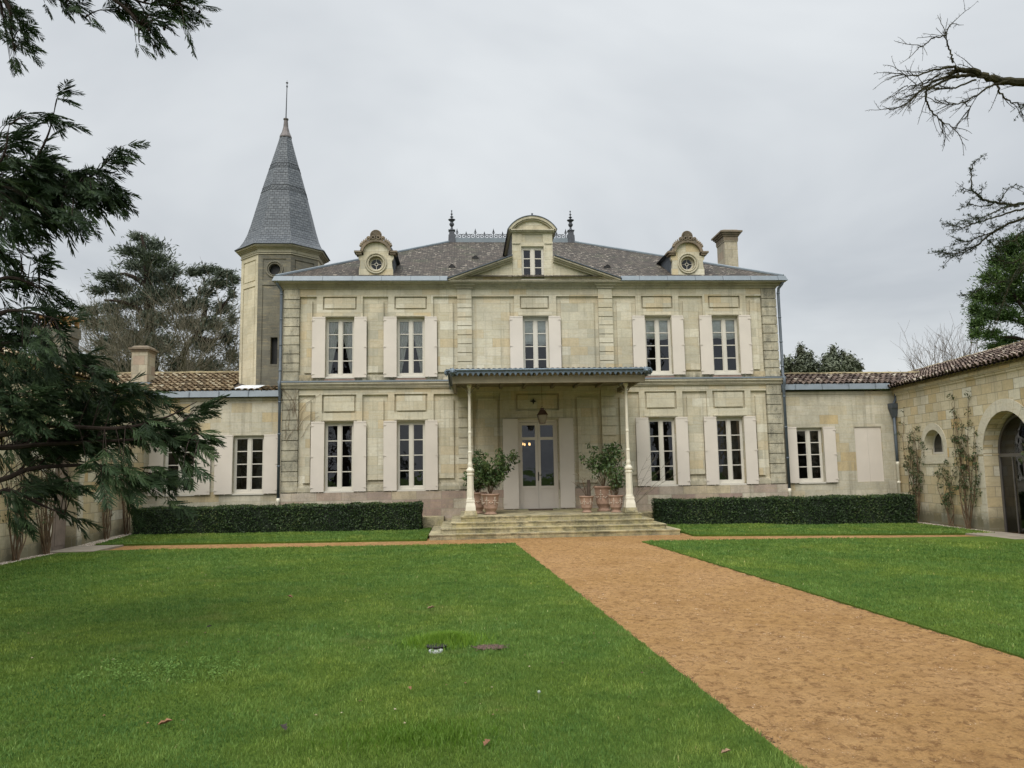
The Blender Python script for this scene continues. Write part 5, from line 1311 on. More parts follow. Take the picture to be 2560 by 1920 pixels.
# grass blades: dense near the camera, thinning with distance
def vnoise(X, Y, sc, seed):
    """smooth value noise of cell size sc metres"""
    G = np.random.default_rng(seed).uniform(0, 1, (257, 257)); u = X / sc; v = Y / sc; i = np.floor(u).astype(int); j = np.floor(v).astype(int); a = u - i; b = v - j; a = a * a * (3 - 2 * a); b = b * b * (3 - 2 * b)
    q = lambda m_, n_: G[m_ % 257, n_ % 257]
    return (q(i, j) * (1 - a) + q(i + 1, j) * a) * (1 - b) + (q(i, j + 1) * (1 - a) + q(i + 1, j + 1) * a) * b
def blades(name, n, region, seed, near=True):
    rg = np.random.default_rng(seed); X, Y = region(rg, n)
    d_ = np.hypot(X + 2.68, Y + 27.0)
    n = len(X); Z = g(X, Y) + .026
    na, nb, nc = vnoise(X, Y, .10, 1), vnoise(X, Y, .32, 2), vnoise(X, Y, 1.3, 3); patch = .5 * na + .3 * nb + .2 * nc
    h = rg.uniform(.012, .036, n) * (.45 + 1.1 * patch) ; h = h * np.clip(d_ / 14, 1, 1.25)
    w = rg.uniform(.0016, .0032, n) * np.clip(d_ / 5.5, 1, 5.0)
    az = rg.uniform(0, 2 * pi, n); ln_ = rg.uniform(.0, .85, n) * h; la = rg.uniform(0, 2 * pi, n)
    B = np.stack([X, Y, Z], 1); sd_ = np.stack([np.cos(az), np.sin(az), np.zeros(n)], 1) * w[:, None]
    tip = B + np.stack([np.cos(la) * ln_, np.sin(la) * ln_, h], 1)
    mid = B * .5 + tip * .5 + np.stack([-np.cos(la) * ln_ * .12, -np.sin(la) * ln_ * .12, h * .12], 1)
    V = np.stack([B - sd_, B + sd_, mid + sd_ * .75, tip, mid - sd_ * .75], 1).reshape(-1, 3); k = np.arange(n)[:, None] * 5
    F = np.concatenate([k + np.array([0, 1, 2, 4]), ], 1); F2 = k + np.array([4, 2, 3, 3])
    # triangles keep the arrays uniform
    T = np.concatenate([k + np.array([[0, 1, 2]]), k + np.array([[0, 2, 4]]), k + np.array([[4, 2, 3]])], 1).reshape(-1, 3)
    tone = np.clip(rg.beta(2.2, 2.4, n) * .42 + .26 * na + .20 * nb + .16 * nc - .02 + (rg.uniform(0, 1, n) > .985) * .3, 0, 1)
    o = fast_mesh(name, V, T, M_BLADE, None, tone=np.repeat(tone, 3)); o['kind'] = 'stuff'; return o
M_BLADE = attr_mat('grass_blade', [(0, (.028, .064, .012)), (.3, (.070, .140, .026)), (.6, (.132, .228, .048)), (.88, (.23, .33, .085)), (1, (.40, .39, .18))], .55, spec=.2, trans=.25, nz=.08)
def patchy(m):
    """broad patches of yellower and of bluer turf"""
    t = m.node_tree; b = t.nodes['Principled BSDF']; o, uv = coords(t); src = b.inputs['Base Color'].links[0].from_socket
    n1_ = noise(t, o, .42, 6, .62, .4); n2_ = noise(t, o, 1.7, 6, .7)
    c = mixc(t, maprange(t, n1_, .44, .60, 0, 1.0), src, (1.42, 1.17, 1.0), 'MULTIPLY'); c = mixc(t, maprange(t, n2_, .34, .52, .9, 0), c, (.66, .80, .92), 'MULTIPLY'); n3_ = noise(t, o, .9, 6, .7); c = mixc(t, maprange(t, n3_, .57, .70, 0, .5), c, (.25, .245, .08))
    for l in list(src.links): 
        if l.to_node == b: t.links.remove(l)
    t.links.new(c, b.inputs['Base Color'])
    for nd in t.nodes:
        if nd.type == 'BSDF_TRANSLUCENT': t.links.new(c, nd.inputs[0])
patchy(M_BLADE)
def in_lawn(X, Y):
    a = (X > xwl(Y)) & (X < xl(Y) + .012 * np.sin(Y * 9)) & (Y < ytl(X) + .03 * np.sin(X * 7)); b = (X > xr(Y) - .012 * np.sin(Y * 8)) & (X < xwr(Y)) & (Y < -6.93 + .03 * np.sin(X * 6)); return a | b
def reg_view(rg, n):
    # polar sampling about the viewing place, density falling as 1/distance
    u = rg.uniform(0, 1, n); d_ = 4.2 * (22.5 / 4.2) ** (u ** .86); th = rg.uniform(-.70, .80, n)
    X = -2.68 + d_ * np.sin(th); Y = -27 + d_ * np.cos(th); k = in_lawn(X, Y) & (Y > -25); return X[k], Y[k]
gb = blades('grass', 640000, reg_view, 3)
tag(gb, 'short green lawn grass in front of the mansion', 'grass')
def reg_bed(rg, n):
    u, v = rg.uniform(0, 1, n), rg.uniform(0, .72, n); X1 = -12.95 + 9.25 * u; yf = -4.40 - .45 * u; Y1 = yf - .03 + (0.1 - yf) * v
    u2_, v2_ = rg.uniform(0, 1, n), rg.uniform(0, .72, n); X2 = 3.85 + 8.75 * u2_ - .35 * u2_ * (1 - v2_); yf2 = -5.25 - .75 * u2_; Y2 = yf2 - .03 + (.1 - yf2) * v2_
    return np.concatenate([X1, X2]), np.concatenate([Y1, Y2])
gb2 = blades('grass', 26000, reg_bed, 4); tag(gb2, 'strip of short grass between the hedges and the cross path', 'grass')
# pebbles on the path and along the walls
def pebbles(name, X, Y, S_, mat, seed, label, dz=.0):
    rg = np.random.default_rng(seed); n = len(X); Z = g(X, Y) + dz
    base = np.array([[1, 0, 0], [0, 1, 0], [-1, 0, 0], [0, -1, 0], [0, 0, .8], [0, 0, -.5]]); fc = np.array([[0, 1, 4], [1, 2, 4], [2, 3, 4], [3, 0, 4]])
    a = rg.uniform(0, 2 * pi, n); c, s = np.cos(a), np.sin(a); sc = np.stack([S_ * rg.uniform(.7, 1.3, n), S_ * rg.uniform(.6, 1.1, n), S_ * rg.uniform(.4, .8, n)], 1)
    v = base[None] * sc[:, None]; vx = v[..., 0] * c[:, None] - v[..., 1] * s[:, None]; vy = v[..., 0] * s[:, None] + v[..., 1] * c[:, None]
    V = np.stack([vx + X[:, None], vy + Y[:, None], v[..., 2] + Z[:, None]], 2).reshape(-1, 3); F = (fc[None] + 6 * np.arange(n)[:, None, None]).reshape(-1, 3)
    o = fast_mesh(name, V, F, mat, None, tone=np.repeat(rg.uniform(0, 1, n), 4)); tag(o, label, 'gravel', None, 'stuff')
rg = np.random.default_rng(8); n = 70000; dd = 5 * (20 / 5) ** rg.uniform(0, 1, n); th = rg.uniform(-.1, .85, n); X = -2.68 + dd * np.sin(th); Y = -27 + dd * np.cos(th); k = (X > xl(Y)) & (X < xr(Y)); X, Y, dd = X[k], Y[k], dd[k]
M_GRAIN = attr_mat('ochre_grain', [(0, (.13, .07, .03)), (.5, (.30, .18, .09)), (.9, (.42, .29, .17)), (1, (.60, .50, .38))], .9)
pebbles('path_gravel', X, Y, rg.uniform(.003, .008, len(X)) * np.clip(dd / 7, .8, 1.6), M_GRAIN, 9, 'ochre grit lying on the sandy path', .001)
n = 16000; Y = rg.uniform(-14, -.2, n); side = rg.uniform(0, 1, n) < .5; X = np.where(side, xwl(Y) - .36 + rg.uniform(0, .38, n), xwr(Y) - .08 + rg.uniform(0, .6, n))
pebbles('wall_foot_gravel', X, Y, rg.uniform(.012, .03, n), M_PEB, 10, 'pale pebbles along the foot of the courtyard walls', .012)

n = 5200; rg = np.random.default_rng(31); dd = 5 * (20 / 5) ** rg.uniform(0, 1, n); Y = -27 + dd; sd_ = rg.uniform(0, 1, n) < .5; X = np.where(sd_, xl(Y) + np.abs(rg.normal(0, .045, n)), xr(Y) - np.abs(rg.normal(0, .045, n)))
pebbles('edge_soil', X, Y, rg.uniform(.004, .012, n), attr_mat('edge_crumb', [(0, (.05, .03, .018)), (.7, (.16, .09, .04)), (1, (.30, .18, .09))], .95), 32, 'crumbs of dark soil along both edges of the sandy path', .006)

# ------------------------------------------------------------------ small things on the lawn
def dead_leaf(x, y, r, label, rot, mat, cat='leaf', grp='dead leaves on the lawn'):
    z = float(g(x, y)) + .062; m = MB(); pts = [(0, 0), (.35, .30), (.6, .18), (.8, .34), (1.1, .12), (1.25, 0), (1.0, -.16), (.75, -.36), (.5, -.16), (.3, -.28)]
    V = [(x + r * (p * cos(rot) - q * sin(rot)), y + r * (p * sin(rot) + q * cos(rot)), z + r * .7 * abs(q) + .15 * r * p) for p, q in pts]
    k = len(V); m.add(V + [(x + r * .6 * cos(rot), y + r * .6 * sin(rot), z)], [(i, (i + 1) % k, k) for i in range(k)])
    o = m.build('fallen_leaf', mat); tag(o, label, cat, grp)
mlf = plain('dead_leaf_brown', (.19, .09, .045), .8, 0, .4, 30); mlf2 = plain('dead_leaf_dark', (.03, .022, .018), .8, 0, .4, 30); mlf3 = plain('dead_leaf_tan', (.22, .14, .08), .8, 0, .3, 30)
for x, y, r, lb, ro, c in ((-4.95, -20.89, .085, 'brown dead leaf on the lawn left of the darker curled one', .5, mlf), (-3.96, -21.13, .08, 'blackish curled leaf on the lawn near the bottom edge', 2.1, mlf2),
        (-2.55, -21.61, .07, 'brown and grey leaf standing in the grass at the bottom middle', 1.1, mlf), (-1.04, -21.92, .06, 'pale pinkish leaf on the grass beside the path edge', .2, mlf3),
        (-5.80, -17.13, .06, 'small black leaf lying alone in the left half of the lawn', .9, mlf2), (-5.24, -14.96, .09, 'small brown leaf, farthest left on the lawn', 2.5, mlf),
        (-3.17, -16.27, .09, 'tan leaf beyond the grassy hole, nearest the middle of the lawn', .3, mlf3), (-3.13, -20.19, .05, 'tiny rust coloured leaf in front of the grassy hole', 1.9, mlf)):
    dead_leaf(x, y, r, lb, ro, c)
def tuft(name, n, cx, cy, rx, ry, h0, h1, w, seed, mat, label, cat, parent=None, hole=0.0):
    rg = np.random.default_rng(seed); a = rg.uniform(0, 2 * pi, n); rr = np.abs(rg.normal(0, .55, n)); X = cx + rx * rr * np.cos(a); Y = cy + ry * rr * np.sin(a); Z = g(X, Y) + .025
    h = rg.uniform(h0, h1, n) * np.clip(1.15 - rr * .45, .35, 1); az = rg.uniform(0, 2 * pi, n); la = rg.uniform(0, 2 * pi, n); ln_ = rg.uniform(.1, .8, n) * h
    B = np.stack([X, Y, Z], 1); sd_ = np.stack([np.cos(az), np.sin(az), np.zeros(n)], 1) * w; tip = B + np.stack([np.cos(la) * ln_, np.sin(la) * ln_, h], 1); mid = (B + tip) / 2 + np.array([0, 0, 1]) * (h * .15)[:, None]
    V = np.stack([B - sd_, B + sd_, mid + sd_ * .7, tip, mid - sd_ * .7], 1).reshape(-1, 3); k = np.arange(n)[:, None] * 5
    T = np.concatenate([k + np.array([[0, 1, 2]]), k + np.array([[0, 2, 4]]), k + np.array([[4, 2, 3]])], 1).reshape(-1, 3)
    o = fast_mesh(name, V, T, mat, parent, tone=np.repeat(np.clip(rg.beta(3, 2.0, n), 0, 1), 3))
    if label: tag(o, label, cat, None, 'stuff')
    return o
M_BLADE2 = attr_mat('fresh_grass_blade', [(0, (.05, .115, .010)), (.5, (.09, .18, .016)), (1, (.15, .24, .04))], .5, spec=.25, trans=.25, nz=.1)
M_BRIGHT = attr_mat('bright_grass_blade', [(0, (.06, .135, .012)), (.5, (.13, .245, .022)), (1, (.22, .33, .05))], .5, spec=.25, trans=.3, nz=.1)
tuft('tall_grass', 4200, -2.88, -18.28, .46, .30, .06, .14, .0035, 71, M_BRIGHT, 'taller bright green grass around the sprinkler hole', 'grass')
tuft('grass', 4200, -3.0, -21.3, .9, .5, .035, .07, .0028, 72, M_BLADE2, 'brighter longer grass near the bottom of the lawn', 'grass')
M_CLOV = attr_mat('clover_leaf', [(0, (.07, .14, .03)), (1, (.14, .22, .06))], .9, spec=.05)
rgc = np.random.default_rng(5); cs = [(-5.45 + rgc.uniform(-.75, .75), -19.25 + rgc.uniform(-.35, .35), .07) for _ in range(60)]
o = leaf_cloud('clover_patch', cs, [.07] * 60, 1500, .016, M_CLOV, None, 12, up=1.5); tag(o, 'patch of small pale weeds in the lawn', 'weeds', None, 'stuff')
sk = empty('sprinkler_cover', (-2.97, -18.66, .02), 'white round cover of a sunken sprinkler with a dark hole behind it', 'sprinkler')
m = MB(); m.lathe(-2.97, -18.68, [(0, .035), (.06, .04), (.075, .048), (.075, .02)], 16); m.build('cover', plain('grey_white_plastic', (.36, .38, .36), .6), sk)
m = MB(); m.lathe(-2.97, -18.52, [(.12, .062), (.10, .03), (.0, .032)], 14); m.build('hole', plain('dark_soil', (.012, .010, .008), .95, 0, .4, 20), sk)
o = None; X = NP.normal(-2.40, .07, 700); Y = NP.normal(-18.62, .045, 700); pebbles('soil_patch', X, Y, NP.uniform(.006, .016, 700), attr_mat('soil_crumb', [(0, (.03, .02, .018)), (1, (.14, .09, .07))], .95), 13, 'small patch of bare dark soil in the lawn right of the hole', .05)

n = 260; rg = np.random.default_rng(51); dd = 6 * (19 / 6) ** rg.uniform(0, 1, n); th = rg.uniform(-.62, .75, n); X = -2.68 + dd * np.sin(th); Y = -27 + dd * np.cos(th); k_ = in_lawn(X, Y); X, Y = X[k_], Y[k_]
pebbles('lawn_litter', X, Y, rg.uniform(.005, .016, len(X)), attr_mat('litter_crumb', [(0, (.05, .03, .02)), (.6, (.18, .11, .06)), (1, (.34, .30, .20))], .95), 52, 'tiny dead leaf crumbs and worm casts scattered over the lawn', .045)
dn = empty('seed_head', (-2.08, -20.55, .03), 'pale round seed head standing in the grass near the bottom middle', 'flower')
m = MB(); m.tube([(-2.08, -20.55, .03), (-2.075, -20.55, .10)], [.003, .002], 5); m.build('stalk', plain('pale_stalk', (.25, .30, .12), .7), dn)
m = MB(); m.ball((-2.075, -20.55, .105), .014, .014, .013, 9, 7); m.build('head', plain('grey_white_fluff', (.26, .30, .25), .9, 0, .2, 60), dn)

# ------------------------------------------------------------------ branches and twigs
def wander(rg, p, d, L_, n, curl=.25, sag=0.0):
    pts = [Vector(p)]; d = Vector(d).normalized()
    for i in range(n):
        d = (d + Vector((rg.uniform(-1, 1), rg.uniform(-1, 1), rg.uniform(-1, 1))) * curl + Vector((0, 0, -sag))).normalized(); pts.append(pts[-1] + d * (L_ / n))
    return pts
def spline(ctrl, n):
    P = [Vector(c) for c in ctrl]; P = [P[0] * 2 - P[1]] + P + [P[-1] * 2 - P[-2]]; out = []
    for i in range(1, len(P) - 2):
        for k in range(n):
            t = k / n; a, b, c, d_ = P[i - 1:i + 3]
            out.append(.5 * ((2 * b) + (c - a) * t + (2 * a - 5 * b + 4 * c - d_) * t * t + (-a + 3 * b - 3 * c + d_) * t ** 3))
    out.append(P[-2]); return out
def taper(r0, r1, n): return [r0 + (r1 - r0) * (i / max(1, n - 1)) for i in range(n)]

# climbing roses on the courtyard walls and bare vine on the mansion corner
M_RLEAF = attr_mat('rose_leaf', [(0, (.03, .05, .018)), (.6, (.065, .10, .035)), (1, (.13, .11, .05))], .55, spec=.3, trans=.12)
def rose(fr, s0, z0, h, fan, nst, leaves, seed, label, lean=0.0, group='climbing roses on the courtyard walls', lo=.3):
    p = fr(s0, -.15, z0); E_ = empty('climbing_rose', tuple(p), label, 'climbing plant', group); rg = random.Random(seed); m = MB(); tips = []
    for i in range(nst):
        u = (i + .5) / nst * 2 - 1 + rg.uniform(-.2, .2); hh = h * rg.uniform(.55, 1.0); pts = []
        for k in range(10):
            t = k / 9; s_ = s0 + rg.uniform(-.03, .03) + (u * fan * 1.35 * t ** .7 * (1.15 - .35 * t) + lean * t) + .09 * sin(t * 7 + i * 1.7); pts.append(fr(s_, -.07 - .07 * (1 - t) + .03 * sin(t * 7 + i * 2), z0 + hh * t))
        m.tube(pts, taper(.017, .005, 10), 5); tips.append(pts)
        for k in range(3, 10):
            if rg.random() < .75:
                q = Vector(pts[k]); w = rg.uniform(-.34, .34); e_ = fr(s_ * 0 + 0, 0, 0); ex_ = (fr(1, 0, 0) - fr(0, 0, 0)); m.tube([q, q + ex_ * w * .5 + Vector((0, 0, rg.uniform(.0, .16))), q + ex_ * w + Vector((0, 0, rg.uniform(.05, .3)))], [.007, .005, .003], 4); tips.append([q + ex_ * w + Vector((0, 0, .15))] * 10)
    m.build('stems', M_ROSE, E_)
    if leaves:
        cs = [tuple(p_[k]) for p_ in tips for k in range(int(10 * lo), 10)]; cs = [c for c in cs if rg.random() < .6]
        leaf_cloud('foliage', cs, [.10 * rg.uniform(.6, 1.3) for _ in cs], leaves, .05, M_RLEAF, E_, seed)
rose(frR, 1.35, -.05, 4.0, .50, 9, 1100, 1, 'climbing rose between the grey downpipe and the small niche window', -.05)
rose(frR, 4.55, -.10, 4.05, .62, 11, 1400, 2, 'tallest climbing rose between the niche window and the glazed arch', .1)
rose(frR, 3.55, -.05, 2.1, .45, 5, 600, 3, 'low climbing rose under the small niche window', -.25)
rose(frR, 8.6, -.15, 4.2, .6, 8, 900, 4, 'climbing rose at the right side of the glazed arch', -.5, lo=.6)
rose(frL, -1.7, 0, 3.6, .55, 9, 260, 5, 'bare stemmed climbing rose nearest the left hedge end')
rose(frL, -3.2, 0, 3.4, .55, 10, 200, 6, 'bare stemmed climbing rose just right of the brown doorway', .1)
rose(frL, -6.75, -.02, 3.4, .60, 14, 240, 7, 'dense bare climbing rose just left of the brown doorway')
rose(frL, -8.2, -.02, 3.5, .70, 13, 240, 8, 'bare climbing rose at the left edge, beyond the doorway', .3)
rose(frL, -10.2, -.02, 3.5, .6, 8, 200, 9, 'bare climbing rose farthest from the mansion on the left wall')
vn = empty('dead_vine', (-8.75, -.06, 3.2), 'thin leafless vine on the left corner stones of the mansion', 'climbing plant')
m = MB(); rg = random.Random(77)
for i in range(13):
    x0 = rg.uniform(-8.75, -8.2); z0 = rg.uniform(3.0, 4.3); pts = [Vector((x0, -.065, z0))]; dd_ = Vector((rg.uniform(.1, .5), 0, 1)).normalized()
    for k in range(9):
        dd_ = (dd_ + Vector((rg.uniform(-.35, .35), 0, rg.uniform(-.1, .1)))).normalized(); pts.append(pts[-1] + dd_ * .11); pts[-1].y = -.062 if pts[-1].x < -8.3 else -.02
    m.tube(pts, taper(.008, .004, 10), 4)
m.build('stems', M_ROSE, vn)

# ------------------------------------------------------------------ bare and distant trees
def grow(m, rg, p, d, L_, r, lvl, curl, fork, ratio=.72, up=.06, minr=.006, nside=5):
    n = 4; pts = [Vector(p)]; d = Vector(d).normalized()
    for i in range(n): d = (d + Vector((rg.gauss(0, 1), rg.gauss(0, 1), rg.gauss(0, .7))) * curl + Vector((0, 0, up))).normalized(); pts.append(pts[-1] + d * L_ / n)
    m.tube(pts, taper(r, r * .62, n + 1), nside, cap=False)
    if lvl == 0: return [pts[-1]]
    tips = []
    for k in range(fork):
        b = pts[rg.choice((2, 3, 4, 4))]; a = rg.uniform(0, 2 * pi); o_ = d.orthogonal().normalized(); q = o_ * cos(a) + d.cross(o_) * sin(a)
        tips += grow(m, rg, b, d + q * rg.uniform(.35, .85), L_ * ratio * rg.uniform(.8, 1.15), max(minr, r * .58), lvl - 1, curl, fork, ratio, up, minr, max(3, nside - 1))
    return tips
def bare_tree(x, y, z0, h, label, seed, stems=6, fan=.5, lvl=4, r=.09, mat=None, grp='bare winter trees behind the buildings', minr=.010, fork=3):
    E_ = empty('bare_tree', (x, y, z0), label, 'tree', grp); rg = random.Random(seed); m = MB()
    m.tube([(x, y, z0 - .3), (x, y, z0 + h * .22)], [r * 1.8, r * 1.2], 8)
    for i in range(stems):
        a = i * 2 * pi / stems + rg.uniform(-.3, .3); grow(m, rg, (x, y, z0 + h * .2), (cos(a) * fan, sin(a) * fan, 1), h * .30, r, lvl, .09, fork, .74, .05, minr)
    m.build('trunk', mat or M_TWIG, E_); return E_
bare_tree(32.6, 25, 0, 12.2, 'bare tree with upright fine twigs rising behind the right roof ridge', 5, 6, .17, 4, .075, M_BARK, minr=.006)
bare_tree(25.5, 22, 0, 8.6, 'small bare treetop just peeping over the right roof near the valley', 6, 4, .35, 3, .06, M_BARK)
bare_tree(-17.6, 12.5, 0, 11.6, 'pale leafless tree with arching twigs in front of the cedar left of the tower', 7, 9, .50, 4, .07, M_TWIG, minr=.007, fork=4)
bare_tree(-14.2, 14, 0, 8.6, 'low pale leafless tree beside the tower behind the annex roof', 8, 7, .7, 4, .07, M_TWIG, minr=.007, fork=4)
bare_tree(-21.5, 13, 0, 9.2, 'pale leafless tree behind the far chimney, left of the taller bare one', 9, 7, .6, 4, .07, M_TWIG, minr=.007, fork=3)

M_CEDAR = attr_mat('cedar_needles', [(0, (.045, .055, .042)), (.5, (.085, .105, .078)), (1, (.155, .175, .13))], .7, spec=.2)
M_PINE = attr_mat('pine_needles', [(0, (.018, .038, .012)), (.5, (.052, .092, .026)), (1, (.115, .165, .05))], .6, spec=.2)
M_OLIVE = attr_mat('grey_green_leaf', [(0, (.04, .052, .03)), (.5, (.085, .10, .06)), (.85, (.14, .16, .10)), (1, (.16, .11, .08))], .6, spec=.3)
def needles(name, centers, radii, n, ln, wd, mat, par, seed, outward=1.0, droop=0.0, origin=None, shell=.0):
    """thin tapering blades fanned outwards from many clump centres"""
    rg = np.random.default_rng(seed); C_ = np.array(centers, float); Rr = np.array(radii, float)
    w = (Rr.prod(1)) ** .62; w /= w.sum(); idx = rg.choice(len(C_), n, p=w)
    dv = rg.normal(size=(n, 3)); dv /= np.linalg.norm(dv, axis=1)[:, None]; rr = np.abs(rg.normal(0, .62, n)).clip(0, 1.7)
    P = C_[idx] + dv * Rr[idx] * rr[:, None]
    o_ = (C_.mean(0) if origin is None else np.array(origin)); out = C_[idx] - o_; out[:, 2] *= .3; out /= np.linalg.norm(out, axis=1)[:, None] + 1e-6
    D = dv * .7 + out * outward + rg.normal(size=(n, 3)) * .5 + np.array([0, 0, -droop]); D /= np.linalg.norm(D, axis=1)[:, None]
    sd_ = np.cross(D, rg.normal(size=(n, 3))); sd_ /= np.linalg.norm(sd_, axis=1)[:, None]; l = (ln * rg.uniform(.5, 1.3, n))[:, None]; W_ = (wd * rg.uniform(.6, 1.3, n))[:, None]
    V = np.stack([P - D * l * .5, P + sd_ * W_, P + D * l * .5, P - sd_ * W_], 1).reshape(-1, 3)
    cl = rg.uniform(0, 1, len(C_)); tone = np.clip(cl[idx] * .4 + rg.uniform(0, .6, n), 0, 1)
    return fast_mesh(name, V, np.arange(4 * n).reshape(-1, 4), mat, par, tone=tone)

CED_PADS = [(-22.81,21.46,16.95,0.64,0.58,0.23),(-21.94,21.43,16.41,0.87,0.79,0.35),(-21.85,18.58,15.13,0.96,0.86,0.27),(-20.68,18.67,14.74,0.96,0.87,0.49),(-22.59,21.07,14.97,1.16,1.04,0.35),(-20.5,20.76,14.59,0.63,0.57,0.4),(-21.37,20.54,14.1,1.14,1.03,0.52),(-23.61,19.39,13.8,0.78,0.7,0.34),(-23.19,20.34,13.41,0.86,0.77,0.4),(-24.55,20.34,13.24,0.63,0.56,0.29),(-21.36,20.26,12.87,1.2,1.08,0.63),(-19.5,18.91,12.83,0.77,0.7,0.5),(-23.57,19.78,12.06,0.7,0.63,0.34),(-22.46,19.66,12.31,0.79,0.71,0.39),(-25.22,20.71,12.06,0.69,0.62,0.34),(-26.02,21.58,11.72,0.47,0.42,0.41),(-25.24,21.44,11.4,0.64,0.58,0.52),(-21.26,20.14,11.41,1.14,1.02,0.62),(-23.29,19.82,11.08,0.9,0.81,0.62),(-19.19,19.26,11.93,0.89,0.8,0.45),(-18.01,18.51,12.04,0.71,0.64,0.33),(-21.61,18.49,9.72,1.15,1.04,0.68),(-23.79,19.89,9.69,0.85,0.76,0.73),(-23.93,19.42,8.51,0.95,0.86,0.73),(-20.47,19.62,9.76,1.07,0.96,0.79),(-23.25,21.25,8.61,1.31,1.18,0.58),(-18.87,20.08,14.32,0.62,0.56,0.26),(-18.08,20.19,14.5,0.74,0.66,0.28),(-16.78,19.16,13.96,0.67,0.6,0.28),(-16.03,18.48,13.42,0.33,0.3,0.33),(-17.26,19.44,13.47,0.84,0.75,0.28),(-16.25,18.84,12.67,0.33,0.3,0.33),(-18.12,20.03,13.04,0.57,0.51,0.28),(-17.62,21.6,12.43,0.73,0.66,0.41),(-16.72,20.56,11.48,0.34,0.31,0.46),(-17.33,18.98,10.89,0.83,0.75,0.5),(-19.46,21.26,11.34,0.87,0.78,0.46),(-17.09,20.95,10.4,0.52,0.47,0.58),(-18.41,20.75,9.94,0.86,0.78,0.52),(-16.89,21.3,9.29,0.41,0.37,0.64),(-18.13,20.84,8.66,1.01,0.91,0.52),(-19.82,20.93,8.68,1.01,0.91,0.58)]
CED_LIMBS = [[(-21.07,20.0,7.45),(-21.22,20.0,9.41),(-21.43,20.0,11.67),(-21.62,20.0,13.96),(-21.85,20.0,15.69),(-22.07,20.0,16.62)],[(-21.41,20.0,11.1),(-21.88,19.6,11.93),(-22.66,19.0,12.25),(-23.55,18.8,12.32)],[(-21.55,20.0,13.38),(-22.11,20.0,13.81),(-22.94,20.0,14.19),(-23.62,20.0,14.07)],[(-21.45,20.0,12.24),(-21.0,20.4,12.9),(-20.43,20.5,13.74),(-20.18,20.5,14.38)],[(-21.31,20.0,10.54),(-22.53,20.0,10.6),(-23.63,20.0,11.11),(-24.57,20.0,11.12)],[(-19.89,20.5,6.93),(-19.8,20.5,8.62),(-19.12,20.4,10.03),(-17.99,20.2,11.13),(-16.86,20.0,12.51),(-16.33,20.0,13.38)],[(-18.73,20.4,10.54),(-18.27,20.2,11.41),(-18.11,20.0,12.8),(-18.28,20.0,13.96)],[(-18.86,20.4,10.31),(-17.76,20.0,10.09),(-16.81,20.0,10.37)]]
PINE_PADS = [(29.04,14.21,14.2,0.87,0.78,0.55),(29.33,13.81,14.49,0.74,0.66,0.44),(28.63,14.69,13.52,0.75,0.68,0.55),(29.17,13.96,13.04,0.99,0.89,0.69),(27.25,13.7,12.3,0.64,0.57,0.54),(29.03,14.7,12.28,0.95,0.86,0.65),(28.3,16.25,11.82,0.62,0.56,0.52),(29.04,15.9,11.6,0.88,0.79,0.62),(30.56,15.8,11.71,1.03,0.93,0.67),(26.46,14.17,10.59,0.4,0.36,0.45),(27.8,15.11,10.46,0.71,0.64,0.56),(28.34,14.33,10.3,0.85,0.76,0.45),(26.42,14.02,9.71,0.44,0.4,0.4),(26.17,13.82,9.09,0.34,0.31,0.34),(27.28,14.14,9.14,0.64,0.58,0.35),(29.81,16.28,9.15,0.63,0.56,0.31),(28.84,15.99,8.75,0.57,0.51,0.21),(31.6,15.92,14.0,1.03,0.93,1.03),(32.0,15.9,12.3,1.03,0.93,1.03),(30.06,14.08,9.97,0.99,0.89,0.62),(31.82,14.43,13.58,1.0,0.9,1.25),(32.67,15.38,11.61,0.77,0.69,1.02)]
PINE_LIMBS = [[(30.51,15.0,4.49),(30.64,15.0,7.17),(30.54,15.0,9.06),(30.54,15.0,10.98),(30.36,15.0,12.91)],[(30.6,15.0,8.79),(30.06,15.0,9.83),(29.1,15.0,10.16),(28.26,15.0,10.16)],[(30.59,15.0,9.47),(29.68,15.0,10.29),(29.31,15.0,10.84),(28.35,15.0,11.12)],[(30.51,15.0,10.15),(29.77,15.0,11.25),(29.03,15.0,12.36)],[(30.61,15.0,8.25),(29.83,15.0,8.93),(29.0,15.0,9.13),(28.16,15.0,9.08)]]
BUSH_A = [(14.49,12.2,7.3,0.28,0.25,0.33),(14.86,12.39,7.08,0.38,0.34,0.33),(15.36,12.47,8.01,0.17,0.15,0.38),(15.62,12.71,7.74,0.24,0.22,0.38),(15.28,12.38,7.33,0.33,0.3,0.38),(15.94,12.68,7.69,0.21,0.19,0.29),(15.41,11.25,7.04,0.32,0.29,0.32),(15.35,11.94,6.89,0.47,0.42,0.23),(14.68,12.71,6.88,0.43,0.39,0.19)]
BUSH_B = [(17.19,12.47,8.02,0.17,0.15,0.29),(17.06,12.52,7.65,0.29,0.26,0.33),(17.11,11.98,7.5,0.31,0.27,0.35),(16.35,11.62,7.28,0.3,0.27,0.33),(16.49,11.2,6.91,0.51,0.46,0.32),(17.63,12.26,7.79,0.12,0.11,0.21),(17.7,11.95,7.42,0.33,0.3,0.28),(18.17,12.42,7.18,0.33,0.3,0.31),(17.41,11.8,6.91,0.47,0.42,0.28),(18.53,12.43,7.06,0.17,0.15,0.33),(16.2,11.64,6.85,0.37,0.33,0.23)]
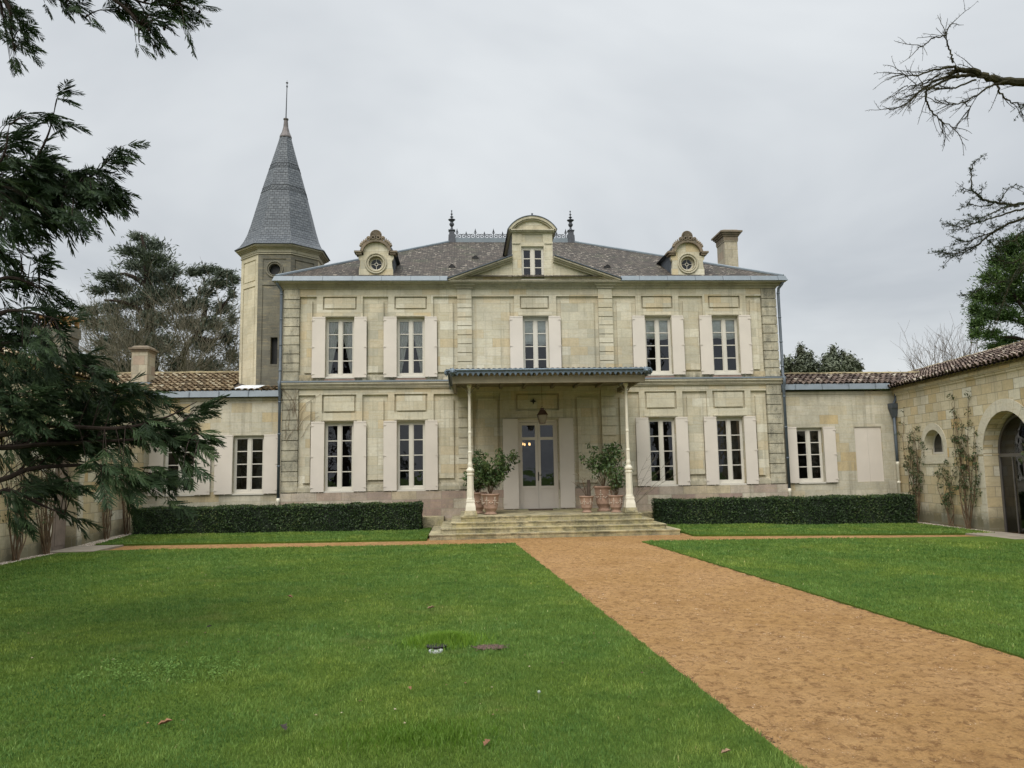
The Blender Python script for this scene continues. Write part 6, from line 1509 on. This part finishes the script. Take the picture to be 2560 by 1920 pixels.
FIR_CL = [(-7.7,-18.19,5.28,0.32,0.35,0.24,90),(-7.52,-17.85,5.47,0.3,0.33,0.22,70),(-7.05,-18.04,5.23,0.27,0.3,0.14,50),(-6.88,-17.79,5.3,0.14,0.15,0.12,20),(-7.77,-17.76,5.1,0.33,0.37,0.22,70),(-7.03,-18.38,4.84,0.23,0.26,0.11,32),(-7.63,-18.44,4.71,0.21,0.23,0.21,36),(-8.05,-17.53,6.07,0.23,0.25,0.14,22),(-7.39,-18.16,6.02,0.13,0.18,0.16,12),(-7.31,-18.19,6.29,0.06,0.13,0.12,5),(-8.33,-17.35,6.39,0.1,0.16,0.15,7),(-6.8,-17.93,5.68,0.16,0.18,0.1,14),(-6.85,-17.53,6.04,0.07,0.08,0.07,4),(-7.01,-17.93,5.55,0.14,0.15,0.08,8),(-8.01,-17.75,4.48,0.19,0.21,0.17,16),(-7.4,-18.28,4.33,0.18,0.2,0.13,14),(-7.88,-17.75,4.2,0.28,0.31,0.1,14),(-7.64,-17.5,4.09,0.2,0.22,0.08,11),(-7.69,-17.87,3.79,0.3,0.33,0.11,26),(-7.45,-17.63,3.77,0.12,0.14,0.07,7),(-7.97,-17.71,3.54,0.28,0.31,0.2,46),(-7.25,-18.38,3.32,0.26,0.29,0.13,32),(-7.33,-17.62,3.28,0.2,0.22,0.11,20),(-7.7,-17.8,3.15,0.44,0.49,0.17,62),(-6.82,-18.12,3.1,0.14,0.15,0.07,12),(-7.34,-18.42,2.71,0.41,0.45,0.23,85),(-7.31,-17.5,2.9,0.37,0.41,0.21,66),(-6.64,-17.93,2.85,0.27,0.3,0.13,38),(-6.46,-17.66,2.88,0.13,0.15,0.09,11),(-7.82,-17.48,2.3,0.46,0.5,0.26,78),(-7.16,-17.66,2.39,0.37,0.4,0.25,70),(-6.73,-17.44,2.51,0.29,0.32,0.23,52),(-6.18,-18.02,2.42,0.21,0.23,0.18,34),(-6.05,-17.57,2.3,0.18,0.2,0.16,26),(-5.71,-17.96,2.31,0.13,0.14,0.1,11),(-6.12,-17.42,2.67,0.15,0.16,0.12,12),(-5.89,-17.48,2.77,0.1,0.11,0.09,8),(-5.64,-18.34,2.01,0.1,0.11,0.07,8),(-6.69,-18.3,1.95,0.29,0.32,0.15,34),(-6.29,-18.21,2.0,0.22,0.24,0.17,32),(-6.32,-17.39,1.86,0.21,0.23,0.13,18),(-5.99,-17.97,1.69,0.09,0.1,0.05,4),(-7.45,-17.76,1.86,0.31,0.34,0.16,26),(-7.6,-18.12,1.82,0.21,0.24,0.17,24),(-7.26,-17.89,1.55,0.12,0.13,0.09,6),(-7.04,-18.03,1.47,0.06,0.1,0.09,3),(-7.47,-18.06,1.43,0.16,0.18,0.13,7),(-7.81,-17.81,1.48,0.12,0.15,0.13,6),(-6.49,-17.81,1.66,0.13,0.15,0.07,5),(-8.66,-17.46,5.38,0.34,0.38,0.34,40),(-8.52,-17.7,4.72,0.34,0.37,0.22,24),(-8.68,-17.43,3.77,0.35,0.38,0.29,34),(-8.58,-17.51,2.92,0.4,0.44,0.34,50),(-8.62,-17.36,2.1,0.41,0.45,0.29,36),(-8.58,-17.71,5.87,0.28,0.31,0.28,26)]
FIR_LIMBS = [[(-8.42,-18.0,4.41),(-8.09,-18.0,4.91),(-7.76,-18.0,5.35),(-7.52,-18.0,5.86),(-7.43,-18.0,6.3)],[(-8.57,-17.8,4.8),(-7.91,-17.8,5.2),(-7.33,-17.8,5.35),(-7.02,-17.8,5.55),(-6.75,-17.8,5.88)],[(-8.4,-18.0,4.09),(-7.9,-18.0,4.19),(-7.64,-18.0,4.14),(-7.38,-18.0,3.98)],[(-8.48,-17.8,3.37),(-7.92,-17.8,3.47),(-7.45,-17.8,3.36),(-7.02,-17.8,3.17)],[(-8.58,-17.6,3.02),(-7.8,-17.6,3.06),(-7.16,-17.6,2.95),(-6.52,-17.6,2.91)],[(-8.23,-18.1,2.39),(-7.4,-18.1,2.48),(-6.55,-18.1,2.44),(-6.05,-18.1,2.54),(-5.67,-18.1,2.73)],[(-8.35,-17.9,2.29),(-7.4,-17.9,2.28),(-6.37,-17.9,2.32),(-5.7,-17.9,2.3)],[(-8.39,-17.8,1.88),(-7.54,-17.8,2.02),(-6.66,-17.8,2.01),(-6.13,-17.8,1.73)],[(-8.14,-18.2,1.78),(-7.6,-18.2,1.77),(-7.26,-18.2,1.61),(-7.01,-18.2,1.5)],[(-8.28,-18.3,5.07),(-7.85,-18.3,5.45),(-7.77,-18.3,5.89)],[(-8.25,-18.2,3.72),(-7.66,-18.2,3.77),(-7.16,-18.2,3.66)]]
TOP_CL = [(-6.71,-20.2,5.93,0.11,0.21,0.19,26),(-6.82,-19.78,5.94,0.09,0.11,0.1,9),(-7.0,-19.72,6.41,0.18,0.19,0.09,16),(-6.8,-19.76,6.11,0.07,0.09,0.08,5),(-6.41,-19.96,6.34,0.15,0.17,0.05,14),(-6.24,-19.87,6.33,0.09,0.09,0.07,7),(-6.04,-20.17,6.03,0.04,0.05,0.04,2),(-5.89,-19.8,6.44,0.16,0.17,0.09,22),(-5.68,-19.96,6.17,0.13,0.14,0.11,18),(-5.6,-20.13,5.83,0.04,0.06,0.06,4),(-5.41,-20.26,6.01,0.12,0.13,0.1,18),(-5.41,-19.79,6.39,0.13,0.14,0.09,18),(-5.29,-19.71,6.5,0.09,0.1,0.06,9),(-5.18,-20.25,5.94,0.04,0.05,0.05,3),(-5.54,-19.82,6.1,0.07,0.08,0.05,5),(-6.08,-20.05,6.52,0.33,0.37,0.08,24),(-5.43,-20.21,6.43,0.33,0.36,0.09,30),(-6.62,-20.12,6.46,0.25,0.27,0.1,20),(-6.86,-19.84,5.82,0.07,0.08,0.06,5)]
TOP_LIMBS = [[(-8.22,-20.0,7.21),(-7.28,-20.0,6.68),(-6.88,-20.0,6.32),(-6.81,-20.0,6.05),(-6.77,-20.0,5.78)],[(-8.22,-20.0,7.21),(-6.95,-20.0,6.83),(-6.19,-20.0,6.57),(-5.63,-20.0,6.33),(-5.22,-20.0,6.31)],[(-6.39,-20.1,6.59),(-5.97,-20.1,6.37),(-5.66,-20.1,6.11),(-5.61,-20.1,5.87)],[(-7.35,-19.9,6.94),(-6.75,-19.9,6.63),(-6.44,-19.9,6.4),(-6.2,-19.9,6.23)]]
BARE_LIMBS = [[(5.02,-19.0,6.52),(4.32,-19.0,6.34),(3.81,-19.0,6.23),(3.47,-19.0,6.25),(3.26,-19.0,6.33),(3.09,-19.0,6.36),(2.92,-19.0,6.31)],[(3.33,-18.9,6.37),(3.1,-18.9,6.34),(2.82,-18.9,6.28),(2.61,-18.9,6.14),(2.44,-18.9,5.99),(2.25,-18.9,5.92)],[(3.05,-19.1,6.3),(2.9,-19.1,6.34),(2.69,-19.1,6.31),(2.44,-19.1,6.23),(2.29,-19.1,6.25)],[(2.99,-19.0,6.45),(2.95,-19.0,6.58),(2.92,-19.0,6.76),(2.9,-19.0,6.83)],[(2.92,-19.0,6.77),(2.96,-19.0,6.87),(3.06,-19.0,6.97)],[(2.92,-19.0,6.77),(2.77,-19.0,6.75),(2.65,-19.0,6.65),(2.57,-19.0,6.61)],[(3.18,-18.8,6.42),(2.88,-18.8,6.28),(2.76,-18.8,6.19),(2.78,-18.8,6.05),(2.83,-18.8,5.94),(2.96,-18.8,5.82),(3.1,-18.8,5.75)],[(3.48,-19.2,6.13),(3.26,-19.2,6.07),(3.09,-19.2,5.96),(2.86,-19.2,5.85),(2.59,-19.2,5.86)],[(3.62,-18.8,6.32),(3.69,-18.8,6.18),(3.83,-18.8,6.08),(4.06,-18.8,6.08)],[(3.1,-19.2,6.15),(2.82,-19.2,6.04),(2.61,-19.2,6.03),(2.45,-19.2,6.01),(2.3,-19.2,5.89)],[(2.81,-19.0,6.31),(2.64,-19.0,6.21),(2.5,-19.0,6.17),(2.36,-19.0,6.14)],[(2.92,-19.2,5.9),(2.99,-19.2,5.8),(2.93,-19.2,5.7)]]
SPUR_LIMBS = [[(5.78,-18.0,5.28),(5.02,-18.0,5.21),(4.47,-18.0,5.15),(4.21,-18.0,5.14),(3.97,-18.0,5.19),(3.85,-18.0,5.27),(3.79,-18.0,5.38),(3.82,-18.0,5.63),(3.91,-18.0,5.72)],[(4.09,-18.0,5.16),(3.96,-18.0,5.11),(3.75,-18.0,5.14),(3.72,-18.0,5.17)],[(4.15,-18.0,5.16),(4.26,-18.0,5.33),(4.37,-18.0,5.38)],[(5.93,-17.8,5.04),(5.04,-17.8,5.1),(4.61,-17.8,5.03),(4.2,-17.8,4.85),(3.94,-17.8,4.66),(3.68,-17.8,4.55),(3.47,-17.8,4.57)],[(4.3,-18.2,5.01),(3.98,-18.2,4.92),(3.74,-18.2,4.85),(3.52,-18.2,4.77),(3.39,-18.2,4.79)],[(4.13,-17.9,4.81),(3.94,-17.9,4.75),(3.75,-17.9,4.68),(3.62,-17.9,4.7)],[(4.31,-18.1,5.08),(4.1,-18.1,5.05),(3.85,-18.1,4.94),(3.69,-18.1,4.93)],[(4.07,-17.8,4.75),(4.19,-17.8,4.66),(4.38,-17.8,4.69)],[(5.44,-18.3,4.69),(4.73,-18.3,4.75),(4.2,-18.3,4.69),(4.05,-18.3,4.57),(3.82,-18.3,4.57)],[(6.06,-17.6,4.66),(5.3,-17.6,4.72),(4.9,-17.6,4.63),(4.66,-17.6,4.44),(4.47,-17.6,4.16),(4.24,-17.6,3.67)],[(4.59,-17.7,4.51),(4.43,-17.7,4.45),(4.31,-17.7,4.51),(4.28,-17.7,4.58)],[(4.88,-17.5,4.56),(4.63,-17.5,4.31),(4.3,-17.5,4.22),(4.03,-17.5,4.11)],[(3.94,-17.8,4.66),(3.75,-17.8,4.6),(3.55,-17.8,4.48)],[(5.43,-18.6,6.45),(4.59,-18.6,6.38),(4.28,-18.6,6.23),(4.07,-18.6,6.11)]]
# ------------------------------------------------------------------ background evergreens
def limbs(m, L_, r0, r1, n=7): 
    for i, c in enumerate(L_): p = spline(c, 4); m.tube(p, taper(r0 if i == 0 else r0 * .5, r1, len(p)), n)
ce = empty('cedar_tree', (-21.2, 20, 0), 'large dark cedar with layered flat boughs between the far chimney and the tower', 'tree')
m = MB(); limbs(m, CED_LIMBS, .42, .05); m.tube([CED_LIMBS[0][0], (CED_LIMBS[0][0][0], 20, 0)], [.42, .5], 8); m.build('trunk', M_BARKD, ce)
c = np.array(CED_PADS); needles('crown', c[:, :3], c[:, 3:], 78000, .34, .034, M_CEDAR, ce, 3, .9, .15, (-21.4, 20, 9))
pi_ = empty('stone_pine', (31.0, 15, 0), 'rounded mid green stone pine behind the courtyard wing roof at the right edge', 'tree')
m = MB(); limbs(m, PINE_LIMBS, .30, .05); m.tube([PINE_LIMBS[0][0], (PINE_LIMBS[0][0][0], 15, 0)], [.3, .38], 8); m.build('trunk', M_BARKD, pi_)
c = np.array(PINE_PADS); c[:, 3:] *= (1.0, 1.2, .95); needles('crown', c[:, :3], c[:, 3:], 80000, .22, .028, M_PINE, pi_, 4, .5, -.3, (31, 15, 9), .25)
for nm, pd, lb, sd_ in (('evergreen_tree', BUSH_A, 'grey green treetop touching the mansion side above the right annex roof', 7), ('evergreen_tree', BUSH_B, 'wider grey green treetop above the right annex roof, away from the mansion', 8)):
    c = np.array(pd); E_ = empty(nm, (float(c[:, 0].mean()), 12, 0), lb, 'tree', 'grey green trees behind the right annex')
    m = MB(); b = Vector((float(c[:, 0].mean()), 12, 0)); m.tube([b, b + Vector((0, 0, 6.2))], [.2, .1], 7)
    for q in c: m.tube([b + Vector((0, 0, 5)), Vector(q[:3])], [.05, .02], 5)
    m.build('trunk', M_BARK, E_); c[:, 3:] *= 1.05
    leaf_cloud('crown', c[:, :3], c[:, 3:], 9000, .10, M_OLIVE, E_, sd_, up=.6, elong=2.0, soft=.85)

# ------------------------------------------------------------------ near conifer at the left: fern-like sprays hung along drooping limbs
def spray(rg, npair=9):
    """one flat spray: a stem with paired shoots, each shoot edged with short needles (unit length along x)"""
    V = []; F = []
    def tri(a, b, c): k = len(V); V.extend([a, b, c]); F.append((k, k + 1, k + 2))
    stem = lambda t: np.array([t, .04 * sin(t * 3), -.22 * t * t])
    for i in range(8):
        a, b = stem(i / 8), stem((i + 1) / 8); w = np.array([0, .008, 0]); tri(a - w, a + w, b)
    for i in range(npair):
        t = .10 + .88 * i / npair; base = stem(t); Ls = (.46 * (1 - t) ** .6 + .12) * rg.uniform(.7, 1.15)
        for s in (-1, 1):
            an = radians(rg.uniform(24, 46)); d_ = np.array([cos(an), s * sin(an), rg.uniform(-.45, -.05)]); d_ /= np.linalg.norm(d_); side = np.array([-d_[1], d_[0], rg.uniform(-.5, .5)]); side /= np.linalg.norm(side)
            up_ = np.cross(d_, side); W_ = .030
            for ax in (side, up_ * .7):
                a0, a1, a2 = base, base + d_ * Ls * .45, base + d_ * Ls; tri(a0, a1 + ax * W_, a1 - ax * W_); tri(a1 + ax * W_, a2, a1 - ax * W_)
            nn = int(Ls * 12) + 1
            for j in range(nn):
                u = (j + .5) / nn; p = base + d_ * Ls * u; l = .060 * (1 - .4 * u)
                for q in (-1, 1): tri(p - d_ * .016, p + d_ * .018, p + (d_ * .80 + side * q * .62) * l)
    return np.array(V), np.array(F)
def place_sprays(name, P, D, Sc, mat, par, seed):
    rg = np.random.default_rng(seed); kinds = [spray(rg) for _ in range(5)]; VV = []; FF = []; TT = []; off = 0; P = np.array(P); D = np.array(D); Sc = np.array(Sc)
    D /= np.linalg.norm(D, axis=1)[:, None]; kk = rg.integers(0, 5, len(P))
    for k, (v, f) in enumerate(kinds):
        I = np.where(kk == k)[0]
        if not len(I): continue
        X = D[I]; upv = np.array([0, 0, 1.0]) + rg.normal(size=(len(I), 3)) * .35; Y_ = np.cross(upv, X); Y_ /= np.linalg.norm(Y_, axis=1)[:, None]; Z_ = np.cross(X, Y_)
        q = (v[None, :, 0:1] * X[:, None] + v[None, :, 1:2] * Y_[:, None] + v[None, :, 2:3] * Z_[:, None]) * Sc[I][:, None, None] + P[I][:, None]
        VV.append(q.reshape(-1, 3)); FF.append((f[None] + (np.arange(len(I)) * len(v))[:, None, None]).reshape(-1, 3) + off); off += len(I) * len(v)
        TT.append(np.repeat(rg.beta(2, 2.5, len(I)), len(f)) * .8 + rg.uniform(0, .2, len(I) * len(f)))
    return fast_mesh(name, np.concatenate(VV), np.concatenate(FF), mat, par, tone=np.concatenate(TT))
M_FIR = attr_mat('conifer_needles', [(0, (.014, .027, .012)), (.45, (.034, .062, .025)), (.8, (.070, .112, .044)), (1, (.14, .16, .055))], .6, spec=.25, trans=.10, nz=.15)
fir = empty('conifer_tree', (-11.6, -17.6, 0), 'big dark conifer with drooping ferny sprays filling the left edge of the lawn', 'tree')
def bough_set(limb_list, clusters, trunk_xy, length, seed, r0, rise, extra=()):
    """limbs leave the trunk, fine twigs leave the limbs towards each foliage cluster and carry the sprays"""
    rg = random.Random(seed); m = MB(); P_, D_, S_ = [], [], []; nodes = []
    for L_ in list(limb_list) + list(extra):
        a = Vector((trunk_xy[0], trunk_xy[1], L_[0][2] + rise)); c = [a] + [Vector(p) for p in L_]; p = spline(c, 6); m.tube(p, taper(r0, .004, len(p)), 6); nodes += p[int(len(p) * .35):]
    NA = np.array([tuple(n) for n in nodes])
    for (x, y, z, rx, ry, rz_, n) in clusters:
        for i in range(max(1, int(n / (2.5 if z > 2.2 else 3.1)))):
            while True:
                q = Vector((rg.uniform(-1, 1), rg.uniform(-1, 1), rg.uniform(-1, 1)))
                if q.length < 1: break
            t = Vector((x + q.x * rx, y + q.y * ry, z + q.z * rz_)); src = NA.copy(); dd = np.linalg.norm(src - np.array(t), axis=1) + np.maximum(0, src[:, 0] - t.x + .10) * 3
            b = Vector(NA[int(dd.argmin())]); ln = (t - b).length; st_ = b if ln < .75 else t + (b - t) * (.75 / ln)
            mid = st_.lerp(t, .5) + Vector((0, 0, .04)); pts = [st_, st_.lerp(mid, .5) + Vector((0, 0, .015)), mid, mid.lerp(t, .55), t + Vector((0, 0, -.02))]
            m.tube(pts, taper(.0065, .0025, 5), 4); d = (t - st_); d = d.normalized() if d.length > .02 else Vector((1, 0, 0))
            base = (d * .7 + Vector((.75, 0, -.10))).normalized()
            for k, w in ((2, .8), (3, .9), (4, 1.0), (4, .8)):
                P_.append(tuple(pts[k])); D_.append(tuple(base + Vector((rg.uniform(-.45, .3), rg.uniform(-.6, .6), rg.uniform(-.62, .28))))); S_.append(length * w * rg.uniform(.6, 1.1))
    return m, P_, D_, S_
TX, TY = -11.6, -17.6
rgx = random.Random(44); far_cl = []; far_l = []
for i in range(26):         # the side away from the lawn view, and the top of the tree
    a_ = rgx.uniform(.6 * pi, 1.6 * pi); z_ = rgx.uniform(1.8, 10); r_ = rgx.uniform(1.2, 2.6) * (1 - max(0, z_ - 6) * .12); c_ = (TX + r_ * cos(a_), TY + r_ * sin(a_), z_); far_cl.append((*c_, .7, .7, .3, 34)); far_l.append([(TX + .5 * r_ * cos(a_), TY + .5 * r_ * sin(a_), z_ + .1), c_])
m, P_, D_, S_ = bough_set(FIR_LIMBS, FIR_CL + far_cl, (TX, TY), .36, 21, .045, .5, far_l)
m.tube([(TX, TY, -.3), (TX + .05, TY, 3), (TX - .05, TY, 8), (TX, TY, 12)], [.55, .42, .30, .12], 12)
m.build('trunk', M_BARKD, fir)
place_sprays('crown', P_, D_, S_, M_FIR, fir, 5)
fir2 = empty('conifer_tree', (-10.2, -21.8, 0), 'dark conifer bough hanging into the top left corner of the view with small round cones', 'tree')
m, P_, D_, S_ = bough_set(TOP_LIMBS, TOP_CL, (-10.2, -21.8), .22, 22, .035, .6)
m.tube([(-10.2, -21.8, -.3), (-10.2, -21.8, 6), (-10.2, -21.8, 12)], [.5, .4, .2], 12)
m.build('trunk', M_BARKD, fir2); place_sprays('crown', P_, D_, S_, M_FIR, fir2, 6)
m = MB(); rg = random.Random(3)
for i in range(26):
    x, y, z = rg.choice([p for p in P_ if p[0] > -6.3]); z -= .07; m.ball((x, y, z), .014, .014, .017, 7, 5); m.tube([(x, y, z), (x, y, z + .07)], [.003, .002], 3)
tag(m.build('cones', M_BARKD, fir2), kind='stuff')
# ------------------------------------------------------------------ near cedar boughs at the right
lt = empty('cedar_tree', (9.4, -18.3, 0), 'mossy cedar with nearly bare spurred boughs reaching in from the right edge against the sky', 'tree')
m = MB(); rg = random.Random(8); SP = []; SPM = []
m.tube([(9.4, -18.3, -.3), (9.3, -18.3, 4), (9.1, -18.4, 8), (9, -18.3, 12)], [.50, .42, .32, .15], 12)
def spurs(pts, step, l0, keep=None, r=.0026):
    for a, b in zip(pts[:-1], pts[1:]):
        n = max(1, int((b - a).length / step))
        for k in range(n):
            p = a.lerp(b, (k + rg.random()) / n); d = Vector((rg.uniform(-.9, .3), rg.uniform(-1, 1), rg.uniform(-1, 1))).normalized(); q = p + d * l0 * rg.uniform(.5, 1.4); m.tube([p, q], [r, r * .6], 3)
            if keep is not None: keep.append(tuple(q))
def bough(c, r0, r1, tw, leaf=None, curl=.22, tl=.34):
    pts = spline(c, 6); pts = [p + Vector((rg.uniform(-.006, .006), rg.uniform(-.02, .02), rg.uniform(-.008, .008))) for p in pts]; m.tube(pts, taper(r0, r1, len(pts)), 7); spurs(pts, .035, .035, leaf)
    for i in range(tw):
        k = rg.randrange(len(pts) // 4, len(pts)); d = (pts[min(k + 1, len(pts) - 1)] - pts[max(0, k - 1)]).normalized() + Vector((rg.uniform(-.5, .1), rg.uniform(-.6, .6), rg.uniform(-.75, .55)))
        q = wander(rg, pts[k], d, tl * rg.uniform(.5, 1.2), 6, curl, .03); m.tube(q, taper(.0045, .002, 7), 4); spurs(q, .030, .026, leaf, .0022)
        if rg.random() < .6: e_ = wander(rg, q[3], (q[4] - q[3]) + Vector((rg.uniform(-.05, .05), rg.uniform(-.05, .05), rg.uniform(-.05, .05))), tl * .45, 4, .25); m.tube(e_, taper(.0032, .0016, 5), 3); spurs(e_, .03, .022, leaf, .002)
for i, c in enumerate(BARE_LIMBS):
    r0 = (.062, .022, .018, .012, .007, .008, .017, .014, .014, .011, .010, .007)[i]; bough(c, r0, .004 if i else .022, (30, 18, 15, 5, 2, 5, 12, 14, 10, 13, 9, 4)[i])
for i, c in enumerate(SPUR_LIMBS):
    r0 = (.024, .008, .007, .024, .013, .009, .011, .007, .016, .024, .008, .012, .007, .018)[i]; bough(c, r0, .0035, (12, 2, 2, 17, 10, 7, 8, 4, 8, 11, 4, 9, 4, 8)[i], SP, tl=.24)
m.tube([(9.2, -18.35, 5.9), (7.2, -18.7, 6.3), BARE_LIMBS[0][0]], [.16, .11, .062], 8); m.tube([(9.3, -18.3, 4.6), (7.4, -18.1, 5.2), SPUR_LIMBS[0][0]], [.10, .06, .024], 7)
for k in (3, 8, 9): m.tube([(9.3, -18.3, 4.4), SPUR_LIMBS[k][0]], [.08, .024], 6)
m.build('trunk', plain('mossy_bark', (.035, .032, .018), .95, 0, .5, 14, .5, .1), lt)
c = np.array(SP); needles('foliage', c, np.full((len(c), 3), .028), len(c) * 7, .035, .0035, attr_mat('cedar_spur_needles', [(0, (.012, .022, .010)), (1, (.035, .055, .02))], .6), lt, 9, .2)
